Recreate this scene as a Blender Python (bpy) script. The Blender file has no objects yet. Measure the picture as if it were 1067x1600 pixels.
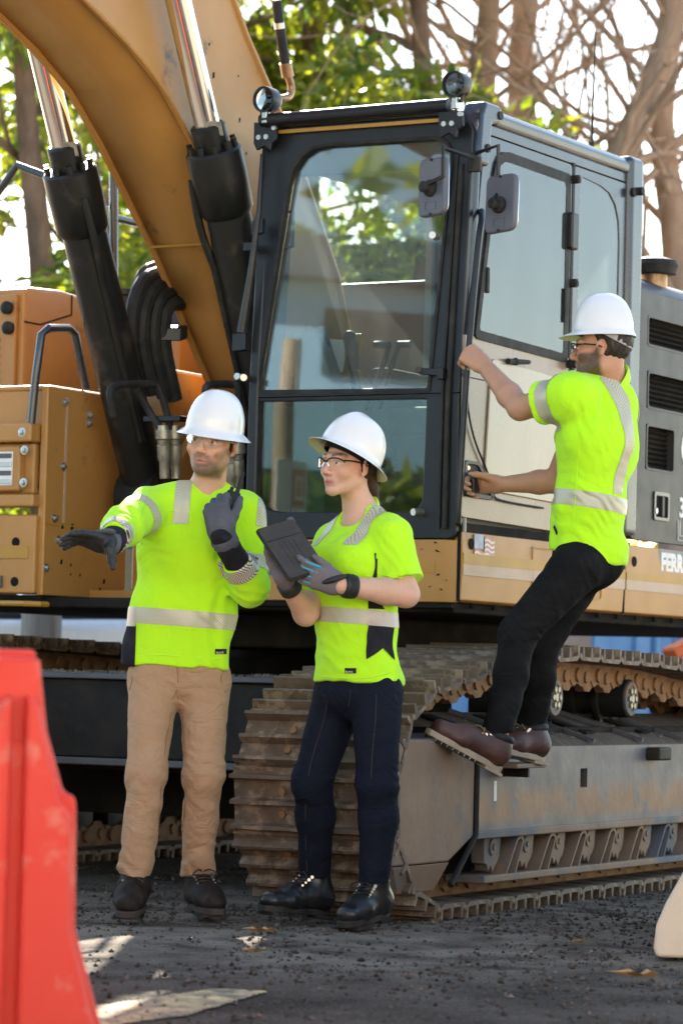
import bpy, bmesh, math, random
import numpy as np
from mathutils import Vector, Matrix
C = bpy.context.scene
COL = C.collection
R = math.radians
random.seed(7)
# ------------------------------------------------------------------ camera
cd = bpy.data.cameras.new('camera'); cam = bpy.data.objects.new('camera', cd); COL.objects.link(cam)
cam.location = (0, 0, 0.84)
cam.rotation_euler = (R(93.0349), R(-1.4979), R(-0.0794))
cd.sensor_fit = 'VERTICAL'; cd.sensor_height = 36; cd.lens = 36 * 5000 / 1600
cd.clip_end = 1500
cd.dof.use_dof = True; cd.dof.focus_distance = 11.4; cd.dof.aperture_fstop = 4.0
C.camera = cam
# ------------------------------------------------------------------ sky and sun
SUN_EL, SUN_AZ = R(33), R(-7)          # azimuth clockwise from +Y
w = bpy.data.worlds.new('World'); C.world = w; w.use_nodes = True
nt = w.node_tree; bg = nt.nodes['Background']
sky = nt.nodes.new('ShaderNodeTexSky'); sky.sky_type = 'NISHITA'; sky.sun_disc = False
sky.sun_elevation = SUN_EL; sky.sun_rotation = SUN_AZ
sky.air_density = 1.0; sky.dust_density = .35; sky.ozone_density = 1.0
tint = nt.nodes.new('ShaderNodeMix'); tint.data_type = 'RGBA'; tint.blend_type = 'MULTIPLY'; tint.inputs[0].default_value = 1; tint.inputs[7].default_value = (1.10, 1.0, .88, 1)
nt.links.new(sky.outputs[0], tint.inputs[6]); nt.links.new(tint.outputs[2], bg.inputs[0]); bg.inputs[1].default_value = 0.115
sl = bpy.data.lights.new('sun', 'SUN'); sl.energy = 5.0; sl.angle = R(0.53); sl.color = (1, .93, .82)
so = bpy.data.objects.new('sun', sl); COL.objects.link(so)
sd = Vector((math.cos(SUN_EL) * math.sin(SUN_AZ), math.cos(SUN_EL) * math.cos(SUN_AZ), math.sin(SUN_EL)))
so.rotation_euler = sd.to_track_quat('Z', 'Y').to_euler(); so.location = (0, 0, 30)
v = C.view_settings; v.view_transform = 'Standard'; v.look = 'None'; v.exposure = 2.08; v.gamma = 1; v.use_curve_mapping = False
C.render.engine = 'CYCLES'
C.cycles.max_bounces = 7; C.cycles.diffuse_bounces = 3; C.cycles.glossy_bounces = 3; C.cycles.transparent_max_bounces = 12
C.cycles.caustics_reflective = False; C.cycles.caustics_refractive = False
C.cycles.use_denoising = True

# ------------------------------------------------------------------ materials
MAT = {}
def mat(name, col, rough=.55, metal=0, col2=None, nscale=4, namt=.5, edge=.12, bump=0, bscale=60, spec=.5, col3=None, n3=1.2, a3=.4, coat=0, stretch=(1,1,1), sheen=0, vcol=None, zband=None, wrk=0):
    m = bpy.data.materials.new(name); m.use_nodes = True
    t = m.node_tree; N = t.nodes; L = t.links; b = N['Principled BSDF']
    b.inputs['Roughness'].default_value = rough; b.inputs['Metallic'].default_value = metal
    b.inputs['Specular IOR Level'].default_value = spec
    b.inputs['Coat Weight'].default_value = coat; b.inputs['Sheen Weight'].default_value = sheen
    b.inputs['Coat Roughness'].default_value = .15
    tc = N.new('ShaderNodeTexCoord'); mp = N.new('ShaderNodeMapping'); mp.inputs['Scale'].default_value = stretch
    L.new(tc.outputs['Object'], mp.inputs[0])
    last = None
    def mix(a, bcol, fac):
        x = N.new('ShaderNodeMix'); x.data_type = 'RGBA'
        if isinstance(a, tuple): x.inputs[6].default_value = (*a, 1)
        else: L.new(a, x.inputs[6])
        x.inputs[7].default_value = (*bcol, 1); L.new(fac, x.inputs[0]); return x.outputs[2]
    def mask(scale, amt, width, detail=6):
        n = N.new('ShaderNodeTexNoise'); n.inputs['Scale'].default_value = scale; n.inputs['Detail'].default_value = detail; n.inputs['Roughness'].default_value = .65
        L.new(mp.outputs[0], n.inputs[0])
        r = N.new('ShaderNodeMapRange'); c = .72 - .44 * amt
        r.inputs[1].default_value = c - width; r.inputs[2].default_value = c + width; L.new(n.outputs[0], r.inputs[0]); return r.outputs[0]
    cur = col
    if vcol:
        at = N.new('ShaderNodeAttribute'); at.attribute_name = vcol; cur = at.outputs['Color']
    if col2: cur = mix(cur, col2, mask(nscale, namt, edge))
    if col3:
        mk_ = mask(n3, a3, .05, 10)
        if zband:
            sz = N.new('ShaderNodeSeparateXYZ'); L.new(tc.outputs['Object'], sz.inputs[0])
            for a_, b_ in ((zband[0]-.02, zband[0]+.01), (zband[1]+.04, zband[1]-.02)):
                q = N.new('ShaderNodeMapRange'); q.inputs[1].default_value = a_; q.inputs[2].default_value = b_; L.new(sz.outputs[2], q.inputs[0])
                p = N.new('ShaderNodeMath'); p.operation = 'MULTIPLY'; L.new(mk_, p.inputs[0]); L.new(q.outputs[0], p.inputs[1]); mk_ = p.outputs[0]
        cur = mix(cur, col3, mk_)
    if isinstance(cur, tuple): b.inputs['Base Color'].default_value = (*cur, 1)
    else: L.new(cur, b.inputs['Base Color'])
    rn = N.new('ShaderNodeTexNoise'); rn.inputs['Scale'].default_value = 9; rn.inputs['Detail'].default_value = 5; L.new(mp.outputs[0], rn.inputs[0])
    rr = N.new('ShaderNodeMapRange'); rr.inputs[3].default_value = max(.04, rough - .12); rr.inputs[4].default_value = min(1, rough + .12)
    L.new(rn.outputs[0], rr.inputs[0]); L.new(rr.outputs[0], b.inputs['Roughness'])
    if bump:
        bn = N.new('ShaderNodeTexNoise'); bn.inputs['Scale'].default_value = bscale; bn.inputs['Detail'].default_value = 4; L.new(mp.outputs[0], bn.inputs[0])
        bp = N.new('ShaderNodeBump'); bp.inputs['Strength'].default_value = bump; bp.inputs['Distance'].default_value = .01
        L.new(bn.outputs[0], bp.inputs['Height']); L.new(bp.outputs[0], b.inputs['Normal'])
        if wrk:
            wn = N.new('ShaderNodeTexNoise'); wn.inputs['Scale'].default_value = 11; wn.inputs['Detail'].default_value = 3; wn.inputs['Distortion'].default_value = 1.6; L.new(mp.outputs[0], wn.inputs[0])
            w1 = N.new('ShaderNodeMath'); w1.operation = 'SUBTRACT'; w1.inputs[1].default_value = .5; L.new(wn.outputs[0], w1.inputs[0])
            w2 = N.new('ShaderNodeMath'); w2.operation = 'ABSOLUTE'; L.new(w1.outputs[0], w2.inputs[0])
            w3 = N.new('ShaderNodeMath'); w3.operation = 'POWER'; w3.inputs[1].default_value = .6; L.new(w2.outputs[0], w3.inputs[0])
            b2 = N.new('ShaderNodeBump'); b2.inputs['Strength'].default_value = wrk; b2.inputs['Distance'].default_value = .02; L.new(w3.outputs[0], b2.inputs['Height']); L.new(bp.outputs[0], b2.inputs['Normal']); L.new(b2.outputs[0], b.inputs['Normal'])
    MAT[name] = m; return m

mat('yellow_paint', (.50, .25, .066), .42, col2=(.39, .19, .052), nscale=2.2, namt=.5, edge=.25, col3=(.15, .095, .05), n3=6, a3=.12, bump=.05, bscale=14)
mat('yellow_stripe', (.47, .25, .035), .45, col2=(.4, .22, .04), nscale=3, namt=.4)
mat('pale_stripe', (.50, .36, .26), .45, col2=(.45, .31, .2), nscale=3, namt=.4)
mat('black_paint', (.008, .009, .012), .38, col2=(.018, .019, .023), nscale=3, namt=.35, edge=.2, spec=.4)
mat('blue_black', (.022, .027, .042), .28, col2=(.04, .048, .065), nscale=2.5, namt=.4, edge=.25, coat=.4)
mat('hood_grey', (.026, .0245, .027), .5, col2=(.06, .05, .045), nscale=1.6, namt=.45, edge=.25, coat=.1, bump=.03, bscale=30)
mat('door_mirrored_beige', (.30, .215, .155), .28, col2=(.25, .175, .125), nscale=1.5, namt=.5, edge=.3, coat=.2, stretch=(1, 1, .4))  # sunlit ground mirrored in the dark door, painted in as beige
mat('door_mirrored_pale', (.40, .315, .232), .26, col2=(.34, .26, .19), nscale=1.5, namt=.5, edge=.3, coat=.5, stretch=(1, 1, .3))  # paler shape of the same door reflection, put into the panel colour
mat('dark_steel', (.012, .0118, .0115), .6, spec=0.25, col2=(.03, .024, .018), nscale=5, namt=.4, bump=.15, bscale=25)
mat('cylinder_black', (.008, .0085, .009), .42, spec=0.4, col2=(.055, .045, .035), nscale=6, namt=.25, edge=.08, bump=.05, bscale=20)
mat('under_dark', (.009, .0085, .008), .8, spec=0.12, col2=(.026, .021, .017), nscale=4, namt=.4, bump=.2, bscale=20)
mat('chrome', (.75, .73, .70), .09, metal=1)
mat('zinc', (.55, .55, .52), .35, metal=.9)
mat('fitting', (.36, .35, .29), .42, metal=.6, col2=(.2, .18, .14), nscale=20, namt=.4)
mat('rubber', (.015, .015, .016), .6, spec=0.25, col2=(.035, .033, .03), nscale=14, namt=.4, bump=.1, bscale=50)
mat('mirror_shell', (.085, .09, .115), .45, col2=(.12, .12, .14), nscale=5, namt=.4, bump=.05, bscale=60)
mat('mirror_face', (.8, .82, .85), .03, metal=1)
mat('bronze_pipe', (.42, .24, .12), .4, metal=.7, col2=(.2, .12, .07), nscale=14, namt=.4)
mat('track_steel', (.185, .142, .11), .62, spec=0.25, metal=.1, col2=(.10, .07, .05), nscale=7, namt=.55, edge=.15, col3=(.27, .21, .155), n3=16, a3=.36, bump=.35, bscale=40)
mat('link_rust', (.30, .165, .085), .7, spec=0.2, metal=.1, col2=(.17, .095, .055), nscale=9, namt=.45, bump=.35, bscale=45)
mat('frame_grey', (.135, .133, .145), .5, metal=.2, col2=(.075, .072, .075), nscale=3, namt=.45, edge=.2, col3=(.19, .105, .06), n3=5.0, a3=.62, bump=.12, bscale=30, zband=(.335, .44))
mat('frame_tan', (.285, .205, .145), .62, spec=0.2, metal=.1, col2=(.2, .13, .085), nscale=3, namt=.45, edge=.25, col3=(.13, .135, .15), n3=2.0, a3=.4, bump=.15, bscale=40)
mat('deck_dirt', (.15, .118, .088), .85, spec=0.1, col2=(.075, .06, .05), nscale=5, namt=.5, edge=.2, bump=.3, bscale=40, stretch=(1, 3, 1))
mat('dirt', (.18, .155, .115), .95, col2=(.10, .09, .07), nscale=30, namt=.5, bump=.6, bscale=80)
mat('white_decal', (.82, .82, .80), .5, col2=(.7, .69, .66), nscale=8, namt=.35)
mat('decal_navy', (.03, .04, .075), .4)
mat('decal_grey', (.22, .22, .23), .45)
mat('decal_red', (.55, .06, .045), .45)
mat('decal_blue', (.05, .12, .38), .45)
mat('flag_blue', (.35, .42, .58), .5, col2=(.55, .58, .62), nscale=30, namt=.4)
mat('flag_red', (.55, .27, .24), .5)
mat('flag_white', (.78, .72, .66), .5)
mat('lime', (.50, .93, .022), .85, spec=0.12, col2=(.46, .88, .018), nscale=5, namt=.5, edge=.3, sheen=.15, bump=.08, bscale=420, wrk=.2, stretch=(1.3, 1.3, .7))
mat('lime_trim', (.52, .95, .05), .85, spec=0.12, sheen=.15)
mat('black_knit', (.018, .018, .024), .85, spec=0.08, col2=(.03, .03, .036), nscale=14, namt=.4, bump=.12, bscale=300, wrk=.25)
mat('khaki', (.43, .28, .175), .85, spec=0.08, col2=(.39, .235, .13), nscale=6, namt=.5, edge=.25, bump=.12, bscale=380, sheen=.1, wrk=.42, stretch=(.8, .8, 1.2))
mat('denim', (.0075, .0095, .017), .82, spec=0.08, col2=(.012, .0155, .027), nscale=9, namt=.45, edge=.2, bump=.14, bscale=350, wrk=.3, stretch=(.8, .8, 1.3))
mat('black_denim', (.008, .008, .009), .8, spec=0.08, col2=(.013, .013, .014), nscale=8, namt=.45, bump=.14, bscale=350, wrk=.32, stretch=(.8, .8, 1.3))
mat('khaki_seam', (.27, .16, .085), .85, spec=.08)
mat('stitch', (.05, .042, .04), .8, spec=0.1)
mat('skin', (.5, .3, .22), .5, vcol='Col', bump=.05, bscale=260, spec=.4)
MAT['skin'].node_tree.nodes['Principled BSDF'].inputs['Subsurface Weight'].default_value = .08
MAT['skin'].node_tree.nodes['Principled BSDF'].inputs['Subsurface Radius'].default_value = (.01, .004, .002)
mat('helmet_white', (.78, .78, .77), .22, coat=.3, col2=(.74, .74, .74), nscale=4, namt=.4)
mat('helmet_under', (.72, .72, .56), .5)
mat('strap_black', (.012, .012, .013), .6, spec=0.2)
mat('strap_grey', (.36, .36, .37), .6, col2=(.3, .3, .32), nscale=30, namt=.4)
mat('hair_brown', (.035, .018, .011), .5, spec=0.25, col2=(.07, .04, .025), nscale=40, namt=.4, stretch=(1, 1, .2), bump=.5, bscale=180)
mat('hair_dark', (.022, .016, .013), .5, spec=0.25, col2=(.07, .055, .045), nscale=60, namt=.36, stretch=(1, 1, .25), bump=.5, bscale=200)
mat('glove_grey', (.085, .092, .112), .75, spec=0.1, col2=(.11, .118, .14), nscale=12, namt=.4, bump=.15, bscale=200, wrk=.25)
mat('glove_black', (.012, .012, .013), .6, col2=(.025, .024, .023), nscale=20, namt=.4, bump=.2, bscale=90)
mat('glove_taupe', (.17, .15, .165), .75, spec=0.1, col2=(.14, .125, .14), nscale=14, namt=.4, bump=.15, bscale=200)
mat('glove_teal', (.02, .42, .55), .55)
mat('boot_brown', (.016, .011, .009), .65, spec=0.2, col2=(.03, .02, .015), nscale=12, namt=.4, bump=.2, bscale=90)
mat('boot_black', (.010, .010, .011), .33, col2=(.02, .019, .019), nscale=9, namt=.35, bump=.15, bscale=70)
mat('boot_maroon', (.062, .024, .019), .5, col2=(.09, .038, .028), nscale=9, namt=.4, bump=.15, bscale=80)
mat('sole_grey', (.055, .046, .041), .8, spec=0.15, col2=(.06, .052, .046), nscale=15, namt=.4)
mat('sole_dark', (.02, .019, .018), .75, spec=0.15, col2=(.05, .045, .04), nscale=15, namt=.4)
mat('sole_tan', (.42, .34, .26), .75, col2=(.34, .27, .2), nscale=15, namt=.4)
mat('lace', (.045, .03, .02), .8)
mat('lace_tan', (.22, .15, .08), .8)
mat('eye', (.8, .8, .8), .15, vcol='Col')
mat('tablet_case', (.048, .043, .039), .6, spec=0.25, col2=(.06, .054, .048), nscale=20, namt=.4)
mat('screen', (.01, .011, .013), .08)
mat('red_plastic', (.70, .040, .026), .45, spec=.25, col2=(.7, .07, .05), nscale=3, namt=.4, edge=.25, col3=(.7, .2, .15), n3=5, a3=.25, bump=.04, bscale=20)
mat('white_plastic', (.80, .66, .50), .5, spec=.2, col2=(.64, .55, .43), nscale=4, namt=.4, edge=.2, col3=(.36, .31, .25), n3=5, a3=.2)
mat('bark', (.235, .15, .105), .9, spec=0.05, col2=(.12, .08, .06), nscale=8, namt=.5, edge=.15, bump=.6, bscale=22, stretch=(1, 1, .3))
mat('bark_tan', (.40, .28, .2), .9, spec=0.05, col2=(.26, .18, .13), nscale=8, namt=.5, edge=.15, bump=.6, bscale=22, stretch=(1, 1, .3))
mat('seat_cloth', (.035, .037, .042), .85, spec=0.1)
mat('cab_plastic', (.07, .072, .078), .6, spec=0.2)
mat('cab_liner', (.30, .27, .22), .8)
mat('cab_wall', (.26, .27, .27), .7)
mat('seat_grey', (.13, .135, .145), .8)
mat('paper', (.75, .74, .7), .7)
mat('car_white', (.78, .79, .8), .25, coat=.6)
mat('shed_blue', (.42, .64, .86), .5)
mat('container_blue', (.10, .25, .48), .5, col2=(.13, .28, .5), nscale=3, namt=.4)
mat('pipe_concrete', (.48, .36, .26), .8, col2=(.38, .28, .2), nscale=4, namt=.4)
mat('orange_paint', (.80, .13, .02), .45)
mat('leaf_dry', (.42, .26, .12), .8, col2=(.3, .18, .08), nscale=30, namt=.5)
mat('wood_post', (.3, .27, .24), .9, col2=(.2, .18, .16), nscale=14, namt=.5, stretch=(1, 1, .15))

def leafmat(name, c1, c2, tr):
    m = bpy.data.materials.new(name); m.use_nodes = True; t = m.node_tree; N = t.nodes; L = t.links
    for n in list(N):
        if n.type == 'BSDF_PRINCIPLED': N.remove(n)
    out = [n for n in N if n.type == 'OUTPUT_MATERIAL'][0]
    at = N.new('ShaderNodeAttribute'); at.attribute_name = 'shade'
    x = N.new('ShaderNodeMix'); x.data_type = 'RGBA'; x.inputs[6].default_value = (*c1, 1); x.inputs[7].default_value = (*c2, 1); L.new(at.outputs['Fac'], x.inputs[0])
    d = N.new('ShaderNodeBsdfPrincipled'); d.inputs['Roughness'].default_value = .38; L.new(x.outputs[2], d.inputs['Base Color'])
    tr_ = N.new('ShaderNodeBsdfTranslucent'); g = N.new('ShaderNodeMix'); g.data_type = 'RGBA'; g.blend_type = 'MULTIPLY'; g.inputs[0].default_value = 1
    L.new(x.outputs[2], g.inputs[6]); g.inputs[7].default_value = (*tr, 1); L.new(g.outputs[2], tr_.inputs[0])
    a = N.new('ShaderNodeAddShader'); L.new(d.outputs[0], a.inputs[0]); L.new(tr_.outputs[0], a.inputs[1]); L.new(a.outputs[0], out.inputs[0])
    MAT[name] = m
leafmat('leaf_magnolia', (.02, .045, .010), (.12, .135, .018), (2.9, 2.5, .6))
leafmat('leaf_yellow', (.12, .12, .02), (.24, .20, .035), (2.2, 1.8, .6))

def glass(name, tint, dust, refl=1.5, dustcol=(.55, .58, .56), dscale=3.0):
    m = bpy.data.materials.new(name); m.use_nodes = True; t = m.node_tree; N = t.nodes; L = t.links
    N.remove(N['Principled BSDF']); out = N['Material Output']
    tr = N.new('ShaderNodeBsdfTransparent'); tr.inputs[0].default_value = (*tint, 1)
    gl = N.new('ShaderNodeBsdfGlossy'); gl.inputs['Roughness'].default_value = .02
    fr = N.new('ShaderNodeFresnel'); fr.inputs['IOR'].default_value = refl
    mx = N.new('ShaderNodeMixShader'); L.new(fr.outputs[0], mx.inputs[0]); L.new(tr.outputs[0], mx.inputs[1]); L.new(gl.outputs[0], mx.inputs[2])
    df = N.new('ShaderNodeBsdfDiffuse'); df.inputs[0].default_value = (*dustcol, 1)
    tl = N.new('ShaderNodeBsdfTranslucent'); tl.inputs[0].default_value = (*dustcol, 1)
    ds = N.new('ShaderNodeMixShader'); ds.inputs[0].default_value = .45; L.new(df.outputs[0], ds.inputs[1]); L.new(tl.outputs[0], ds.inputs[2])
    tc = N.new('ShaderNodeTexCoord'); mp = N.new('ShaderNodeMapping'); mp.inputs['Scale'].default_value = (1.6, 1.6, .5); L.new(tc.outputs['Object'], mp.inputs[0])
    n = N.new('ShaderNodeTexNoise'); n.inputs['Scale'].default_value = dscale; n.inputs['Detail'].default_value = 4; n.inputs['Roughness'].default_value = .55; L.new(mp.outputs[0], n.inputs[0])
    r = N.new('ShaderNodeMapRange'); r.inputs[1].default_value = .4; r.inputs[2].default_value = .72; r.inputs[3].default_value = dust * .35; r.inputs[4].default_value = dust; L.new(n.outputs[0], r.inputs[0])
    n2 = N.new('ShaderNodeTexNoise'); n2.inputs['Scale'].default_value = 38; n2.inputs['Detail'].default_value = 2; L.new(mp.outputs[0], n2.inputs[0])
    r2 = N.new('ShaderNodeMapRange'); r2.inputs[1].default_value = .66; r2.inputs[2].default_value = .78; r2.inputs[4].default_value = dust * .9; L.new(n2.outputs[0], r2.inputs[0])
    ad = N.new('ShaderNodeMath'); ad.use_clamp = True; L.new(r.outputs[0], ad.inputs[0]); L.new(r2.outputs[0], ad.inputs[1])
    m2 = N.new('ShaderNodeMixShader'); L.new(ad.outputs[0], m2.inputs[0]); L.new(mx.outputs[0], m2.inputs[1]); L.new(ds.outputs[0], m2.inputs[2])
    L.new(m2.outputs[0], out.inputs[0]); MAT[name] = m
glass('windscreen_glass', (.88, .96, .94), .085, 1.75)
glass('lower_glass', (.60, .74, .66), .022, 1.6, dscale=4)
glass('side_glass', (.80, .92, .94), .11, 2.25, (.62, .74, .80))
glass('specs_clear', (.96, .95, .93), .0, 1.5)
glass('lamp_glass', (.95, .95, .95), .0, 1.6)

def bandmat():
    m = bpy.data.materials.new('reflective_tape'); m.use_nodes = True; t = m.node_tree; N = t.nodes; L = t.links; b = N['Principled BSDF']
    uv = N.new('ShaderNodeUVMap'); uv.uv_map = 'UVMap'
    sp = N.new('ShaderNodeSeparateXYZ'); L.new(uv.outputs[0], sp.inputs[0])
    pp = N.new('ShaderNodeMath'); pp.operation = 'PINGPONG'; pp.inputs[1].default_value = .026; L.new(sp.outputs[1], pp.inputs[0])
    ad = N.new('ShaderNodeMath'); L.new(sp.outputs[0], ad.inputs[0]); L.new(pp.outputs[0], ad.inputs[1])
    ml = N.new('ShaderNodeMath'); ml.operation = 'MULTIPLY'; ml.inputs[1].default_value = 6.2832 / .0105; L.new(ad.outputs[0], ml.inputs[0])
    sn = N.new('ShaderNodeMath'); sn.operation = 'SINE'; L.new(ml.outputs[0], sn.inputs[0])
    r = N.new('ShaderNodeMapRange'); r.inputs[1].default_value = .35; r.inputs[2].default_value = .75; L.new(sn.outputs[0], r.inputs[0])
    x = N.new('ShaderNodeMix'); x.data_type = 'RGBA'; x.inputs[6].default_value = (.56, .52, .45, 1); x.inputs[7].default_value = (.30, .36, .14, 1); L.new(r.outputs[0], x.inputs[0])
    L.new(x.outputs[2], b.inputs['Base Color']); b.inputs['Roughness'].default_value = .38; b.inputs['Metallic'].default_value = .12
    MAT['reflective_tape'] = m
    m2 = m.copy(); m2.name = 'reflective_tape_on_black'
    for n in m2.node_tree.nodes:
        if n.type == 'MIX': n.inputs[6].default_value = (.66, .58, .52, 1); n.inputs[7].default_value = (.02, .02, .025, 1)
    MAT['reflective_tape_on_black'] = m2
bandmat()

# ------------------------------------------------------------------ mesh helpers
def V3(a): return np.array(a, float)
def nrm(a): a = V3(a); return a / np.linalg.norm(a)
class G:
    def __init__(s): s.v = []; s.f = []
    def add(s, vs, fs):
        o = len(s.v); s.v += [tuple(map(float, p)) for p in vs]; s.f += [tuple(i + o for i in q) for q in fs]; return s
    def box(s, x0, x1, y0, y1, z0, z1):
        return s.add([(x0,y0,z0),(x1,y0,z0),(x1,y1,z0),(x0,y1,z0),(x0,y0,z1),(x1,y0,z1),(x1,y1,z1),(x0,y1,z1)],
                     [(3,2,1,0),(4,5,6,7),(0,1,5,4),(1,2,6,5),(2,3,7,6),(3,0,4,7)])
    def obox(s, c, X, Y, Z, hx, hy, hz):
        c, X, Y, Z = V3(c), nrm(X), nrm(Y), nrm(Z); vs = []
        for k in (-1, 1):
            for i, j in ((-1,-1),(1,-1),(1,1),(-1,1)): vs.append(c + X*hx*i + Y*hy*j + Z*hz*k)
        return s.add(vs, [(3,2,1,0),(4,5,6,7),(0,1,5,4),(1,2,6,5),(2,3,7,6),(3,0,4,7)])
    def prism(s, prof, ax, lo, hi):
        f = {'x': lambda p, t: (t, p[0], p[1]), 'y': lambda p, t: (p[0], t, p[1]), 'z': lambda p, t: (p[0], p[1], t)}[ax]
        n = len(prof); vs = [f(p, lo) for p in prof] + [f(p, hi) for p in prof]
        return s.add(vs, [tuple(range(n))[::-1], tuple(range(n, 2*n))] + [(i, (i+1) % n, n+(i+1) % n, n+i) for i in range(n)])
    def ring(s, outer, inner, thick):      # flat frame: two loops of equal count, 3-D points, thickness vector
        n = len(outer); t = V3(thick); O_ = [V3(p) for p in outer]; I_ = [V3(p) for p in inner]
        vs = O_ + I_ + [p + t for p in O_] + [p + t for p in I_]; fs = []
        for i in range(n):
            j = (i+1) % n
            fs += [(i, j, n+j, n+i), (2*n+i, 3*n+i, 3*n+j, 2*n+j), (i, 2*n+i, 2*n+j, j), (n+i, n+j, 3*n+j, 3*n+i)]
        return s.add(vs, fs)
    def plate(s, loop, thick):
        n = len(loop); t = V3(thick); vs = [V3(p) for p in loop] + [V3(p) + t for p in loop]
        return s.add(vs, [tuple(range(n))[::-1], tuple(range(n, 2*n))] + [(i, (i+1) % n, n+(i+1) % n, n+i) for i in range(n)])
    def tube(s, path, r, n=10, cap=True, sub=0, flat=None):
        P = [V3(p) for p in path]; rr = list(r) if isinstance(r, (list, tuple)) else [r]*len(P)
        if sub:
            Q = []; q = []
            for i in range(len(P)-1):
                p0, p1, p2, p3 = P[max(i-1,0)], P[i], P[i+1], P[min(i+2,len(P)-1)]
                for k in range(sub):
                    t = k/sub
                    Q.append(.5*((2*p1)+(-p0+p2)*t+(2*p0-5*p1+4*p2-p3)*t*t+(-p0+3*p1-3*p2+p3)*t**3)); q.append(rr[i]*(1-t)+rr[i+1]*t)
            Q.append(P[-1]); q.append(rr[-1]); P, rr = Q, q
        T = [nrm(P[min(i+1,len(P)-1)] - P[max(i-1,0)] + 1e-9) for i in range(len(P))]
        a = np.cross(T[0], (0,0,1)); a = nrm(a) if np.linalg.norm(a) > 1e-3 else V3((1,0,0))
        o = len(s.v); vs = []; fs = []
        for i, p in enumerate(P):
            a = nrm(a - T[i]*(a @ T[i])); b = np.cross(T[i], a)
            for k in range(n):
                th = 2*math.pi*k/n; vs.append(p + (a*math.cos(th)+b*math.sin(th))*rr[i])
        for i in range(len(P)-1):
            for k in range(n): fs.append((i*n+k, i*n+(k+1) % n, (i+1)*n+(k+1) % n, (i+1)*n+k))
        if cap: fs += [tuple(range(n))[::-1], tuple(range((len(P)-1)*n, len(P)*n))]
        return s.add(vs, fs)
    def cyl(s, p0, p1, r0, r1=None, n=18, cap=True): return s.tube([p0, p1], [r0, r0 if r1 is None else r1], n, cap)
    def lathe(s, prof, o, ax, n=24, sx=1, X=None):      # prof: (radius, height along ax)
        o = V3(o); ax = nrm(ax); a = nrm(X) if X is not None else (lambda q: nrm(q) if np.linalg.norm(q) > 1e-3 else V3((1,0,0)))(np.cross(ax, (0,0,1))); b = np.cross(ax, a)
        vs = []; fs = []
        for r, h in prof:
            for k in range(n):
                th = 2*math.pi*k/n; vs.append(o + ax*h + (a*math.cos(th)*sx+b*math.sin(th))*r)
        for i in range(len(prof)-1):
            for k in range(n): fs.append((i*n+k, i*n+(k+1) % n, (i+1)*n+(k+1) % n, (i+1)*n+k))
        fs += [tuple(range(n))[::-1], tuple(range((len(prof)-1)*n, len(prof)*n))]
        return s.add(vs, fs)
    def ball(s, c, r, nu=14, nv=8, rad=None, rot=None):
        c = V3(c); rad = V3(rad if rad is not None else (r, r, r)); vs = []; fs = []
        rot = np.eye(3) if rot is None else rot
        for i in range(1, nv):
            ph = math.pi*i/nv
            for k in range(nu):
                th = 2*math.pi*k/nu; vs.append(c + rot @ (rad*V3((math.sin(ph)*math.cos(th), math.sin(ph)*math.sin(th), math.cos(ph)))))
        vs += [c + rot @ (rad*V3((0,0,1))), c - rot @ (rad*V3((0,0,1)))]; T, B = len(vs)-2, len(vs)-1
        for i in range(nv-2):
            for k in range(nu): fs.append((i*nu+k, (i+1)*nu+k, (i+1)*nu+(k+1) % nu, i*nu+(k+1) % nu))
        for k in range(nu): fs += [(T, k, (k+1) % nu), (B, (nv-2)*nu+(k+1) % nu, (nv-2)*nu+k)]
        return s.add(vs, fs)
def rquad(q, rad, n=5):
    """rounded polygon of a planar quad (3-D corners), radius per corner"""
    q = [V3(p) for p in q]; rad = rad if isinstance(rad, (list, tuple)) else [rad]*len(q); out = []
    for i, p in enumerate(q):
        a = q[i-1]-p; b = q[(i+1) % len(q)]-p; A, B = p + nrm(a)*rad[i], p + nrm(b)*rad[i]
        for k in range(n):
            t = k/(n-1); out.append((1-t)**2*A + 2*t*(1-t)*p + t*t*B)
    return out
def setm(o, m):
    o.data.materials.append(MAT[m])
def mesh_of(name, g, smooth=32, fix=True):
    me = bpy.data.meshes.new(name); me.from_pydata(g.v, [], g.f)
    if fix:
        bm = bmesh.new(); bm.from_mesh(me); bmesh.ops.recalc_face_normals(bm, faces=bm.faces); bm.to_mesh(me); bm.free()
    if smooth:
        me.shade_smooth()
        if smooth < 180: me.set_sharp_from_angle(angle=R(smooth))
    me.update(); return me
def obj(name, g, m, parent=None, bevel=0, smooth=32, label=None, segs=2, fix=True, kind=None):
    o = bpy.data.objects.new(name, mesh_of(name, g, smooth, fix)); COL.objects.link(o); setm(o, m)
    if parent: o.parent = parent
    if bevel:
        b = o.modifiers.new('bevel', 'BEVEL'); b.width = bevel; b.segments = segs; b.limit_method = 'ANGLE'; b.angle_limit = R(35); b.harden_normals = True
    if label: o['label'] = label
    if kind: o['kind'] = kind
    return o
def empty(name, loc=(0,0,0), rz=0, parent=None):
    o = bpy.data.objects.new(name, None); COL.objects.link(o); o.location = loc; o.rotation_euler = (0,0,rz); o.empty_display_size = .1
    if parent: o.parent = parent
    return o
def tag(o, label, cat, group=None):
    o['label'] = label; o['category'] = cat
    if group: o['group'] = group
    return o
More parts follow.
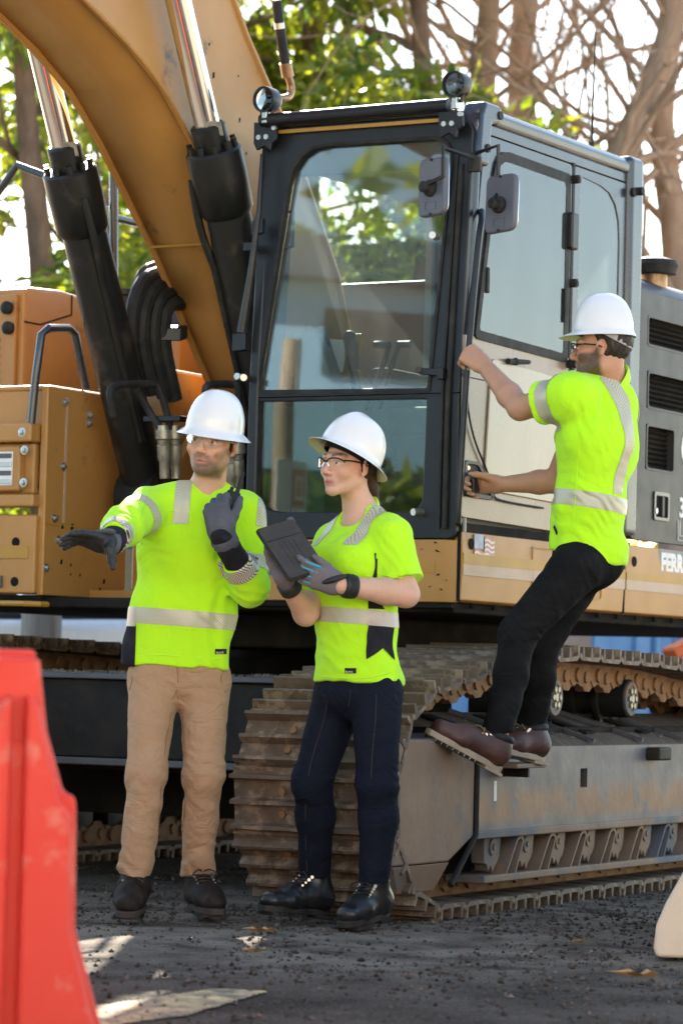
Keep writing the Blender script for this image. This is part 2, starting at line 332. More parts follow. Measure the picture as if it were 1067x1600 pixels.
def text(name, s, size, origin, X, Y, m, parent, ext=.0015, sx=1, bold=0):
    cu = bpy.data.curves.new(name, 'FONT'); cu.body = s; cu.size = size; cu.extrude = ext; cu.offset = bold; cu.resolution_u = 3
    t = bpy.data.objects.new('tmp', cu); COL.objects.link(t); dg = bpy.context.evaluated_depsgraph_get(); me = bpy.data.meshes.new_from_object(t.evaluated_get(dg))
    bpy.data.objects.remove(t); bpy.data.curves.remove(cu)
    X, Y = nrm(X), nrm(Y); Z = np.cross(X, Y); M = Matrix(np.column_stack([X*sx, Y, Z]).tolist()).to_4x4(); M.translation = Vector(origin); me.transform(M)
    me.materials.clear(); o = bpy.data.objects.new(name, me); COL.objects.link(o); setm(o, m); o.parent = parent; return o

# =================================================================== EXCAVATOR
EX = empty('excavator', (0.458,12.3,0), R(-30))
tag(EX, 'large yellow and black crawler excavator standing on the dark gravel', 'excavator')
FR = (0, 1, 0)
# ---- cab
CAB = empty('cab', parent=EX)
g = G()
outU = rquad([(-.962,-.012,1.965), (-.012,-.012,1.965), (.0,.03,3.03), (-.945,.03,3.03)], [.004,.004,.05,.07])
inU = rquad([(-.923,-.01,1.995), (-.152,-.01,1.985), (-.088,.03,2.965), (-.80,.03,2.968)], [.012,.012,.10,.15])
g.ring(outU, inU, (0,.07,0))
outL = rquad([(-.962,-.012,1.40), (-.012,-.012,1.40), (-.012,-.012,1.963), (-.962,-.012,1.963)], [.05,.03,.004,.004])
inL = rquad([(-.935,-.01,1.505), (-.166,-.01,1.505), (-.158,-.01,1.945), (-.937,-.01,1.95)], [.15,.07,.012,.012])
g.ring(outL, inL, (0,.07,0))
obj('front_frame', g, 'black_paint', CAB, .008)
g = G().plate([V3(p)+V3((0,.018,0)) for p in inU], (0,.006,0)); obj('windscreen', g, 'windscreen_glass', CAB, smooth=0)
g = G().plate([V3(p)+V3((0,.018,0)) for p in inL], (0,.006,0)); obj('lower_windscreen', g, 'lower_glass', CAB, smooth=0)
g = G().ring([V3(p)+V3((0,-.006,0)) for p in rquad([(-.935,-.01,1.975), (-.14,-.01,1.97), (-.076,.026,2.978), (-.81,.026,2.98)], [.012,.012,.11,.16])], [V3(p)+V3((0,-.006,0)) for p in inU], (0,.012,0))
obj('windscreen_seal', g, 'rubber', CAB)
# corner posts
g = G().tube([(-.035,.045,1.41), (-.035,.045,1.98), (-.028,.085,3.03)], .034, 12); obj('corner_post', g, 'blue_black', CAB)
g = G().tube([(-.058,-.02,1.44), (-.056,-.02,1.98), (-.046,.022,2.86)], .011, 8).tube([(-.085,-.018,1.44), (-.083,-.018,1.98), (-.064,.022,2.9)], .006, 6); obj('post_trim', g, 'rubber', CAB)
g = G().prism([(-.02,1.41), (.05,1.41), (.05,1.98), (.12,3.02), (.035,3.02), (-.02,1.98)], 'x', -.965, -.915); obj('corner_post', g, 'black_paint', CAB, .012)
# roof
g = G().box(-.945,-.05,.02,1.55,3.03,3.075); obj('roof', g, 'blue_black', CAB, .015)
g = G().prism([(-.07,3.035), (-.015,3.025), (.012,3.04), (.016,3.075), (-.005,3.10), (-.07,3.112)], 'y', .20, 1.44); rr_ = obj('roof_rail', g, 'blue_black', CAB, .01)
g = G().prism([(-.93,3.035), (-.875,3.03), (-.875,3.105), (-.945,3.095)], 'y', .05, 1.44); obj('roof_rail', g, 'blue_black', CAB, .01)
g = G().prism([(.035,2.86), (.055,3.06), (.085,3.115), (.225,3.115), (.225,3.045), (.15,3.03), (.13,2.86)], 'x', -.075, .024); obj('corner_cap', g, 'blue_black', CAB, .018, segs=3)
g = G().box(-.07,.024,1.435,1.575,1.49,3.115); obj('rear_post', g, 'blue_black', CAB, .03, segs=3)
g = G().box(-.95,-.88,1.435,1.575,1.45,3.10); obj('rear_post', g, 'blue_black', CAB, .02)
g = G()
for y_, z_ in ((.205,3.075), (.105,2.93)): g.cyl((.02,y_,z_), (.03,y_,z_), .017)
g.cyl((.02,1.50,2.965), (.05,1.50,2.965), .018); g.cyl((.02,1.455,2.955),(.032,1.455,2.955),.02)
obj('cap_plug', g, 'rubber', CAB)
g = G().tube([(-.92,-.05,3.075), (-.08,-.03,3.085)], .026, 12).box(-.925,-.07,-.02,.05,3.05,3.07); obj('visor_bar', g, 'black_paint', CAB, .004)
g = G().box(-.915,-.085,.004,.02,3.028,3.042); obj('visor_trim', g, 'yellow_stripe', CAB)
# lamp brackets and lamps on the roof corners
for bx, lx, ly in ((-.915, (-0.891,-0.06,3.145)[0], -.07), (-.075, (-0.034,-0.06,3.139)[0], -.07)):
    g = G().prism([(bx-.05,2.99), (bx-.035,2.96), (bx+.0,2.975), (bx+.03,2.955), (bx+.035,2.985), (bx+.06,3.0), (bx+.055,3.06), (bx-.05,3.075)], 'y', -.03, -.012)
    k = obj('lamp_bracket', g, 'black_paint', CAB, .004)
    for dx, dz in ((.015,.0), (-.02,-.0), (.05,.035)):
        obj('bolt', G().cyl((bx+dx,-.042,3.01+dz), (bx+dx,-.03,3.01+dz), .011, n=8), 'zinc', k)
    g = G().box(lx-.012,lx+.012,ly-.004,ly+.03,3.06,3.11); obj('lamp_foot', g, 'zinc', CAB, .003)
    F_ = nrm((-.12,-1,-.05)); c = V3((lx, ly, 3.155))
    L_ = obj('work_lamp', G().lathe([(.012,.075), (.034,.07), (.049,.045), (.053,.0), (.053,-.012), (.046,-.012), (.044,.0)], c, -F_, 22), 'black_paint', CAB)
    obj('reflector', G().lathe([(.043,.0), (.036,.012), (.022,.028), (.004,.032)], c, -F_, 22), 'chrome', L_)
    obj('bulb', G().ball(c - F_*.012, .014, 12, 6), 'white_decal', L_)
    obj('lens', G().lathe([(.045,-.004), (.03,-.008), (.002,-.01)], c, -F_, 22), 'lamp_glass', L_)
    obj('lamp_yoke', G().tube([c+V3((-.03,.02,-.03)), c+V3((-.02,.02,-.062)), c+V3((.02,.02,-.062)), c+V3((.03,.02,-.03))], .008, 6), 'black_paint', L_)
# side structure: door frame, door window, door panel
def side_quad(pts, x): return [(x, y, z) for y, z in pts]
g = G()
o_ = rquad(side_quad([(-.005,2.03), (.905,2.03), (.905,2.99), (.125,2.99)], -.012), [.01,.01,.02,.06])
i_ = rquad(side_quad([(.082,2.20), (.868,2.185), (.86,2.925), (.222,2.93)], -.012), [.02,.02,.02,.10])
DOOR = obj('door', g.ring(o_, i_, (.014,0,0)), 'blue_black', CAB, .004)
g = G().ring(rquad(side_quad([(.066,2.183), (.886,2.168), (.878,2.945), (.212,2.95)], .001), [.03,.03,.03,.11]), rquad(side_quad([(.10,2.218), (.845,2.203), (.838,2.905), (.232,2.91)], .001), [.02,.02,.02,.09]), (.01,0,0))
obj('door_seal', g, 'rubber', DOOR)
g = G().plate([V3(p)+V3((.004,0,0)) for p in rquad(side_quad([(.10,2.218), (.845,2.203), (.838,2.905), (.232,2.91)], 0), [.02,.02,.02,.09])], (.005,0,0)); obj('window_pane', g, 'side_glass', DOOR, smooth=0)
g = G().plate(rquad(side_quad([(.0,1.485), (.925,1.47), (.905,2.028), (.0,2.028)], -.012), [.02,.02,.004,.004]), (.014,0,0)); obj('door_skin', g, 'door_mirrored_beige', DOOR, .004)
g = G().plate(rquad(side_quad([(.17,1.60), (.885,1.585), (.885,2.10), (.21,2.12)], .002), [.10,.02,.03,.03]), (.009,0,0)); obj('door_panel', g, 'door_mirrored_pale', DOOR, .006, segs=3)
g = G().box(-.012,.0035,-.0,.905,2.03,2.19); obj('door_upper_skin', g, 'door_mirrored_beige', DOOR)
g = G().tube([(0.012,-0.006,2.06), (0.012,0.018,1.901), (0.012,0.083,1.782), (0.012,0.186,1.677), (0.012,0.244,1.594), (0.012,0.317,1.568), (0.012,0.686,1.56)], .0045, 6, sub=4); obj('door_groove', g, 'rubber', DOOR)
g = G().ring(rquad([(0.003,-0.002,1.706), (0.003,0.005,1.566), (0.003,0.253,1.564), (0.003,0.251,1.594), (0.003,0.12,1.705)], [.03,.03,.01,.01,.02]), rquad([(0.003,0.019,1.693), (0.003,0.025,1.582), (0.003,0.224,1.58), (0.003,0.223,1.597), (0.003,0.11,1.692)], [.02,.02,.01,.01,.015]), (.012,0,0)); obj('handle_bezel', g, 'hood_grey', DOOR, .003)
g = G().plate(rquad([(0.004,0.019,1.693), (0.004,0.024,1.582), (0.004,0.223,1.58), (0.004,0.109,1.692)], .01), (.004,0,0)); obj('handle_recess', g, 'rubber', DOOR)
g = G().obox((0.035,0.037,1.612), (0,1,0), (1,0,0), (0,0,1), .026, .014, .048); obj('handle', g, 'black_paint', DOOR, .006)
obj('lock', G().cyl((0.004,0.045,1.677), (0.014,0.026,1.676), .009), 'zinc', DOOR)
g = G().tube([(0.02,0.329,2.118), (0.02,0.514,2.134)], [.012,.009], 8).ball((0.02,0.395,2.124), .016, 8, 6); obj('catch', g, 'rubber', DOOR, label='small black latch under the window')
for p_, q_ in (((0.02,0.831,2.786), (0.02,0.839,2.634)), ): obj('hinge', G().box(-.0,.036,p_[1]+.02,p_[1]+.085,q_[2],p_[2]), 'black_paint', DOOR, .01)
for z_ in (2.50, 2.93): obj('hinge_knob', G().cyl((.0,.915,z_), (.03,.915,z_), .018, n=10).cyl((.02,.915,z_),(.034,.915,z_),.011, n=8), 'rubber', DOOR)
obj('hinge_knob', G().cyl((0,.90,2.165), (.045,.90,2.165), .017, n=10).cyl((.02,.90,2.165),(.03,.90,2.165),.026, n=10), 'rubber', DOOR)
obj('window_clip', G().box(.002,.018,.145,.165,2.37,2.47), 'rubber', DOOR, .004)
obj('window_clip', G().box(.005,.02,.83,.85,2.33,2.47), 'rubber', DOOR, .004)
# header over the door and rear quarter
g = G().prism([(.12,2.995), (1.43,2.995), (1.43,3.035), (.15,3.035)], 'x', -.03, .0); obj('door_header', g, 'blue_black', CAB, .004)
g = G()
o_ = rquad(side_quad([(.93,2.0), (1.432,2.0), (1.432,2.99), (.93,2.99)], -.02), .01)
i_ = rquad(side_quad([(.985,2.12), (1.375,2.12), (1.375,2.93), (.985,2.955)], -.02), [.03,.03,.20,.03])
obj('quarter_frame', g.ring(o_, i_, (.022,0,0)), 'blue_black', CAB, .005)
obj('quarter_window', G().plate([V3(p)+V3((.012,0,0)) for p in i_], (.005,0,0)), 'side_glass', CAB, smooth=0)
obj('quarter_panel', G().box(-.03,.0,.93,1.43,1.47,1.997), 'blue_black', CAB, .005)
g = G().ring(rquad(side_quad([(1.33,1.75), (1.42,1.75), (1.42,2.17), (1.33,2.17)], .002), .045), rquad(side_quad([(1.345,1.77), (1.405,1.77), (1.405,2.15), (1.345,2.15)], .002), .03), (.01,0,0)); obj('hatch_seal', g, 'rubber', CAB)
obj('door_gap_strip', G().box(-.02,.004,.908,.928,1.48,3.0), 'rubber', CAB)
obj('sill', G().box(-.97,-.005,.02,1.56,1.40,1.465), 'under_dark', CAB)
# grab rail along the front post, gripped by the climbing worker
g = G().tube([(0.03,-0.068,1.47), (0.055,-0.122,1.509), (0.055,-0.074,2.089), (0.055,-0.012,2.541), (0.05,0.02,2.632), (0.01,0.094,2.682)], .0125, 10, sub=4); obj('grab_rail', g, 'black_paint', CAB)
# wiper / left post hardware
g = G().tube([(-0.911,-0.05,2.941), (-0.91,-0.06,2.708), (-0.94,-0.06,2.452), (-0.981,-0.05,2.223)], [.006,.012,.016,.022], 8).obox((-0.989,-0.04,2.186), (1,0,.1), (0,1,0), (0,0,1), .03, .02, .035).obox((-0.917,-0.05,2.645), (1,0,.2), (0,1,0), (0,0,1), .025, .012, .03); obj('wiper_arm', g, 'black_paint', CAB, .003)
obj('wiper_motor', G().obox((-0.956,-0.04,2.568), (1,0,0), (0,1,0), (0,0,1), .025, .02, .018), 'black_paint', CAB, .005)
for p0_, p1_ in (((-0.985,-0.02,2.046), (-0.951,-0.075,2.04)), ((-0.124,-0.02,2.571), (-0.108,-0.085,2.571)), ((-0.161,-0.01,1.504), (-0.176,-0.06,1.501)), ((-1,-0.01,2.047), (-0.999,-0.05,2.049))):
    obj('grab_stub', G().cyl(p0_, p1_, .014, n=12), 'zinc', CAB)
g = G().obox((-0.132,-0.03,2.046), (1,0,-.08), (0,1,0), (0,0,1), .045, .012, .013).obox((-0.081,-0.03,2.037), (1,0,0), (0,1,0), (0,0,1), .014, .02, .022).cyl((-0.188,-0.02,2.056), (-0.172,-0.05,2.053), .013, n=10); obj('screen_latch', g, 'black_paint', CAB, .003)
g = G().tube([(-0.872,0.05,2.721), (-0.817,0.05,2.713), (-0.816,0.05,2.576), (-0.867,0.05,2.566)], .009, 8); obj('inner_grab', g, 'black_paint', CAB)
# mirrors
def mirror(name, c, fx, up, w_, h_, arm, label):
    X, Z = nrm(fx), nrm(up); Y = np.cross(Z, X); c = V3(c)
    q = rquad([c-X*w_-Z*h_, c+X*w_-Z*h_*.92, c+X*w_+Z*h_, c-X*w_+Z*h_*.97], .035, 6)
    m = obj(name, G().plate(q, Y*.028), 'mirror_shell', CAB, .012, label=label, segs=3)
    q2 = [c + (V3(p)-c)*.9 + Y*.03 for p in q]; obj('mirror_glass', G().plate(q2, Y*.003), 'mirror_face', m)
    k = c - X*w_*.0 - Z*h_*.05
    obj('ball_mount', G().lathe([(.034,.0), (.032,-.012), (.02,-.02), (.022,-.045), (.014,-.05)], k, Y, 16), 'rubber', m)
    obj('maker_panel', G().ring(rquad([k-X*.03-Z*.085, k+X*.03-Z*.085, k+X*.03-Z*.05, k-X*.03-Z*.05], .004, 2), rquad([k-X*.027-Z*.082, k+X*.027-Z*.082, k+X*.027-Z*.053, k-X*.027-Z*.053], .004, 2), -Y*.002), 'mirror_shell', m)
    for s_ in (-1, 1): obj('screw', G().cyl(c+Z*h_*.9*s_, c+Z*h_*.9*s_-Y*.004, .006, n=8), 'rubber', m)
    obj('mirror_arm', G().tube([k-Y*.045] + arm, .0085, 8), 'black_paint' , m)
    return m
mirror('mirror', (-0.057,-0.2,2.738), (.94,-.30,-.02), (-.03,.06,1), .074, .118, [(0.006,-0.22,2.773), (0.003,-0.22,2.882), (0.041,-0.05,2.869)], None)
mirror('mirror', (0.16,-0.046,2.685), (.97,-.24,0), (0,.04,1), .077, .116, [(0.14,-0.02,2.734), (0.14,-0.03,2.913), (0.02,0.01,2.895)], None)
g = G().cyl((0.015,0.018,2.826), (0.015,0.015,2.881), .028, n=14).cyl((0.015,0.015,2.878), (0.015,0.014,2.9), .014, n=10); obj('mirror_clamp', g, 'rubber', CAB)
# interior
g = G().box(-.92,-.05,.05,1.5,1.465,1.49); obj('cab_floor', g, 'cab_wall', CAB)
g = G().ring(rquad([(-.93,1.5,1.47), (-.05,1.5,1.47), (-.05,1.5,3.03), (-.93,1.5,3.03)], .01, 3), rquad([(-.82,1.5,2.2), (-.16,1.5,2.2), (-.16,1.5,2.88), (-.82,1.5,2.88)], .06, 3), (0,.04,0)); obj('rear_wall', g, 'cab_wall', CAB)
g = G().ring(rquad([(-.945,.05,1.47), (-.945,1.5,1.47), (-.945,1.5,3.03), (-.945,.12,3.03)], .01, 4), rquad([(-.945,.16,1.95), (-.945,1.4,1.95), (-.945,1.4,2.93), (-.945,.22,2.93)], .05, 4), (.03,0,0)); obj('left_wall', g, 'cab_wall', CAB)
obj('roof_liner', G().prism([(.06,2.99), (.42,2.93), (1.48,2.93), (1.48,3.02), (.06,3.02)], 'x', -.92, -.06), 'cab_liner', CAB)
obj('sun_blind', G().box(-.80,-.12,.07,.085,2.86,2.975), 'cab_plastic', CAB, .005)
SEAT = empty('seat', parent=CAB)
obj('cushion', G().box(-.70,-.26,.62,1.06,1.86,1.98), 'seat_grey', SEAT, .04, segs=3)
obj('backrest', G().prism([(1.02,1.95), (1.16,1.95), (1.30,2.55), (1.20,2.57)], 'x', -.70, -.26), 'seat_grey', SEAT, .04, segs=3)
obj('headrest', G().prism([(1.21,2.60), (1.30,2.60), (1.33,2.78), (1.24,2.79)], 'x', -.60, -.36), 'seat_grey', SEAT, .03, segs=3)
obj('seat_base', G().box(-.66,-.30,.66,1.04,1.49,1.86), 'cab_plastic', SEAT, .01)
for s_, bx in ((1, -.20), (-1, -.76)):
    obj('console', G().prism([(.42,1.80), (.50,1.72), (1.05,1.72), (1.05,2.02), (.55,2.05), (.42,1.98)], 'x', bx-.07, bx+.07), 'cab_wall', CAB, .02)
    obj('joystick', G().cyl((bx,.50,2.0), (bx,.47,2.12), .028, .016, 12).tube([(bx,.47,2.12), (bx-.004,.46,2.18), (bx-.01,.45,2.24)], [.022,.024,.028], 12).ball((bx-.01,.447,2.25), .03, 12, 8), 'rubber', CAB)
    obj('armrest', G().box(bx-.045,bx+.045,.68,1.05,2.1,2.15), 'seat_cloth', CAB, .018)
for p0_, p1_, q_ in (((-0.591,0.3,1.937), (-0.568,0.42,2.208), (-0.604,0.42,2.214)), ((-0.546,0.3,1.936), (-0.526,0.42,2.212), (-0.485,0.42,2.211))):
    obj('travel_lever', G().tube([p0_, p1_], .011, 10).tube([p1_, q_, V3(q_)+V3((.015 if q_[0] > p1_[0] else -.03,0,.0))], .016, 10), 'black_paint', CAB)
    obj('pedal', G().obox(V3(p0_)+V3((0,.02,-.25)), (1,0,0), (0,1,.5), (0,-.5,1), .05, .09, .012), 'rubber', CAB, .005)
obj('monitor', G().obox((-0.808,0.3,2.19), (.95,0,.2), (0,1,0), (-.2,0,.95), .03, .02, .09), 'mirror_shell', CAB, .01)
obj('side_column', G().prism([(-.90,1.5), (-.74,1.5), (-.70,2.0), (-.80,2.25), (-.90,2.25)], 'y', .22, .34), 'cab_wall', CAB, .02)
obj('manual_sheet', G().obox((-0.878,0.5,2.186), (1,0,-.1), (0,.3,1), (0,1,-.3), .06, .07, .002), 'paper', CAB)
obj('switch_panel', G().obox((-0.779,0.5,2.223), (1,0,-.05), (0,.2,1), (0,1,-.2), .035, .05, .01), 'yellow_stripe', CAB, .003)
obj('steering_ring', G().tube([(-.12+.10*math.cos(t), .95, 2.5+.14*math.sin(t)) for t in np.linspace(0, 6.283, 22)], .012, 8), 'rubber', CAB)

# ---- lower body: skirts, deck, decals
BODY = empty('house_body', parent=EX)
g = G().prism([(-.03,1.155), (.0,1.165), (.008,1.30), (.0,1.43), (-.03,1.43)], 'y', .012, 1.488); obj('side_skirt', g, 'yellow_paint', BODY, .006)
g = G().prism([(-.03,1.155), (.0,1.165), (.008,1.30), (.0,1.455), (-.03,1.455)], 'y', 1.50, 4.6); obj('side_skirt', g, 'yellow_paint', BODY, .006)
obj('skirt_stripe', G().box(.0,.0105,.016,1.486,1.305,1.348), 'yellow_stripe', BODY)
obj('skirt_stripe', G().box(.0,.0095,.016,1.486,1.262,1.305), 'pale_stripe', BODY)
obj('skirt_stripe', G().box(.0,.0105,1.502,4.6,1.305,1.335), 'yellow_stripe', BODY)
obj('skirt_stripe', G().box(.0,.0095,1.502,4.6,1.262,1.305), 'pale_stripe', BODY)
obj('skirt_seam', G().box(-.01,.002,1.486,1.502,1.16,1.45), 'under_dark', BODY)
a0 = (0.01,0.61,1.432); a1 = (0.01,1.262,1.224)
obj('hatch_outline', G().ring(rquad([(.006,a0[1],1.21), (.006,a1[1],1.21), (.006,a1[1],1.40), (.006,a0[1],1.40)], .006, 3), rquad([(.006,a0[1]+.006,1.214), (.006,a1[1]-.006,1.214), (.006,a1[1]-.006,1.396), (.006,a0[1]+.006,1.396)], .006, 3), (.0035,0,0)), 'yellow_stripe', BODY)
obj('skirt_hole', G().cyl((.004,.085,1.385), (.0075,.085,1.385), .022, n=18), 'under_dark', BODY)
obj('skirt_hole', G().cyl((.003,1.585,1.385), (.0075,1.585,1.385), .022, n=18), 'under_dark', BODY)
# front skirt with rounded corner
g = G().prism([(-1.02,-.012), (-.09,-.012), (-.04,-.004), (-.012,.012), (-.02,.03), (-1.02,.03)], 'z', 1.155, 1.398); obj('front_skirt', g, 'yellow_paint', BODY, .006)
obj('front_stripe', G().box(-1.0,-.10,-.0145,-.005,1.27,1.31), 'yellow_stripe', BODY)
obj('skirt_seam', G().box(-.014,-.002,.006,.02,1.16,1.43), 'under_dark', BODY)
g = G()
for x_, z_, w_ in ((-.10,1.385,.022), (-.09,1.352,.026), (-.085,1.262,.02), (-.07,1.205,.016), (-.05,1.24,.01), (-.12,1.215,.012), (-.16,1.36,.01)): t_ = random.uniform(-.5, .5); g.plate([(x_+w_*.45*math.cos(q*1.257)*(.6+.6*random.random()), -.0138, z_+w_*.22*math.sin(q*1.257)*(.5+.8*random.random())+t_*w_*.3*math.cos(q*1.257)) for q in range(5)], (0,.003,0))
obj('paint_chips', g, 'under_dark', BODY, kind='stuff')
# maker decals
def ferr(x0, y0, sgn, z1, h, Ln=.95):
    """company plate: lettering over a red bar, a line of small print and a blue bar"""
    X = V3((0,1,0)) if sgn else V3((1,0,0)); N_ = V3((1,0,0)) if sgn else V3((0,-1,0)); o = V3((x0, y0, z1)); Z = V3((0,0,1))
    Ln = .95 if sgn else .36
    def pl(nm, u0, u1, z0, z2, m, t, sl=0): return obj(nm, G().plate([o+X*(u0-sl)+Z*(z0-z1), o+X*u1+Z*(z0-z1), o+X*u1+Z*(z2-z1), o+X*u0+Z*(z2-z1)], N_*t), m, BODY)
    pl('name_plate', 0, Ln, z1-h, z1, 'decal_navy' if not sgn else 'decal_grey', .002, .03)
    pl('red_bar', -.012, Ln, z1-h*.71, z1-h*.62, 'decal_red', .003)
    pl('blue_bar', -.03, Ln, z1-h, z1-h*.91, 'decal_blue', .003)
    text('lettering', 'FERREIRA', h*.68, o+X*.015+N_*.003-Z*h*.585, X, Z, 'white_decal', BODY, sx=.95 if sgn else .62, bold=.006 if sgn else .004)
    text('lettering', 'JBA FERREIRA CONSTRUCTION', h*.17, o+X*-.01+N_*.003-Z*h*.87, X, Z, 'white_decal', BODY, sx=1.0 if sgn else .8, bold=.0008)
ferr(.0005, 1.85, True, 1.452, .165)
ferr((-0.816,-0.012,1.404)[0], -.0125, False, 1.39, .135)
# flag decal
fl = empty('flag_decal', parent=BODY); y0 = .105
obj('flag_canton', G().box(.004,.0088,y0,y0+.075,1.37,1.425), 'flag_blue', fl)
for k in range(13):
    z_ = 1.30 + k*.0093; y_s = y0 + (.08 if k > 6 else 0)
    pts = [(y0 + .17*i/12, z_ + .006*math.sin(i*1.05) + .004*(i < 6)) for i in range(13)]; pts = [p for p in pts if p[0] >= y_s]
    g = G(); n_ = len(pts); g.add([(.0091,p[0],p[1]-.0047) for p in pts]+[(.0091,p[0],p[1]+.0047) for p in pts], [(i,i+1,n_+i+1,n_+i) for i in range(n_-1)])
    obj('flag_stripe', g, 'flag_red' if k % 2 == 0 else 'flag_white', fl, smooth=0, fix=False)
# underside and slew ring
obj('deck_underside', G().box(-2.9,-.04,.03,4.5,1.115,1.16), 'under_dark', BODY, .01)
obj('underside_lip', G().box(-1.02,-.03,-.0,.05,1.135,1.153), 'under_dark', BODY)
g = G()
for k in range(14): g.cyl((-.02,.15+.19*k,1.135), (-.02,.15+.19*k,1.155), .013, n=6)
obj('underside_bolts', g, 'under_dark', BODY, kind='stuff')
obj('swing_frame', G().box(-1.72,-.72,.45,1.9,.97,1.115), 'under_dark', BODY, .02)
obj('slew_ring', G().cyl((-1.35,1.75,.80), (-1.35,1.75,1.06), .70, n=40).cyl((-1.35,1.75,.86), (-1.35,1.75,.93), .78, n=40), 'under_dark', BODY)
# ---- engine hood behind the cab
HOOD = empty('engine_hood', parent=EX)
vents = [((0,1.685,2.454), (0,2.299,2.321)), ((0,1.698,2.205), (0,2.313,2.057)), ((0,1.697,1.969), (0,1.989,1.804))]
ys = [1.582, vents[0][0][1], 1.86, 4.6]
v3y = vents[2][1][1]
ztop, z_b = 2.555, 1.482
V_ = [(vents[0][0][1], 2.70+.0, 2.325, 2.455), (vents[1][0][1], 2.70, 2.055, 2.215), (vents[2][0][1], v3y, 1.79, 1.985)]
g = G()   # skin built as strips round the vent openings
def hs(y0, y1, z0, z1): g.box(-.04,.0,y0,y1,z0,z1)
hs(1.582, V_[0][0], z_b, ztop); hs(V_[0][0], 4.6, V_[0][3], ztop); hs(V_[0][0], 4.6, V_[1][3], V_[0][2]); hs(V_[0][0], 4.6, V_[2][3], V_[1][2]); hs(V_[0][0], 4.6, z_b, V_[2][2]); hs(v3y, 4.6, V_[2][2], V_[2][3])
hs(2.70, 4.6, V_[0][2], V_[0][3]); hs(2.70, 4.6, V_[1][2], V_[1][3])
obj('hood_side', g, 'hood_grey', HOOD)
g = G().prism([(-.10,2.50), (.0,2.552), (-.035,2.60), (-.12,2.64), (-2.85,2.64), (-2.85,2.50)], 'y', 1.585, 4.6); obj('hood_top', g, 'hood_grey', HOOD, .02)
g = G().prism([(1.56,1.482), (1.60,1.482), (1.60,2.60), (1.585,2.60)], 'x', -2.85, -.0); obj('hood_front', g, 'hood_grey', HOOD, .012)
for y0_, y1_, z0_, z1_ in V_:
    f_ = obj('vent_frame', G().ring(rquad(side_quad([(y0_-.004,z0_-.004), (y1_+.004,z0_-.004), (y1_+.004,z1_+.004), (y0_-.004,z1_+.004)], -.002), .02, 4), rquad(side_quad([(y0_+.008,z0_+.008), (y1_-.008,z0_+.008), (y1_-.008,z1_-.008), (y0_+.008,z1_-.008)], -.002), .018, 4), (.004,0,0)), 'hood_grey', HOOD, .002)
    obj('vent_back', G().box(-.065,-.045,y0_-.02,y1_+.02,z0_-.02,z1_+.02), 'under_dark', f_)
    n_ = int((z1_-z0_)/.022)
    for k in range(n_): obj('vent_slat', G().obox((-.04, (y0_+y1_)/2, z0_+.012+.022*k), (0,1,0), (1,0,.5), (-.5,0,1), (y1_-y0_)/2, .012, .0025), 'under_dark', f_)
h0, h1 = (0,1.776,1.714), (0,1.937,1.596)
f_ = obj('hood_latch', G().ring(rquad(side_quad([(h0[1],1.575), (h1[1],1.575), (h1[1],1.70), (h0[1],1.70)], .001), .012, 3), rquad(side_quad([(h0[1]+.018,1.59), (h1[1]-.018,1.59), (h1[1]-.018,1.682), (h0[1]+.018,1.682)], .001), .01, 3), (.007,0,0)), 'blue_black', HOOD, .002)
obj('latch_recess', G().box(.0,.002,h0[1]+.015,h1[1]-.015,1.588,1.685), 'under_dark', f_)
obj('latch_lever', G().box(.0,.012,(h0[1]+h1[1])/2-.004,(h0[1]+h1[1])/2+.018,1.592,1.68), 'hood_grey', f_, .003)
obj('latch_key', G().cyl((.002,h0[1]+.022,1.615), (.01,h0[1]+.022,1.615), .013, n=10), 'zinc', f_)
for s_, y_, z_, h_, bo in (('C', (0,2.058,1.937)[1], 1.835, .22, .008), ('335', (0,2.051,1.653)[1], 1.605, .12, .003)): text('hood_lettering', s_, h_, (.0005,y_,z_), (0,1,0), (0,0,1), 'white_decal', HOOD, bold=bo)
y_ = (0,2.043,1.54)[1]
obj('hood_lettering', G().tube([(.002,y_+.075,1.50), (.002,y_,1.50), (.002,y_,1.585), (.002,y_+.02,1.585), (.002,y_+.02,1.52), (.002,y_+.075,1.52), (.002,y_+.075,1.50)], .0028, 4), 'white_decal', HOOD)
c_ = V3((-0.12,1.998,2.701))
obj('air_precleaner', G().lathe([(.05,-.12), (.055,-.03), (.10,-.025), (.105,.0), (.11,.012), (.10,.035), (.05,.05), (.01,.052)], c_, (0,0,1), 28), 'rubber', HOOD)
obj('precleaner_pipe', G().cyl(c_+V3((0,0,-.3)), c_+V3((0,0,-.02)), .06, n=20), 'bronze_pipe', HOOD)
obj('hood_bulge', G().prism([(1.60,2.58), (1.72,2.62), (1.66,2.69), (1.60,2.69)], 'x', -.5, -.06), 'hood_grey', HOOD, .02)
obj('antenna', G().tube([(-0.3,1.713,3.204), (-0.3,1.714,3.436), (-0.3,1.725,3.722)], [.006,.004,.0025], 6).cyl((-0.3,1.713,3.192), (-0.3,1.711,3.232), .011, n=8), 'rubber', CAB)

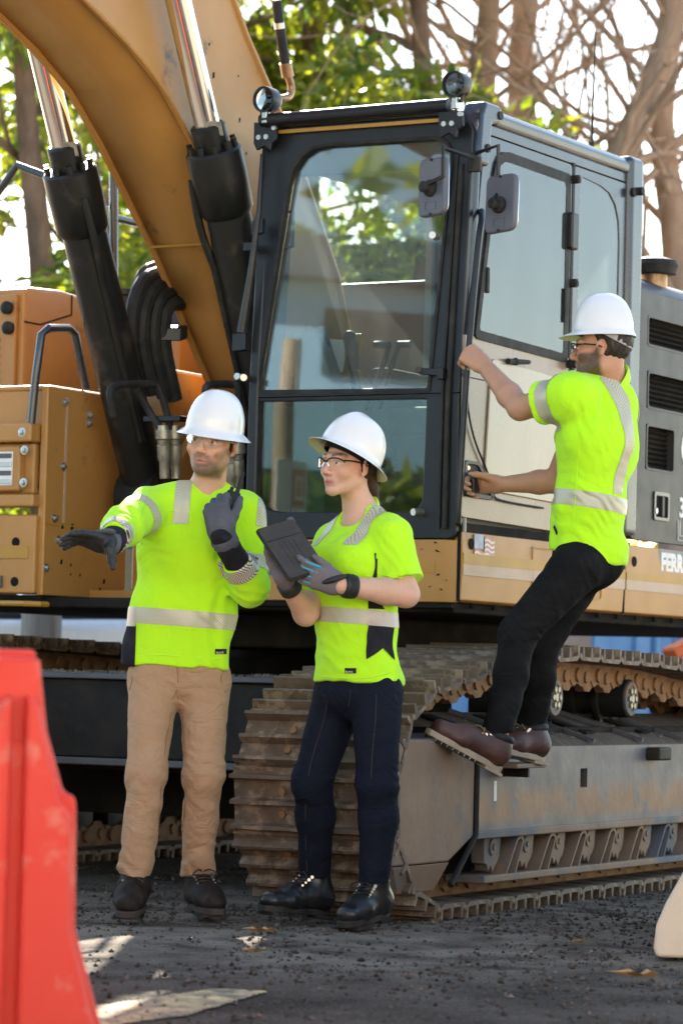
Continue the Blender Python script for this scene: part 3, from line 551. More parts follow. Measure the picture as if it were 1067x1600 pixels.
# ---- boom, hydraulic cylinders, hoses
BOOM = empty('boom', parent=EX)
low = [(-2.6,3.62), (-1.6,3.62), (-1.15,3.53), (-.863,3.42), (-.57,3.31), (-.32,3.185), (-.085,3.0), (.125,2.805), (.336,2.612), (.60,2.315), (.817,2.08), (1.05,1.80)]
top = [(1.30,1.86), (1.36,2.05), (1.10,2.62), (.80,3.0), (.55,3.28), (.437,3.385), (.30,3.52), (.15,3.70), (-.1,4.0), (-.6,4.4), (-1.4,4.7), (-2.6,4.75)]
prof = low + top
X0, X1 = -1.67, -1.22
def strip(loop, x0, x1, t):   # plate between two matching poly-lines
    pass
g = G().plate([(X1, p[0], p[1]) for p in prof], (-.018,0,0)).plate([(X0, p[0], p[1]) for p in prof], (.018,0,0)); obj('side_plate', g, 'yellow_paint', BOOM, .004)
n = len(low); vs = []; fs = []
for x in (X0+.012, X1-.012):
    for p in low: vs.append((x, p[0]+.004, p[1]+.016))
for i in range(n-1): fs.append((i, i+1, n+i+1, n+i))
g = G().add(vs, fs); o = obj('bottom_plate', g, 'yellow_paint', BOOM, smooth=60, fix=False); sm = o.modifiers.new('s', 'SOLIDIFY'); sm.thickness = .015
tp = top; n = len(tp); vs = [(x, p[0], p[1]-.012) for x in (X0-.01, X1+.012) for p in tp]; g = G().add(vs, [(i, i+1, n+i+1, n+i) for i in range(n-1)])
o = obj('top_plate', g, 'yellow_paint', BOOM, smooth=60, fix=False); sm = o.modifiers.new('s', 'SOLIDIFY'); sm.thickness = .02; sm.offset = 0
for x in (X0, X1):   # welded edge beads
    g = G().tube([(x, p[0], p[1]+.002) for p in low], .008, 6, sub=3); obj('weld_bead', g, 'yellow_paint', BOOM)
g = G().tube([(X1+.002,.30,2.648), (X1+.002,.62,2.95)], .006, 6).tube([(X0,.302,2.645), (X1,.302,2.645)], .006, 6); obj('weld_seam', g, 'yellow_stripe', BOOM)
obj('boom_foot', G().cyl((X0-.05,1.2,1.93), (X1+.05,1.2,1.93), .16, n=24), 'yellow_paint', BOOM)
obj('paint_chips', (lambda g: [g.obox((X1+.001, y_, z_), (0,1,.3), (0,0,1), (1,0,0), a_, b_, .001) for y_, z_, a_, b_ in ((.06,3.30,.006,.012), (.02,3.42,.003,.006), (.27,3.15,.004,.009), (-.05,3.28,.004,.008), (.33,3.02,.003,.006), (.25,3.33,.003,.004))] and g)(G()), 'under_dark', BOOM, kind='stuff')
# steel hydraulic line arching beside the cab roof
g = G().tube([(-1.15,0.422,3.676), (-1.15,0.459,3.549), (-1.15,0.508,3.422)], .021, 12, sub=3); obj('hydraulic_hose', g, 'rubber', BOOM)
obj('hose_sleeve', G().cyl((-1.15,0.447,3.584), (-1.15,0.454,3.561), .0225, n=12), 'zinc', BOOM)
g = G().tube([(-1.15,0.508,3.427), (-1.15,0.531,3.372)], .026, 12).tube([(-1.15,0.531,3.377), (-1.15,0.56,3.336), (-1.15,0.546,3.293), (-1.15,0.484,3.272), (-1.18,0.472,3.277)], .016, 12, sub=4); obj('steel_pipe', g, 'bronze_pipe', BOOM)
def cyl_set(x, foot, head, rod_end, seed):
    CY = empty('boom_cylinder', parent=EX)
    f, h, e = V3((x,*foot)), V3((x,*head)), V3((x,*rod_end)); d = nrm(h-f)
    obj('barrel', G().cyl(f, h-d*.20, .094, n=28), 'cylinder_black', CY)
    obj('gland', G().lathe([(.094,-.30), (.112,-.275), (.116,-.12), (.114,-.03), (.105,-.02), (.06,-.02)], h, d, 28).lathe([(.07,-.03), (.072,.075), (.062,.085), (.03,.085)], h, d, 24), 'cylinder_black', CY, smooth=40)
    gg = G(); a = nrm(np.cross(d, (1,0,0))); b = np.cross(d, a)
    for k in range(10):
        th = k*.628; p = h + (a*math.cos(th)+b*math.sin(th))*.094; gg.cyl(p-d*.03, p+d*.012, .013, n=6)
    obj('gland_bolts', gg, 'cylinder_black', CY, kind='stuff')
    obj('rod', G().cyl(h, e, .052, n=28), 'chrome', CY, smooth=60)
    obj('gland_wear', G().obox(h+V3((.05,-.06,.05)), (1,.5,0), d, (-.5,1,0), .03, .03, .004), 'fitting', CY, .003)
    s_ = nrm(V3((.75,-.66,0))) if x < -1.5 else nrm(V3((-.75,-.66,0)))
    obj('oil_line', G().tube([h-d*.16+s_*.115, h-d*.28+s_*.125, h-d*.40+s_*.125, h-d*.52+s_*.108, h-d*.62+s_*.105, f+d*.25+s_*.108], .017, 10, sub=3), 'cylinder_black', CY)
    obj('cylinder_eye', G().cyl(f+V3((-.09,0,0)), f+V3((.09,0,0)), .13, n=22), 'cylinder_black', CY)
cyl_set(-1.12, (.58,1.66), (-.095,2.985), (-.60,3.95), 1)
cyl_set(-1.77, (.50,1.60), (-.165,2.93), (-.66,3.92), 2)
# hoses between the boom foot and the deck
HB = empty('hose_bundle', parent=EX)
for k, (p, q, r_) in enumerate((((-1.75,0.311,2.327), (-1.7,0.493,2.565), .036), ((-1.72,0.341,2.289), (-1.68,0.505,2.524), .036), ((-1.7,0.399,2.281), (-1.66,0.526,2.485), .034), ((-1.68,0.448,2.272), (-1.64,0.538,2.431), .034), ((-1.78,0.378,2.376), (-1.74,0.518,2.597), .028))):
    p, q = V3(p), V3(q); obj('hose', G().tube([p+V3((0,.1,-.25)), p+V3((0,.0,-.02)), (p+q)/2+V3((0,-.05,.06)), q+V3((0,.08,.03)), q+V3((.05,.45,.25))], r_, 10, sub=4), 'rubber', HB)
obj('hose_clamp', G().obox((-1.7,0.423,2.297), (1,.5,0), (0,1,.3), (0,0,1), .12, .03, .03), 'black_paint', HB, .008)
# looped hoses with swivel fittings at the cylinder feet
for pts in ([(-1.55,-0.103,1.895), (-1.55,-0.135,1.984), (-1.55,-0.077,2.023), (-1.52,0.118,2.046), (-1.5,0.156,2.022), (-1.48,0.189,1.919), (-1.48,0.212,1.862)], [(-1.58,0.11,2.02), (-1.55,0.165,1.931), (-1.5,0.165,1.869)], [(-1.15,-0.035,1.919), (-1.15,-0.04,2.009), (-1.15,0.046,2.03), (-1.13,0.122,2.034), (-1.1,0.123,2.026), (-1.08,0.106,1.93)]):
    obj('return_hose', G().tube(pts, .0155, 10, sub=4), 'rubber', HB)
for p in ((-1.49,0.174,1.859), (-1.47,0.23,1.863), (-1.1,0.088,1.773), (-1.08,0.099,1.786)):
    p = V3(p); d = nrm((0,.12,-1)); obj('swivel_fitting', G().lathe([(.024,-.02), (.026,.0), (.034,.0), (.034,.035), (.025,.04), (.022,.06), (.027,.065), (.027,.12), (.021,.13), (.021,.2)], p, d, 12), 'fitting', HB)
obj('hose_bracket', G().obox((-1.5,0.201,1.907), (1,0,0), (0,1,0), (0,0,1), .09, .03, .012), 'black_paint', HB, .004)

# ---- boom mounting and left-hand boxes
TW = empty('boom_tower', parent=EX)
obj('tower_plate', G().prism([(.55,1.16), (1.5,1.16), (1.5,2.05), (1.2,2.2), (.95,2.1), (.62,1.75)], 'x', -1.745, -1.70), 'yellow_paint', TW, .008)
obj('tower_plate', G().prism([(.55,1.16), (1.5,1.16), (1.5,2.05), (1.2,2.2), (.95,2.1), (.62,1.75)], 'x', -1.19, -1.145), 'yellow_paint', TW, .008)
obj('valve_cover', G().box(-1.93,-1.765,.62,1.4,1.2,2.17), 'yellow_paint', TW, .02)
obj('deck_plate', G().box(-1.95,-1.0,.35,1.6,1.16,1.2), 'yellow_paint', TW)
obj('rounded_cover', G().prism([(-1.64,1.2), (-1.45,1.2), (-1.45,1.98), (-1.50,2.04), (-1.60,2.04), (-1.64,1.98)], 'y', .72, .76), 'yellow_paint', TW, .01)
obj('centre_block', G().box(-1.65,-1.2,.9,1.5,1.2,1.78), 'under_dark', TW, .01)
obj('tower_web', G().box(-1.70,-1.19,.60,.64,1.16,1.5), 'under_dark', TW)
obj('frame_front', G().box(-1.40,-1.0,.12,.16,1.155,1.26), 'yellow_paint', TW, .01)
BX = empty('tool_box', parent=EX)
def yb(nm, *a, m='yellow_paint', bev=.012): return obj(nm, G().box(*a), m, BX, bev)
yb('box_side', -1.985,-1.95,-.0,.62,1.165,2.04, bev=.008)
obj('box_front', G().prism([(-.0,1.62), (.03,1.62), (.03,2.04), (.06,2.04), (.06,1.62)], 'x', -3.0, -1.98), 'yellow_paint', BX, .006)
yb('box_top', -3.0,-1.955,.02,.62,2.02,2.045)
yb('step_ledge', -3.0,-1.99,-.06,.02,1.80,1.88)
yb('step_ledge', -3.0,-1.975,-.05,.02,1.53,1.585)
yb('lower_box', -3.0,-1.972,-.03,.03,1.17,1.50)
yb('lower_face', -3.0,-2.0,-.015,.03,1.585,1.8)
yb('recess_plate', -2.45,-2.005,-.035,-.028,1.315,1.37, m='yellow_stripe', bev=.003)
f_ = yb('lamp_housing', -2.5,-2.045,-.055,-.01,1.595,1.785)
for k in range(4): obj('lamp_rib', G().box(-2.5,-2.085,-.062,-.05,1.625+.036*k,1.645+.036*k), 'mirror_shell' if k % 2 else 'zinc', f_, .002)
obj('lamp_lens', G().box(-2.5,-2.08,-.058,-.052,1.62,1.76), 'white_decal', f_)
for b_, z_ in ((-2.035,1.84), (-2.02,1.765), (-2.02,1.63)): obj('bolt', G().lathe([(.02,0), (.02,.006), (.011,.007), (.010,.018), (.002,.02)], (b_,-.055,z_), (0,-1,0), 10), 'zinc', BX)
for a_, z_ in ((.12,1.98), (.12,1.71), (.07,1.49), (.10,1.40), (.30,1.94), (.30,1.905), (.02,1.28)): obj('bolt', G().lathe([(.018,0), (.018,.005), (.010,.006), (.009,.016), (.002,.018)], (-1.95,a_,z_), (1,0,0), 10), 'zinc', BX)
obj('seam', G().box(-1.951,-1.9475,.13,.145,1.47,2.0), 'pale_stripe', BX)
obj('seam', G().box(-1.951,-1.947,.0,.62,1.462,1.468), 'yellow_stripe', BX)
for z_ in (1.385, 1.22): obj('front_hole', G().cyl((-2.07,-.032,z_), (-2.07,-.0285,z_), .02, n=16), 'under_dark', BX)
obj('tie_lug', G().box(-2.2,-2.13,-.045,-.03,1.195,1.245), 'mirror_shell', BX, .004)
g = G()
for a_, z_, s_ in ((.13,1.31,.01), (.2,1.30,.006), (.2,1.26,.005), (.27,1.26,.006), (.42,1.2,.012), (.13,1.46,.012), (.2,1.46,.014), (.45,1.24,.01)): g.obox((-1.9485,a_,z_), (0,1,0), (0,.2,1), (1,0,0), s_*.6, s_, .001)
obj('paint_chips', g, 'under_dark', BX, kind='stuff')
obj('yellow_sling', G().tube([(-3.0,-.03,1.135), (-2.2,-.03,1.13), (-1.95,-.02,1.128), (-1.94,.5,1.13)], .012, 8, sub=3), 'yellow_stripe', BX)
obj('box_underside', G().box(-3.0,-1.955,.0,.62,1.14,1.165), 'under_dark', BX)
# fuel tank behind it
TK = empty('fuel_tank', parent=EX)
TB_ = -2.56
obj('tank_body', G().prism([(.66,2.0), (1.32,2.0), (1.32,2.55), (.95,2.575), (.70,2.56), (.66,2.545)], 'x', -3.4, TB_), 'yellow_paint', TK, .02)
obj('tank_body', G().prism([(1.33,2.0), (2.2,2.0), (2.2,2.45), (1.33,2.53)], 'x', -3.4, TB_+.03), 'yellow_paint', TK, .02)
obj('louvre_panel', G().box(-3.4,TB_-.03,.635,.66,2.04,2.52), 'yellow_paint', TK, .006)
for k in range(7): obj('louvre', G().obox((TB_-.31,.632,2.11+.035*k), (1,0,0), (0,1,.5), (0,-.5,1), .2, .012, .004), 'under_dark', TK)
for b_, z_ in ((TB_-.07,2.46), (TB_-.06,2.37)): obj('rubber_stop', G().lathe([(.028,0), (.03,.02), (.018,.03), (.006,.032)], (b_,.635,z_), (0,-1,0), 14), 'rubber', TK)
obj('tank_hole', G().cyl((TB_-.001,.98,2.10), (TB_+.0015,.98,2.10), .026, n=18), 'under_dark', TK)
for a_, z_ in ((.80,2.10), (1.06,2.08)): obj('bolt', G().lathe([(.018,0), (.018,.005), (.010,.006), (.009,.016), (.002,.018)], (TB_,a_,z_), (1,0,0), 10), 'zinc', TK)
obj('seam_line', G().tube([(TB_+.002,.66,2.40), (TB_+.002,.78,2.40), (TB_+.002,1.02,2.47), (TB_+.002,1.02,2.56)], .004, 6), 'under_dark', TK)
obj('filler_cap', G().lathe([(.07,-.06), (.07,.0), (.085,.005), (.085,.03), (.02,.035)], (-2.1,0.771,2.503), (0,0,1), 20), 'black_paint', TK)
obj('filler_neck', G().box(-2.2,-1.99,1.05,1.5,2.1,2.36), 'yellow_paint', TK, .01)
# hand rails on the left
RL = empty('hand_rail', parent=EX)
obj('rail', G().tube([(-2.014,-0.03,1.851), (-1.996,-0.03,2.07), (-1.974,-0.03,2.251), (-1.96,0,2.278), (-1.962,0.15,2.295), (-1.963,0.2,2.276), (-1.954,0.28,2.05)], .018, 12, sub=1), 'blue_black', RL)
obj('rail', G().tube([(-2.963,0.9,2.963), (-2.894,0.9,3.039), (-2.798,0.9,3.151), (-2.61,0.9,3.082), (-2.361,0.9,2.969), (-2.325,0.9,2.915), (-2.274,0.9,2.654)], .018, 12), 'blue_black', RL)
obj('rail', G().tube([(-2.3,0.977,2.52), (-2.3,0.943,3.152)], .02, 12).tube([(-2.3,0.957,2.893), (-2.3,1.281,2.894)], .018, 12).tube([(-2.35,0.833,2.965), (-2.35,0.961,2.94), (-2.35,1.012,2.671)], .014, 10).tube([(-2.3,1.327,2.62), (-2.3,1.33,2.975)], .02, 10), 'blue_black', RL)
obj('rail_mirror', G().prism([(1.9,2.63), (2.12,2.63), (2.10,2.72), (1.95,2.74)], 'x', -2.34, -2.22), 'mirror_shell', RL, .015)

# ---- undercarriage
OT = (0.326,-0.748,0)
PITCH = .228
def track_path():
    """centre line of the chain in the (a,z) plane, evenly stepped"""
    pts = []
    Ri, Rs = .385, .40; ci, cs = (.055, .43), (3.75, .45)
    for k in range(14): 
        t = R(-90 - 180*k/13*1.0); pts.append((ci[0]+Ri*math.cos(t), ci[1]+Ri*math.sin(t)))
    pts += [(.42,.872), (.85,.915), (1.28,.955), (1.8,.945), (2.2,.942), (2.6,.925), (3.2,.88)]
    for k in range(1, 13):
        t = R(80 - 170*k/12); pts.append((cs[0]+Rs*math.cos(t), cs[1]+Rs*math.sin(t)))
    pts += [(3.2,.046), (1.6,.045), (.1,.045)]
    P = [V3(p) for p in pts] + [V3(pts[0])]
    seg = [np.linalg.norm(P[i+1]-P[i]) for i in range(len(P)-1)]; tot = sum(seg); n = round(tot/PITCH); st = tot/n; out = []
    def at(s):
        s %= tot
        for i, L in enumerate(seg):
            if s <= L: return P[i] + (P[i+1]-P[i])*s/L
            s -= L
        return P[0]
    for k in range(n):
        a, b = at(k*st), at((k+1)*st); out.append(((a+b)/2, math.atan2(b[1]-a[1], b[0]-a[0])))
    return out
def shoe_geo(w):
    # section in (s, h): h outward; triple grouser
    s = [(-.108,.012), (-.098,.0), (-.082,-.004), (.07,-.004), (.085,.006), (.104,.006), (.104,.016), (.094,.018), (.091,.05), (.080,.05), (.074,.014), (.016,.010), (.011,.045), (-.001,.045), (-.006,.010), (-.062,.010), (-.067,.045), (-.079,.045), (-.084,.012), (-.096,.024)]
    g = G().prism([(p[0]*1.14, p[1]*1.12) for p in s], 'x', -w, 0)
    return g
SHOE_W = .645
shoe_me = mesh_of('track_shoe', shoe_geo(SHOE_W), 25); shoe_me.materials.append(MAT['track_steel'])
g = G()
for b in (-.22, -.48):
    pr = [(-.118,-.03), (-.10,-.085), (-.06,-.10), (-.03,-.072), (.03,-.072), (.06,-.10), (.10,-.085), (.112,-.04), (.10,-.006), (-.10,-.006)]
    g.prism(pr, 'x', b-.026, b+.026)
    g.prism([(-.05,-.09), (-.015,-.118), (.03,-.118), (.07,-.09), (.06,-.07), (-.045,-.07)], 'x', b-.02, b+.02)
    g.cyl((b+.026,.10,-.052), (b+.038,.10,-.052), .03, n=12); g.cyl((b+.02,-.015,-.06), (b+.034,-.015,-.06), .026, n=10)
g.cyl((-.50,.10,-.052), (-.19,.10,-.052), .024, n=10)
g.v = [(p[0], p[1]*1.14, p[2]) for p in g.v]
link_me = mesh_of('track_link', g, 30); link_me.materials.append(MAT['link_rust'])
g = G()
for b in (-.25, -.45):
    for s in (-.035, .045): g.cyl((b,s,.009), (b,s,.024), .014, n=6)
bolt_me = mesh_of('shoe_bolt', g, 30); bolt_me.materials.append(MAT['link_rust'])
def make_track(off, label, mirror_):
    T = empty('crawler_track', (OT[0]+off[0], OT[1]+off[1], 0), R(4), EX); T['label'] = label
    for (p, ang) in track_path():
        # local frame: s along the chain, h outward (to the right of travel along the loop)
        s = V3((0, math.cos(ang), math.sin(ang))); h = V3((0, math.sin(ang), -math.cos(ang)))
        if (p[1]-.45)*h[2] < -.2: h = -h
        cc = V3((0, 1.8, .45)); pc = V3((0, p[0], p[1]))
        if (pc-cc) @ h < 0: h = -h
        X = np.cross(s, h); sgn = 1 if X[0] > 0 else -1; X = X*sgn; s = s*sgn
        M = Matrix(np.column_stack([X, s, h]).tolist()).to_4x4(); M.translation = Vector(pc)
        for nm, me in (('track_shoe', shoe_me), ('track_link', link_me), ('shoe_bolt', bolt_me)):
            if nm == 'shoe_bolt' and not (p[0] < .4): continue
            o = bpy.data.objects.new(nm, me); COL.objects.link(o); o.parent = T; o.matrix_local = M
            if nm == 'shoe_bolt': o['kind'] = 'stuff'
    return T
def make_frame(off, side):
    """side +1: plain outer face towards +x; -1: only inner face matters"""
    F = empty('track_frame', (OT[0]+off[0], OT[1]+off[1], 0), R(4), EX)
    def pr(nm, prof, x0, x1, m, bev=.006, **k): return obj(nm, G().prism(prof, 'x', x0, x1), m, F, bev, **k)
    # idler guard, side plate and slope of the deck
    gd = pr('idler_guard', [(-.345,.20), (-.335,.58), (-.325,.62), (-.29,.648), (.345,.625), (.352,.53), (.352,.285), (.135,.20)], -.055, -.005, 'frame_tan', .01)
    obj('guard_edge', G().tube([(-.004,.365,.63), (-.004,.367,.29), (-.004,.15,.115)], .012, 8), 'dark_steel', gd)
    obj('guard_top', G().prism([(-.012,.645), (-.20,.66), (-.20,.64), (-.02,.62)], 'y', -.29, .345), 'frame_grey', gd, .008)
    obj('guard_skirt', G().add([(-.004,-.345,.198), (-.004,.135,.198), (-.03,.06,.10), (-.03,-.25,.10), (-.04,-.345,.198), (-.04,.135,.198), (-.045,.06,.10), (-.045,-.25,.10)], [(0,1,2,3), (7,6,5,4), (0,3,7,4), (1,0,4,5), (2,1,5,6), (3,2,6,7)]), 'frame_tan', gd, .003)
    h = (1.415, 1.49, .445, .52)
    g = G()
    for y0, y1, z0, z1 in ((.385,h[0],.30,.61), (h[1],4.0,.30,.61), (h[0],h[1],.30,h[2]), (h[0],h[1],h[3],.61)): g.box(-.05,-.012,y0,y1,z0,z1)
    sp = obj('side_panel', g, 'frame_grey', F)
    obj('panel_hole', G().box(-.09,-.06,h[0]-.02,h[1]+.02,h[2]-.02,h[3]+.02), 'under_dark', sp)
    obj('panel_lip', G().box(-.06,-.002,.36,4.0,.272,.302), 'frame_tan', sp, .006)
    g = G().prism([(-.012,.605), (-.05,.632), (-.42,.735), (-.42,.70), (-.05,.60)], 'y', .385, 4.0); dk = obj('deck', g, 'deck_dirt', F, .012)
    for y_ in (.62, 1.12, 1.75, 2.4): obj('deck_slot', G().obox((-.22,y_,.69), (1,0,-.28), (0,1,0), (.28,0,1), .12, .045, .004), 'under_dark', dk)
    for y_ in (.98, 1.55, 2.1, 2.6): obj('deck_rib', G().obox((-.2,y_,.684), (1,0,-.28), (0,1,0), (.28,0,1), .2, .012, .008), 'frame_grey', dk)
    obj('white_mark', G().box(-.013,-.0105,.545,.57,.41,.485), 'white_decal', sp)
    obj('step_bracket', G().box(-.02,.10,.50,.78,.535,.553), 'frame_tan', F, .004)
    obj('step_rib', G().box(-.02,.09,.63,.645,.50,.537), 'dark_steel', F)
    obj('grease_boss', G().box(-.015,.05,2.15,2.30,.545,.60), 'dark_steel', sp, .01)
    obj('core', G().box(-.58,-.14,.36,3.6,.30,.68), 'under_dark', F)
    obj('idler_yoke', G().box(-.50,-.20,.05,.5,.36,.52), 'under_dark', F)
    obj('idler_wheel', G().cyl((-.44,.055,.43), (-.26,.055,.43), .30, n=36).cyl((-.39,.055,.43), (-.31,.055,.43), .335, n=36).cyl((-.255,.055,.43), (-.20,.055,.43), .12, n=20), 'link_rust', F)
    obj('sprocket', G().cyl((-.40,3.75,.45), (-.30,3.75,.45), .33, n=30), 'link_rust', F)
    # lower rollers, hangers, slanted guards and the guard rail
    for k in range(10):
        a = .62 + .325*k
        ro = obj('track_roller', G().lathe([(.05,-.50), (.095,-.49), (.095,-.42), (.075,-.41), (.075,-.29), (.095,-.28), (.095,-.20), (.05,-.19)], (0,a,.185), (1,0,0), 20), 'dark_steel', F)
        obj('roller_hanger', G().prism([(a-.075,.275), (a-.07,.175), (a-.045,.17), (a-.03,.145), (a-.01,.165), (a+.015,.135), (a+.035,.165), (a+.055,.175), (a+.075,.20), (a+.085,.275)], 'x', -.10, -.045), 'frame_tan', F, .004)
        obj('hanger_bolt', G().cyl((-.046,a,.235), (-.038,a,.235), .032, n=14).cyl((-.038,a,.235), (-.032,a,.235), .012, n=8), 'frame_tan', F)
        if k < 9:
            b = a + .165
            o1 = [(b-.10,.132), (b+.0,.255), (b+.025,.272), (b+.06,.272), (b+.075,.255), (b+.0,.132)]
            i1 = [(b-.088,.132), (b+.012,.252), (b+.03,.262), (b+.052,.262), (b+.062,.25), (b-.012,.132)]
            obj('guard_strut', G().ring([(-.16,p[0],p[1]) for p in o1], [(-.16,p[0],p[1]) for p in i1], (.145,0,0)), 'frame_tan', F)
    obj('guard_rail', G().box(-.17,-.01,.47,3.6,.105,.134), 'frame_tan', F, .006)
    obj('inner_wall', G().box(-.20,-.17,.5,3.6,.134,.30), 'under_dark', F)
    for a in (1.50, 2.36):
        cr = obj('carrier_roller', G().lathe([(.03,-.50), (.092,-.50), (.092,-.40), (.070,-.395), (.070,-.31), (.10,-.305), (.10,-.285), (.082,-.28), (.082,-.17), (.074,-.165), (.05,-.17)], (0,a,.80), (1,0,0), 28), 'dark_steel', F)
        obj('roller_cap', G().lathe([(.075,-.166), (.073,-.158), (.055,-.158), (.055,-.163), (.01,-.163)], (0,a,.80), (1,0,0), 26), 'frame_tan', cr)
        gq = G()
        for q in range(6):
            t = q*1.047; gq.cyl((-.163,a+.035*math.cos(t),.80+.035*math.sin(t)), (-.150,a+.035*math.cos(t),.80+.035*math.sin(t)), .012, n=6)
        gq.cyl((-.163,a,.80), (-.152,a,.80), .018, n=8); obj('cap_bolts', gq, 'fitting', cr, kind='stuff')
        obj('roller_post', G().box(-.52,-.42,a-.06,a+.06,.66,.84), 'dark_steel', F, .01)
        obj('roller_post', G().box(-.40,-.30,a+.14,a+.24,.66,.84), 'dark_steel', F, .01)
    return F
dl = -2.62; th_ = R(4)
make_track((0, 0), 'rusty crawler track under the cab, three raised bars on each shoe', 1)
make_frame((0, 0), 1)
offL = (dl*math.cos(th_), dl*math.sin(th_))
make_track(offL, 'crawler track on the far side, in shadow', -1)
FL = make_frame(offL, -1)
# the far frame shows its inner face: turn it round its own middle
FL.rotation_euler = (0, 0, R(184)); mid = V3((-.35*2, 3.6, 0))
c_, s_ = math.cos(th_), math.sin(th_)
FL.location = (OT[0]+offL[0] + c_*mid[0]-s_*mid[1], OT[1]+offL[1] + s_*mid[0]+c_*mid[1], 0)
CB = empty('car_body', (OT[0], OT[1], 0), R(4), EX)
obj('front_beam', G().box(-2.75,-.62,1.0,1.06,.50,.825), 'dark_steel', CB, .01)
obj('beam_lip', G().box(-2.75,-.62,.97,1.06,.825,.85), 'frame_grey', CB, .006)
obj('beam_lip', G().box(-2.75,-.62,.97,1.06,.47,.50), 'frame_grey', CB, .006)
obj('centre_box', G().box(-2.1,-1.1,1.06,2.6,.45,.86), 'under_dark', CB, .01)
obj('beam_leg', G().box(-2.75,-.62,1.5,1.6,.25,.5), 'under_dark', CB)
obj('beam_leg', G().prism([(-.85,.50), (-.60,.50), (-.60,.30), (-.70,.30)], 'y', .8, 2.6), 'under_dark', CB)
g = G(); rs = random.Random(3)
for k in range(900):
    s = rs.choice((0, 1, 2))
    if s == 0: p = (-2.7+rs.random()*1.7, .98+rs.random()*.07, .85); h = .012
    elif s == 1:
        a = .5+rs.random()*2.2; u = rs.random()**1.6; p = (-.06-.30*u, a, .637+.29*.30*u); h = .008
        if math.sin(a*9)+math.sin(a*23+1) < .3: continue
    else: p = (-.95+rs.random()*.25, 1.0+rs.random()*.4, .52+.1*rs.random()); h = .03
    r_ = h*(.5+rs.random()); t = rs.random()*6; c = V3(p)
    g.add([c+V3((r_*math.cos(t),r_*math.sin(t),0)), c+V3((r_*math.cos(t+2.1),r_*math.sin(t+2.1),0)), c+V3((r_*math.cos(t+4.2),r_*math.sin(t+4.2),0)), c+V3((0,0,r_*.9))], [(0,1,3), (1,2,3), (2,0,3), (0,2,1)])
obj('soil_crumbs', g, 'dirt', CB, smooth=0, kind='stuff')

# =================================================================== PEOPLE
from mathutils.bvhtree import BVHTree
def rcone(a, b, ra, rb, w=None, sx=1.0):
    a, b = V3(a), V3(b); ba = b-a; L2 = ba @ ba + 1e-12
    if w is not None: w = nrm(w)
    def f(P):
        q = P-a; t = np.clip(q @ ba / L2, 0, 1); q = q - t[..., None]*ba; r = ra+(rb-ra)*t
        if w is None: return np.sqrt((q*q).sum(-1)) - r
        qw = q @ w; rest = np.maximum((q*q).sum(-1) - qw*qw, 0)
        return np.sqrt((qw/sx)**2 + rest) - r
    return f
def ell(c, r, Rm=np.eye(3)):
    c, r = V3(c), V3(r)
    def f(P):
        q = (P-c) @ Rm; k0 = np.sqrt(((q/r)**2).sum(-1)); k1 = np.sqrt(((q/(r*r))**2).sum(-1)) + 1e-9; return k0*(k0-1)/k1
    return f
def half(co, no):
    co, no = V3(co), nrm(no)
    return lambda P: (P-co) @ no
def smin(a, b, k):
    if k <= 0: return np.minimum(a, b)
    h = np.maximum(k-np.abs(a-b), 0)/k; return np.minimum(a, b) - h*h*k*.25
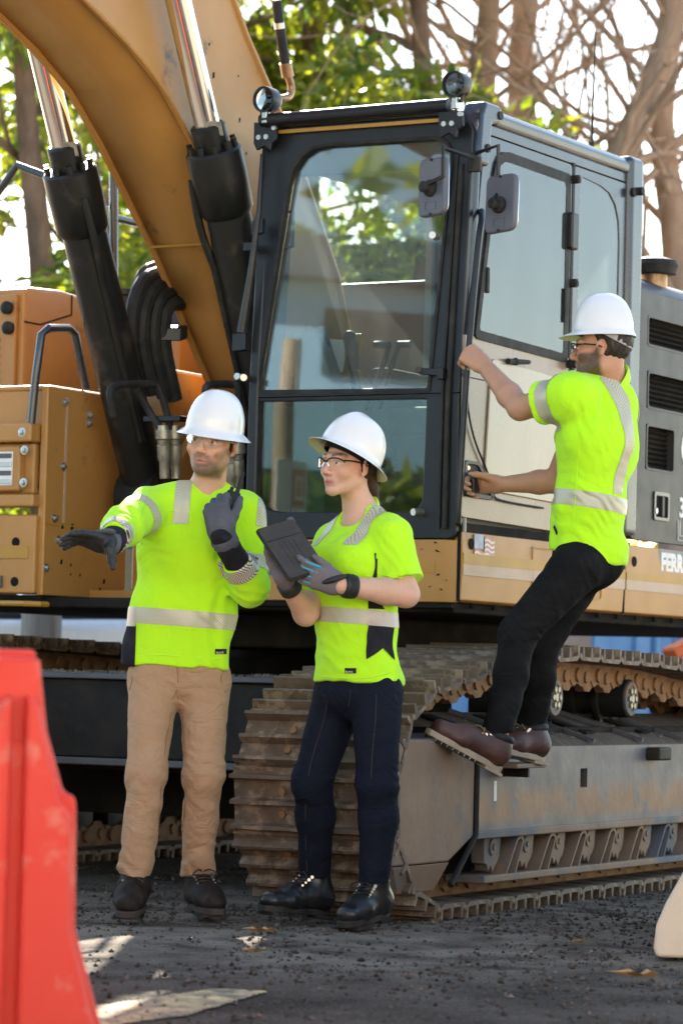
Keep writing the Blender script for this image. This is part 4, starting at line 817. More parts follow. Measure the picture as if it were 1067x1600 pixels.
def sdf_mesh(prims, lo, hi, h=.004, disp=None, dmax=.034):
    """prims: (f, k, op) with op u / s / i; sparse surface nets"""
    B = 8; lo = V3(lo); nb = np.ceil((V3(hi)-lo)/(B*h)).astype(int); Rr = B*h*.87
    gi = np.stack(np.meshgrid(*[np.arange(n) for n in nb], indexing='ij'), -1).reshape(-1, 3)
    ctr = lo + (gi+.5)*B*h
    def ev(P, use=None):
        D = np.full(P.shape[:-1], 9.0, np.float64)
        for i, (f, k, op) in enumerate(prims):
            if use is not None and op != 'i':
                s = use[i]
                if not s.any(): continue
                d = f(P[s])
                D[s] = smin(D[s], d, k) if op == 'u' else -smin(-D[s], d, k)
            else:
                d = f(P)
                D = smin(D, d, k) if op == 'u' else (-smin(-D, d, k) if op == 's' else -smin(-D, -d, k))
        return D
    Dc = ev(ctr); act = np.abs(Dc) < Rr*1.15 + dmax
    gi, ctr, Dc = gi[act], ctr[act], Dc[act]
    dcs = [f(ctr) if op != 'i' else None for f, k, op in prims]
    off = np.stack(np.meshgrid(*[np.arange(B+1)]*3, indexing='ij'), -1).reshape(-1, 3)*h
    Vs = []; ids = []; D_all = []
    nbl = len(gi); fine = np.empty((nbl, B+1, B+1, B+1), np.float32)
    for s0 in range(0, nbl, 1500):
        sl = slice(s0, min(nbl, s0+1500)); P = (lo + gi[sl]*B*h)[:, None, :] + off[None]
        use = []
        for (f, k, op), dc in zip(prims, dcs):
            use.append(None if dc is None else ((dc[sl] < Dc[sl] + 2*Rr + k + .01) if op == 'u' else (dc[sl] < Rr*1.3 + k)))
        D = ev(P, use)
        if disp is not None: D = D + np.clip(disp(P), -.014, .012)
        fine[sl] = D.reshape(-1, B+1, B+1, B+1)
    neg = fine < 0; nx, ny, nz = (nb*B+2).tolist()
    c8 = [(i, j, k) for i in (0,1) for j in (0,1) for k in (0,1)]
    S = lambda A, i, j, k: A[:, i:B+i, j:B+j, k:B+k]
    cnt = sum(S(neg, *c).astype(np.int8) for c in c8); m = (cnt > 0) & (cnt < 8)
    bi, ci, cj, ck = np.nonzero(m); cell = gi[bi]*B + np.stack([ci, cj, ck], 1)
    lin = (cell[:,0]*ny + cell[:,1])*nz + cell[:,2]
    acc = np.zeros((len(bi), 3)); num = np.zeros(len(bi))
    v8 = {c: fine[bi, ci+c[0], cj+c[1], ck+c[2]] for c in c8}
    for c in c8:
        for ax in range(3):
            if c[ax]: continue
            d = list(c); d[ax] = 1; a, b = v8[c], v8[tuple(d)]; x = (a < 0) != (b < 0)
            t = np.where(x, a/(a-b+1e-12), 0); p = np.array(c, float)[None].repeat(len(bi), 0); p[:, ax] += t
            acc += p*x[:, None]; num += x
    Vt = lo + (cell + acc/num[:, None])*h
    o = np.argsort(lin); sl_ = lin[o]
    def find(q):
        i = np.clip(np.searchsorted(sl_, q), 0, len(sl_)-1); ok = sl_[i] == q; return np.where(ok, o[i], -1)
    F = []
    st = (ny*nz, nz, 1)
    for ax in range(3):
        d = [0,0,0]; d[ax] = 1; a, b = v8[(0,0,0)], v8[tuple(d)]; x = np.nonzero((a < 0) != (b < 0))[0]
        u, v_ = (ax+1) % 3, (ax+2) % 3; q0 = lin[x]
        Q = np.stack([find(q0), find(q0-st[u]), find(q0-st[u]-st[v_]), find(q0-st[v_])], 1); fl = a[x] >= 0
        Q[fl] = Q[fl][:, ::-1]; F.append(Q[(Q >= 0).all(1)])
    return Vt, np.concatenate(F)
def arr_mesh(name, Vt, F):
    me = bpy.data.meshes.new(name); me.vertices.add(len(Vt)); me.vertices.foreach_set('co', np.asarray(Vt, np.float32).ravel())
    n = len(F); me.loops.add(n*4); me.loops.foreach_set('vertex_index', F.ravel().astype(np.int32)); me.polygons.add(n); me.polygons.foreach_set('loop_start', np.arange(n, dtype=np.int32)*4)
    me.update(calc_edges=True); me.validate(); me.shade_smooth(); return me
def sdf_obj(name, prims, m, parent, h=.004, disp=None, col=None, pad=.05, pts=None, label=None):
    pts = np.array([V3(p) for p in pts]); Vt, F = sdf_mesh(prims, pts.min(0)-pad, pts.max(0)+pad, h, disp)
    me = arr_mesh(name, Vt, F); o = bpy.data.objects.new(name, me); COL.objects.link(o); setm(o, m); o.parent = parent
    o.matrix_parent_inverse = Matrix.Translation(-parent.location) if parent.type == 'EMPTY' else Matrix.Identity(4)
    if parent.type == 'EMPTY': o.matrix_parent_inverse = parent.matrix_basis.inverted()
    if col is not None:
        c = np.ones((len(Vt), 4), np.float32); c[:, :3] = col(Vt); at = me.attributes.new('Col', 'FLOAT_COLOR', 'POINT'); at.data.foreach_set('color', c.ravel())
    if label: o['label'] = label
    return o, (Vt, F)
def pobj(name, g, m, person, **k):      # a piece given in world coordinates, child of a person's empty
    o = obj(name, g, m, None, **k); o.parent = person; o.matrix_parent_inverse = person.matrix_basis.inverted(); return o
def sub(o, part):                        # make o a sub-part (both were built in world coordinates)
    o.parent = part; o.matrix_parent_inverse = Matrix.Identity(4); o.matrix_basis = Matrix.Identity(4); return o
def band(name, VF, planes, m, person, filt=None, U=(1,0,0), W=(0,0,1), lift=.0022):
    Vt, F = VF; Cn = Vt[F].mean(1); keep = np.ones(len(F), bool)
    for co, no in planes: keep &= ((Cn-V3(co)) @ nrm(no)) < .012
    if filt is not None: keep &= filt(Cn)
    Fk = F[keep]
    if len(Fk) == 0: print('EMPTY BAND', name); return None
    ix, inv = np.unique(Fk, return_inverse=True); inv = inv.reshape(-1, 4)
    bm = bmesh.new(); vv = [bm.verts.new(p) for p in Vt[ix]]
    for q in inv:
        try: bm.faces.new([vv[i] for i in q])
        except ValueError: pass
    for co, no in planes: bmesh.ops.bisect_plane(bm, geom=bm.verts[:]+bm.edges[:]+bm.faces[:], plane_co=V3(co), plane_no=nrm(no), clear_outer=True)
    bm.normal_update()
    for q in bm.verts: q.co += q.normal*lift
    uv = bm.loops.layers.uv.new('UVMap'); U, W = nrm(U), nrm(W)
    for f in bm.faces:
        for l in f.loops: c = np.array(l.vert.co); l[uv].uv = (c @ U, c @ W)
    me = bpy.data.meshes.new(name); bm.to_mesh(me); bm.free(); me.shade_smooth()
    o = bpy.data.objects.new(name, me); COL.objects.link(o); setm(o, m); o.parent = person; o.matrix_parent_inverse = person.matrix_basis.inverted(); return o
def folds(seed, f=(26, 26, 9), amp=.004, mask=None, f2=46, a2=.35):
    r = np.random.RandomState(seed); K = r.uniform(-1, 1, (4, 3)); ph = r.rand(8)*6.28; f = V3(f)
    def d(P):
        q = P*f; w = np.stack([np.sin(q[..., 1]*.7+ph[0]+1.3*np.sin(q[..., 2]*.9)), np.sin(q[..., 2]*.8+ph[1]), np.sin(q[..., 0]*.7+ph[2])], -1); q = q + 1.1*w
        n = np.sin(q @ K[0]*1.4+ph[3]) + .8*np.sin(q @ K[1]*1.9+ph[4]); n = n*.55; n = np.sign(n)*np.abs(n)**.8
        n = n + a2*np.sin((P*f2) @ K[2]*1.5+ph[5]+2*w[..., 0])
        return amp*n*(1 if mask is None else mask(P))
    return d
def creases(items):
    """sum of crease stacks: (centre, axis, spacing, reach, amplitude, tilt)"""
    def d(P):
        D = 0
        for c, ax, sp, reach, amp, tilt in items:
            q = P-V3(c); ax_ = nrm(ax); t = q @ ax_; s = nrm(tilt); v = q @ s; u = v*27+c[0]*40; m = .55+.45*np.sin(v*19+t*31+c[2]*50); z_ = np.sin(6.283*(t*(1+1.6*t)+.45*v+.018*np.sin(u)+.01*np.sin(u*2.3+1))/sp+c[1]*9); D = D + .62*amp*m*np.exp(-(q*q).sum(-1)/reach**2)*np.where(z_ > 0, z_**1.6, z_*.35) if False else D + .7*amp*m*np.exp(-(q*q).sum(-1)/reach**2)*(np.abs(z_)**.7*np.sign(z_)*.6-.3*np.exp(-(z_-1)**2/.08))
        return D
    return d
def plus(*fs): return lambda P: sum(f(P) for f in fs)
def hand(W, F, N, right, curls, thumb, sz=1.0, spread=.06, fat=1.0):
    """palm, four jointed fingers of unequal length and a thumb; W wrist, F towards fingers, N out of the palm"""
    W = V3(W); F = nrm(F); N = V3(N); N = nrm(N-F*(N @ F)); T = np.cross(F, N) if right else np.cross(N, F); pr = []; pts = [W]
    offs = [.031, .0105, -.0105, -.030]; ln = [(.045,.027,.022), (.05,.031,.024), (.046,.029,.023), (.036,.022,.02)]; kl = [.092, .096, .091, .083]
    for i in range(4):
        b = W + T*offs[i]*.55*sz + F*.012; k = W + (F*kl[i] + T*offs[i])*sz - N*.004
        pr.append((rcone(b, k, .0165*sz*fat, .0118*sz*fat), .016, 'u')); pts.append(k)
    pr.append((rcone(W+F*.02*sz, W+F*.07*sz, .017*sz*fat, .014*sz*fat, T, 2.0), .014, 'u'))
    for i in range(4):
        k = W + (F*kl[i] + T*offs[i])*sz - N*.004; a = 0; d0 = nrm(F + T*spread*(1.5-i)); p = k; rads = [.0108, .0098, .0088, .0074]
        for j in range(3):
            a += R(curls[i][j]); d = d0*math.cos(a) + N*math.sin(a); q = p + d*ln[i][j]*sz
            pr.append((rcone(p, q, rads[j]*sz*fat, rads[j+1]*sz*fat), .004, 'u')); p = q; pts.append(q)
    t0 = W + (F*.022 + T*.022 + N*.008)*sz; td = nrm(thumb); t1 = t0 + nrm(td*.6 + F*.4 + T*.35)*.042*sz; t2 = t1 + td*.034*sz; t3 = t2 + nrm(td + F*.15)*.026*sz
    for a, b, ra, rb in ((t0, t1, .018, .0135), (t1, t2, .0128, .0115), (t2, t3, .0115, .0085)): pr.append((rcone(a, b, ra*sz*fat, rb*sz*fat), .008, 'u'))
    pts += [t1, t2, t3]; return pr, pts
def frame(fwd, up):
    f = nrm(fwd); u = V3(up); u = nrm(u - f*(u @ f)); return np.column_stack([np.cross(f, u), f, u])      # x = subject's right
def head_prims(c, Rm, s=1.0, fem=False, jaw=1.0):
    H = lambda p: V3(c) + Rm @ (V3(p)*s); E = lambda p, r, k, op='u': (ell(H(p), V3(r)*s, Rm), k*s, op); Q = lambda a, b, ra, rb, k, op='u': (rcone(H(a), H(b), ra*s, rb*s), k*s, op)
    f = .92 if fem else 1.0
    pr = [E((0,-.018,.032), (.076,.095,.09), 0), E((0,.028,-.030), (.059*f,.062,.076), .03)]
    for x in (-1, 1):
        pr += [Q((x*.050*f*jaw,.0,-.056), (x*.019*f*jaw,.068,-.093), .016 if fem else .019, .0145 if fem else .0165, .03), E((x*.042,.062,-.028), (.022,.022,.02), .03), Q((x*.012,.087,.026), (x*.044,.074,.026), .010, .010, .018)]
    pr += [E((0,.076,-.096), (.018*f*jaw,.016,.015), .02)]
    for x in (-1, 1): pr += [E((x*.032,.098,.002), (.017,.016,.013), .014, 's'), E((x*.032,.079,.002), (.0150,.0125,.0115), .003)]
    pr += [Q((0,.091,.010), (0,.109 if fem else .112,-.026), .0078 if fem else .0085, .0098 if fem else .0115, .012), E((0,.109 if fem else .112,-.031), (.0098 if fem else .0115,.010,.0095), .008)]
    for x in (-1, 1): pr += [E((x*.0125,.101,-.034), (.0085,.0095,.0075), .006), E((x*.0065,.108,-.0425), (.0035,.004,.003), .003, 's')]
    pr += [E((0,.080,-.054), (.026,.013,.022), .02), Q((-.023,.084,-.0625), (0,.0945,-.0600), .0052, .0074, .006), Q((.023,.084,-.0625), (0,.0945,-.0600), .0052, .0074, .006), Q((-.019,.083,-.0740), (.019,.083,-.0740), .0060, .0060, .008), Q((-.009,.0895,-.0740), (.009,.0895,-.0740), .0072, .0072, .006), Q((-.024,.099,-.0678), (.024,.099,-.0678), .0016, .0016, .003, 's')]
    for x in (-1, 1):
        er = nrm((x*.9,-.42,0)); Re = Rm @ np.column_stack([er, np.cross((0,0,1), er), (0,0,1)])
        pr += [(ell(H((x*.080,-.012,-.006)), V3((.0085,.019,.031))*s, Re), .006*s, 'u'), (ell(H((x*.089,-.012,-.002)), V3((.0055,.010,.018))*s, Re), .005*s, 's'), E((x*.077,-.002,-.034), (.006,.007,.009), .005)]
    pts = [H((.1,.14,.14)), H((-.1,-.13,-.14)), H((.1,-.13,.14)), H((-.1,.14,-.14))]
    return pr, pts
def ss(x, a, b): t = np.clip((x-a)/(b-a), 0, 1); return t*t*(3-2*t)
def head_col(c, Rm, s, base, beard=0, bcol=(.05,.035,.025), lip=(.42,.17,.14), brow=(.06,.04,.03), sparse=1.0):
    base, bcol, lip, brow = V3(base), V3(bcol), V3(lip), V3(brow)
    def f(P):
        q = (P-V3(c)) @ Rm/s; x, y, z = q.T; ax = np.abs(x); n = .5*np.sin(P[:,0]*170+2.6*np.sin(P[:,2]*110+1))*np.sin(P[:,1]*150+2.2*np.sin(P[:,0]*90)+2*np.sin(P[:,2]*130)); col = np.tile(base, (len(P), 1)); bl = np.sin(P[:,0]*61+2*np.sin(P[:,2]*47))*np.sin(P[:,2]*53+2*np.sin(P[:,1]*59)); col = col*(1+.05*bl+.05*n)[:,None]*np.array([1,1-.0,1-.0]); col[:,1] *= 1-.04*bl
        hd = (np.abs(q) < .2).all(1)
        red = .5*np.exp(-((ax-.045)**2+(z+.03)**2)/.02**2)*(y > .03) + .9*np.exp(-(ax**2+(z+.032)**2)/.014**2)*(y > .09) + .7*np.exp(-((ax-.08)**2+(z+.008)**2)/.028**2)
        col = col*(1+red[:,None]*np.array([.10,-.16,-.2])*hd[:,None])
        if beard:
            zline = -.046 + .30*np.maximum(0, .055-y)*0 + .028*ss(ax, .035, .065) + .03*ss(.03-y, 0, .05)
            b = ss(zline-z, -.006, .010)*ss(y, -.022, .0)*ss(z+.135, 0, .02)
            mou = ((ax < .030)*np.exp(-((z+.050)/.0062)**2))*(y > .06); b = np.maximum(b*(1-.75*np.exp(-((ax-.043)**2+(z+.055)**2)/.013**2)*(sparse)), mou*.9)
            b *= 1-.9*np.exp(-(ax/.020)**4-((z+.0675)/.0085)**4)*(y > .07)
            b = np.clip(b*(.94+.14*n), 0, 1)*(1-.55*ss(ax, .044, .06)*(sparse > 1))*beard*hd; col = col*(1-b[:,None]) + bcol*b[:,None]
        lp = np.exp(-(ax/.0245)**6-((z+.0675)/.0118)**4)*(y > .066)*hd; col = col*(1-.85*lp[:,None]) + lip*.85*lp[:,None]
        gap = np.exp(-(ax/.022)**6-((z+.0680)/.0016)**2)*(y > .07)*hd; col = col*(1-.6*gap[:,None])
        arch = .0285 + .006*np.exp(-((ax-.036)/.015)**2) - .15*np.maximum(0, ax-.045)
        br = np.exp(-((z-arch)/.0052)**4)*ss(ax, .010, .016)*ss(.056-ax, 0, .008)*(y > .05)*hd*(.85+.3*n); br = np.clip(br, 0, .92); col = col*(1-br[:,None]) + brow*br[:,None]
        lash = np.exp(-(((ax-.032)/.0155)**4))*np.exp(-((z-.0095)/.0022)**2)*(y > .06)*hd*.8; col = col*(1-lash[:,None]) + brow*.5*lash[:,None]
        iris = ss(.0062-np.sqrt((ax-.033)**2+(z-.002)**2), 0, .001)*(y > .08)*hd; wht = np.exp(-(((ax-.032)/.0105)**4+((z-.0018)/.0052)**4))*(y > .078)*hd
        col = col*(1-.8*wht[:,None]) + np.array([.62,.58,.55])*.8*wht[:,None]; col = col*(1-iris[:,None]) + np.array([.05,.032,.02])*iris[:,None]
        return np.clip(col, 0, 1)
    return f
def helmet(person, o, fwd, up, a, b, Hh, brim, droop, style, label=None):
    Rm = frame(fwd, up); o = V3(o); n = 56; W_ = lambda p: o + Rm @ V3(p)
    def rim(th, ex): return ((a+ex)*math.sin(th), (b+ex)*math.cos(th))
    prof = [(math.sin(t)**.82, math.cos(t)**.92) for t in np.linspace(.03, math.pi/2, 16)]
    g = G(); vs = []; fs = []
    rows = []
    for r_, h_ in prof:
        row = []
        for k in range(n):
            th = 6.2832*k/n; x, y = rim(th, 0); z = Hh*h_
            if style == 'cap':
                rd = math.exp(-((x*r_)/.016)**2)*.005*ss(np.array(h_), .2, .6) + math.exp(-((abs(x*r_)-.042)/.009)**2)*.004*ss(np.array(h_), .35, .75); z += float(rd)
            if style == 'ridge': z += float(math.exp(-((x*r_)/.014)**2)*.006*ss(np.array(h_), .25, .6))
            row.append((x*r_, y*r_, z))
        rows.append(row)
    for u, dz in ((.10, -.004), (.45, -.010), (.8, -.016), (1.0, -.019)):
        rows.append([(*rim(6.2832*k/n, brim(6.2832*k/n)*u), dz - droop*u*u) for k in range(n)])
    nout = len(rows)
    for row in rows: vs += [W_(p) for p in row]
    for i in range(nout-1):
        for k in range(n): fs.append((i*n+k, (i+1)*n+k, (i+1)*n+(k+1) % n, i*n+(k+1) % n))
    fs.append(tuple(range(n)))
    he = pobj('hard_hat', G().add(vs, fs), 'helmet_white', person, smooth=70)
    rows2 = [[(*rim(6.2832*k/n, brim(6.2832*k/n)*u), dz - droop*u*u - .0035) for k in range(n)] for u, dz in ((1.0, -.0165), (.8, -.0145), (.4, -.010), (.0, -.004))]
    rows2 += [[(x*.965*r_, y*.965*r_, z) for x, y, z in [(*rim(6.2832*k/n, 0), hz*Hh)  for k in range(n)]] for r_, hz in ((1.0, .1), (.93, .45), (.6, .8))]
    rows2 = [rows[-1]] + rows2; vs = []; fs = []
    for row in rows2: vs += [W_(p) for p in row]
    for i in range(len(rows2)-1):
        for k in range(n): fs.append((i*n+k, (i+1)*n+k, (i+1)*n+(k+1) % n, i*n+(k+1) % n))
    un = pobj('brim_underside', G().add(vs, fs), 'helmet_under', person, smooth=70); sub(un, he)
    return he
def specs(person, c, Rm, s, m, lens=True, thin=.0022):
    H = lambda p: V3(c) + Rm @ (V3(p)*s); g = G(); L = G()
    for x in (-1, 1):
        pts = []
        for k in range(17):
            t = k/16*6.283; u = .037+.030*math.cos(t); z = .004+.0155*math.sin(t)*(1.0 if math.sin(t) > 0 else 1.15-.25*math.cos(t)); y = .112 - 14*max(0, u-.02)**2*1.0
            pts.append(H((x*u, y, z)))
        if thin: g.tube(pts[:9] if m == 'strap_black' else pts, thin*s, 6, cap=False)
        cen = H((x*.036,.111,.003)); L.add([cen]+pts[:-1], [(0, 1+i, 1+(i+1) % 16) for i in range(16)])
        g.tube([H((x*.066,.083,.012)), H((x*.078,.05,.012)), H((x*.086,.0,.006)), H((x*.084,-.02,-.004))], [.0028*s,.003*s,.0028*s,.002*s], 6)
    g.tube([H((-.008,.110,.006)), H((0,.113,.008)), H((.008,.110,.006))], thin*1.1*s, 6)
    fr = pobj('safety_glasses', g, m, person)
    if lens: sub(pobj('lens', L, 'specs_clear', person, smooth=60), fr)
    return fr
def shoe(person, heel, toe, up, ankle, m, sole_m, lace_m, hgt=.12, wid=.05, sole=.03, collar=None, label=None, heelblock=True, calf=None):
    heel, toe = V3(heel), V3(toe); f = nrm(toe-heel); u = V3(up); u = nrm(u-f*(u @ f)); sd_ = np.cross(f, u); Ln = np.linalg.norm(toe-heel); P = lambda a, b, c: heel + f*a + sd_*b + u*c
    A = V3(ankle)
    pr = [(rcone(P(.045,0,sole+.035), P(Ln*.62,0,sole+.028), .040, .040, sd_, 1.12), 0, 'u'), (rcone(P(Ln*.62,0,sole+.026), P(Ln-.045,0,sole+.020), .042, .034, sd_, 1.25), .03, 'u'), (rcone(P(.055,0,sole+.05), P(Ln*.55,0,sole+.055), .042, .028), .04, 'u'),
          (rcone(P(.06,0,sole+.05), A, .048, .050), .035, 'u'), (half(P(0,0,sole*.75), -u), .004, 'i'), (half(A+u*.0, u), .006, 'i')]
    b, _ = sdf_obj('boot', pr, m, person, .0038, folds(int(abs(heel[0])*1000), (60,60,60), .0012), pts=[heel, toe, A, P(.1,.09,.1), P(.1,-.09,.1)], label=label)
    loop = []
    for k in range(28):
        t = 6.283*k/28; a = Ln*.5 - Ln*.5*math.cos(t); wd = wid*(1.0 if a > Ln*.55 else .84 + .16*a/(Ln*.55))*(1-.10*math.exp(-((a-Ln*.4)/.04)**2)); loop.append(P(a, math.copysign(abs(math.sin(t))**.62, math.sin(t))*wd, 0))
    s_ = pobj('sole', G().plate([p+u*.012 for p in loop], u*(sole-.008)).plate([heel+f*Ln*.5+(p-heel-f*Ln*.5)*.985 for p in loop[:0]] or [P(.005,-wid*.8,0), P(.005,wid*.8,0), P(.085,wid*.8,0), P(.085,-wid*.8,0)], u*.013).plate([P(.135,-wid*.9,.002), P(.135,wid*.9,.002), P(Ln-.03,wid*.75,.002), P(Ln-.03,-wid*.75,.002)], u*.012), sole_m, person, bevel=.003); sub(s_, b)
    lug = G()
    for k in range(7):
        a = .15+(Ln-.19)*k/6
        for q in (-1, 1): lug.obox(P(a, q*wid*.86, .006), f, sd_, u, .008, .006, .006)
    sub(pobj('tread', lug, 'sole_dark', person, kind='stuff'), b)
    lg = G(); ax0 = P(Ln*.60,0,sole+.066); ax1 = A + f*.052 - u*.012
    for k in range(6):
        t = k/5; c = ax0*(1-t)+ax1*t; lg.tube([c-sd_*.024-f*.006, c+f*.004+u*.004, c+sd_*.024-f*.006], .0028, 5)
    for q in (-1, 1): lg.tube([ax1, ax1+f*.03+sd_*.02*q+u*.012, ax1+f*.035+sd_*.045*q-u*.005, ax1+f*.01+sd_*.02*q-u*.01], .0026, 5, sub=3)
    sub(pobj('laces', lg, lace_m, person, kind='stuff'), b)
    ey = G()
    for k in range(5):
        t = (k+.5)/5; c = ax0*(1-t)+ax1*t
        for q in (-1, 1): ey.cyl(c+sd_*.03*q-f*.010, c+sd_*.034*q-f*.007, .0042 if k < 3 else .006, n=8)
    sub(pobj('eyelets', ey, 'zinc', person, kind='stuff'), b)
    if collar:
        d = nrm(A-P(.06,0,sole+.05)); sub(pobj('padded_collar', G().lathe([(.046,-.012), (.058,-.004), (.060,.008), (.055,.018), (.042,.018)], A-d*.012, d, 22), collar, person, smooth=70), b)
    return b
def cast(VF, p, d):
    Vt, F = VF
    bt = BVHTree.FromPolygons([Vector(v_) for v_ in Vt.tolist()], F.tolist()); d = Vector(p)-Vector((0, 0, .84)) if d is None else Vector(d); hit = bt.ray_cast(Vector(p), d.normalized())
    if hit[0] is None: hit = bt.find_nearest(Vector(p)+d.normalized())
    n = V3(hit[1]); return V3(hit[0]), n if n @ V3(d) < 0 else -n
def collar(person, nk, top, r_, bf, hi=.012, lo=-.02, tilt=.7):
    ax = nrm(V3(top)-nk); pl = nrm(ax + V3(bf)*tilt)
    pr = [(rcone(nk-V3((0,0,.035)), nk+ax*.05, r_+.020, r_+.010), 0, 'u'), (half(nk+ax*hi+pl*.0, pl), .004, 'i'), (half(nk+ax*lo-V3((0,0,.022)), -pl), .006, 'i'), (rcone(nk-V3((0,0,.06)), nk+ax*.09, r_+.001, r_-.002), .004, 's')]
    return sdf_obj('collar', pr, 'lime_trim', person, .0035, pts=[nk-V3((.11,.11,.06)), nk+V3((.11,.11,.08))], pad=.01)
def seam(person, VF, pts, m, r_=.0017, name='seam'):
    q = []
    for p in pts:
        c, n = cast(VF, p, None); d = nrm(V3(p)-V3((0,0,.84))); e = c-V3((0,0,.84))
        if np.linalg.norm(e-d*(e @ d)) < .012: q.append(c+n*.0006)
    if len(q) < 2: return None
    return pobj(name, G().tube(q, r_, 5, sub=4), m, person, smooth=80)
def hem_tag(person, VF, p, d, tiltx=(1,0,0), w_=.021, h_=.009, txt=True):
    c, n = cast(VF, p, d); X = V3(tiltx); X = nrm(X-n*(X @ n)); Z = np.cross(n, X); Z = Z if Z[2] > 0 else -Z
    t = pobj('hem_tag', G().obox(c+n*.002, X, Z, n, w_, h_, .0012), 'black_knit', person)
    if txt:
        q = text('tag_lettering', 'BLACK BERRY'[:5], .009, c+n*.0036-X*w_*.85-Z*h_*.75, X, Z, 'white_decal', person, ext=.0004); q.matrix_parent_inverse = person.matrix_basis.inverted(); sub(q, t)
    return t
def hand_obj(name, pr, pts, m, person, cuff=None, cut=None, h=.0032, label=None, col=None):
    return sdf_obj(name, pr, m, person, h, pts=pts, pad=.04, label=label, col=col)[0]

# ------------------------------------------------------------------ man in khaki trousers, pointing with one gloved hand
PA = empty('person', (-0.565,11.15,-0.006)); PA.location.z = 0
tag(PA, 'man in lime long sleeved shirt and khaki trousers stretching out a gloved hand', 'person')
bpy.context.view_layer.update()
hc, fw = V3((-0.455,11.12,1.661)), (-.31,-.95,-.05); HR = frame(fw, (.15,-.0,.99))
Xw = nrm((1,-.08,0)); nk = V3((-0.48,11.2,1.477)); hips = V3((-0.555,11.2,0.881)); cst = V3((-0.515,11.2,1.281)); ab = V3((-0.547,11.2,1.072))
sR, sL = V3((-0.66,11.16,1.421)), V3((-0.344,11.22,1.412)); eR, wR = V3((-0.742,10.9,1.35)), V3((-0.768,10.66,1.28))
eL, wL = V3((-0.308,11.12,1.158)), V3((-0.407,10.96,1.327))
kR, aR = V3((-0.647,11.08,0.503)), V3((-0.679,11.1,0.144)); kL, aL = V3((-0.455,11.15,0.501)), V3((-0.471,11.27,0.162))
hpR, hpL = V3((-0.64,11.2,0.812)), V3((-0.462,11.22,0.812))
base = (.60,.36,.245)
hp, hpts = head_prims(hc, HR, 1.0, False, .88)
body = [(rcone(nk+V3((.005,.01,-.03)), hc+HR @ V3((0,-.022,-.07)), .062, .056), 0, 'u')] + [(f, k if i else .03, op) for i, (f, k, op) in enumerate(hp)]
body += [(rcone(nk, hips, .07, .07), .03, 'u'), (rcone(sR, nk-V3((0,0,.03)), .05, .06), .03, 'u'), (rcone(sL, nk-V3((0,0,.03)), .05, .06), .03, 'u')]
for s_, e_, w_ in ((sR, eR, wR), (sL, eL, wL)): body += [(rcone(s_, e_, .045, .038), .02, 'u'), (rcone(e_, w_, .036, .026), .02, 'u')]
for h_, k_, a_ in ((hpR, kR, aR), (hpL, kL, aL)): body += [(rcone(hips, h_, .06, .06), .02, 'u'), (rcone(h_, k_, .06, .045), .02, 'u'), (rcone(k_, a_, .042, .032), .02, 'u')]
sdf_obj('body', body, 'skin', PA, .0033, col=head_col(hc, HR, 1.0, base, .82, (.075,.05,.036), sparse=1.15), pts=hpts+[nk, hips, sR, sL, eR, eL, wR, wL, aR, aL])
tor = [(rcone(hips-V3((.008,0,0)), ab, .112, .106, Xw, 1.70), 0, 'u'), (rcone(ab, cst, .104, .122, Xw, 1.47), .05, 'u'), (rcone(cst, nk-V3((0,0,.07)), .122, .088, Xw, 1.55), .06, 'u'), (rcone(sR, sL, .072, .072), .06, 'u'),
       (rcone(sR+V3((.02,0,.01)), nk-V3((.03,0,-.005)), .062, .06), .05, 'u'), (rcone(sL+V3((-.02,0,.01)), nk+V3((.03,0,.0)), .062, .06), .05, 'u')]
slv = [(rcone(sR, eR, .078, .066), .03, 'u'), (rcone(eR, wR+(eR-wR)*.22, .066, .052), .03, 'u'), (rcone(sL, eL, .075, .064), .03, 'u'), (rcone(eL, wL+(eL-wL)*.50, .062, .052), .03, 'u')]
dR, dL = nrm(wR-eR), nrm(wL-eL); cutR, cutL = wR-dR*.075, wL-dL*.125
cuts = [(lambda P, a=half(cutR, dR), b=rcone(cutR-dR*.04, cutR+dR*.14, .095, .095): -np.maximum(-a(P), b(P)), 0, 'i')]
def sleeve_cut(co, d):      # keep all but the stretch of arm beyond co
    a = half(co, -d); c = rcone(co+d*.0, co+d*.12, .085, .085)
    return (lambda P: np.maximum(a(P), c(P)), .0, 's')
shirtA = tor + slv + [sleeve_cut(cutR, dR), sleeve_cut(cutL, dL), (half(hips+V3((0,0,-.005)), (-.035,0,-1)), .008, 'i'), (rcone(nk+V3((.005,.0,-.03)), nk+V3((.005,.03,.12)), .068, .068), .006, 's')]
fA = plus(folds(21, (30,24,9), .0046), creases([(eL, wL-eL, .045, .12, .0081, (1,0,.5)), (eR, eR-sR, .05, .11, .0081, (0,0,1)), (sR+V3((.05,-.05,-.12)), (-.7,0,.7), .06, .14, .0068, (1,0,1)), (ab+V3((.12,-.1,-.02)), (.3,0,1), .07, .13, .0054, (1,0,0)), (sL+V3((-.03,-.05,-.14)), (.7,0,.7), .055, .13, .0068, (1,0,0))]))
shA, vfA = sdf_obj('shirt', shirtA, 'lime', PA, .005, fA, pts=[hips-V3((.28,.2,.06)), sR-V3((.08,0,0)), sL+V3((.06,.1,.08)), eL+V3((.06,0,-.06)), wR, eR])
def not_arm(P, armf=[rcone(sR+(eR-sR)*.28, eR, .09, .085), rcone(eR, wR, .085, .07), rcone(sL+(eL-sL)*.42, eL, .078, .075), rcone(eL, wL, .085, .07)]): return np.minimum.reduce([f(P) for f in armf]) > 0
zb = hips[2]+.165
for co, lab in ((0, 'waist_band'),): band('waist_band', vfA, [((hips[0],0,zb+.028), (.05,0,1)), ((hips[0],0,zb-.028), (-.05,0,-1))], 'reflective_tape', PA, not_arm)
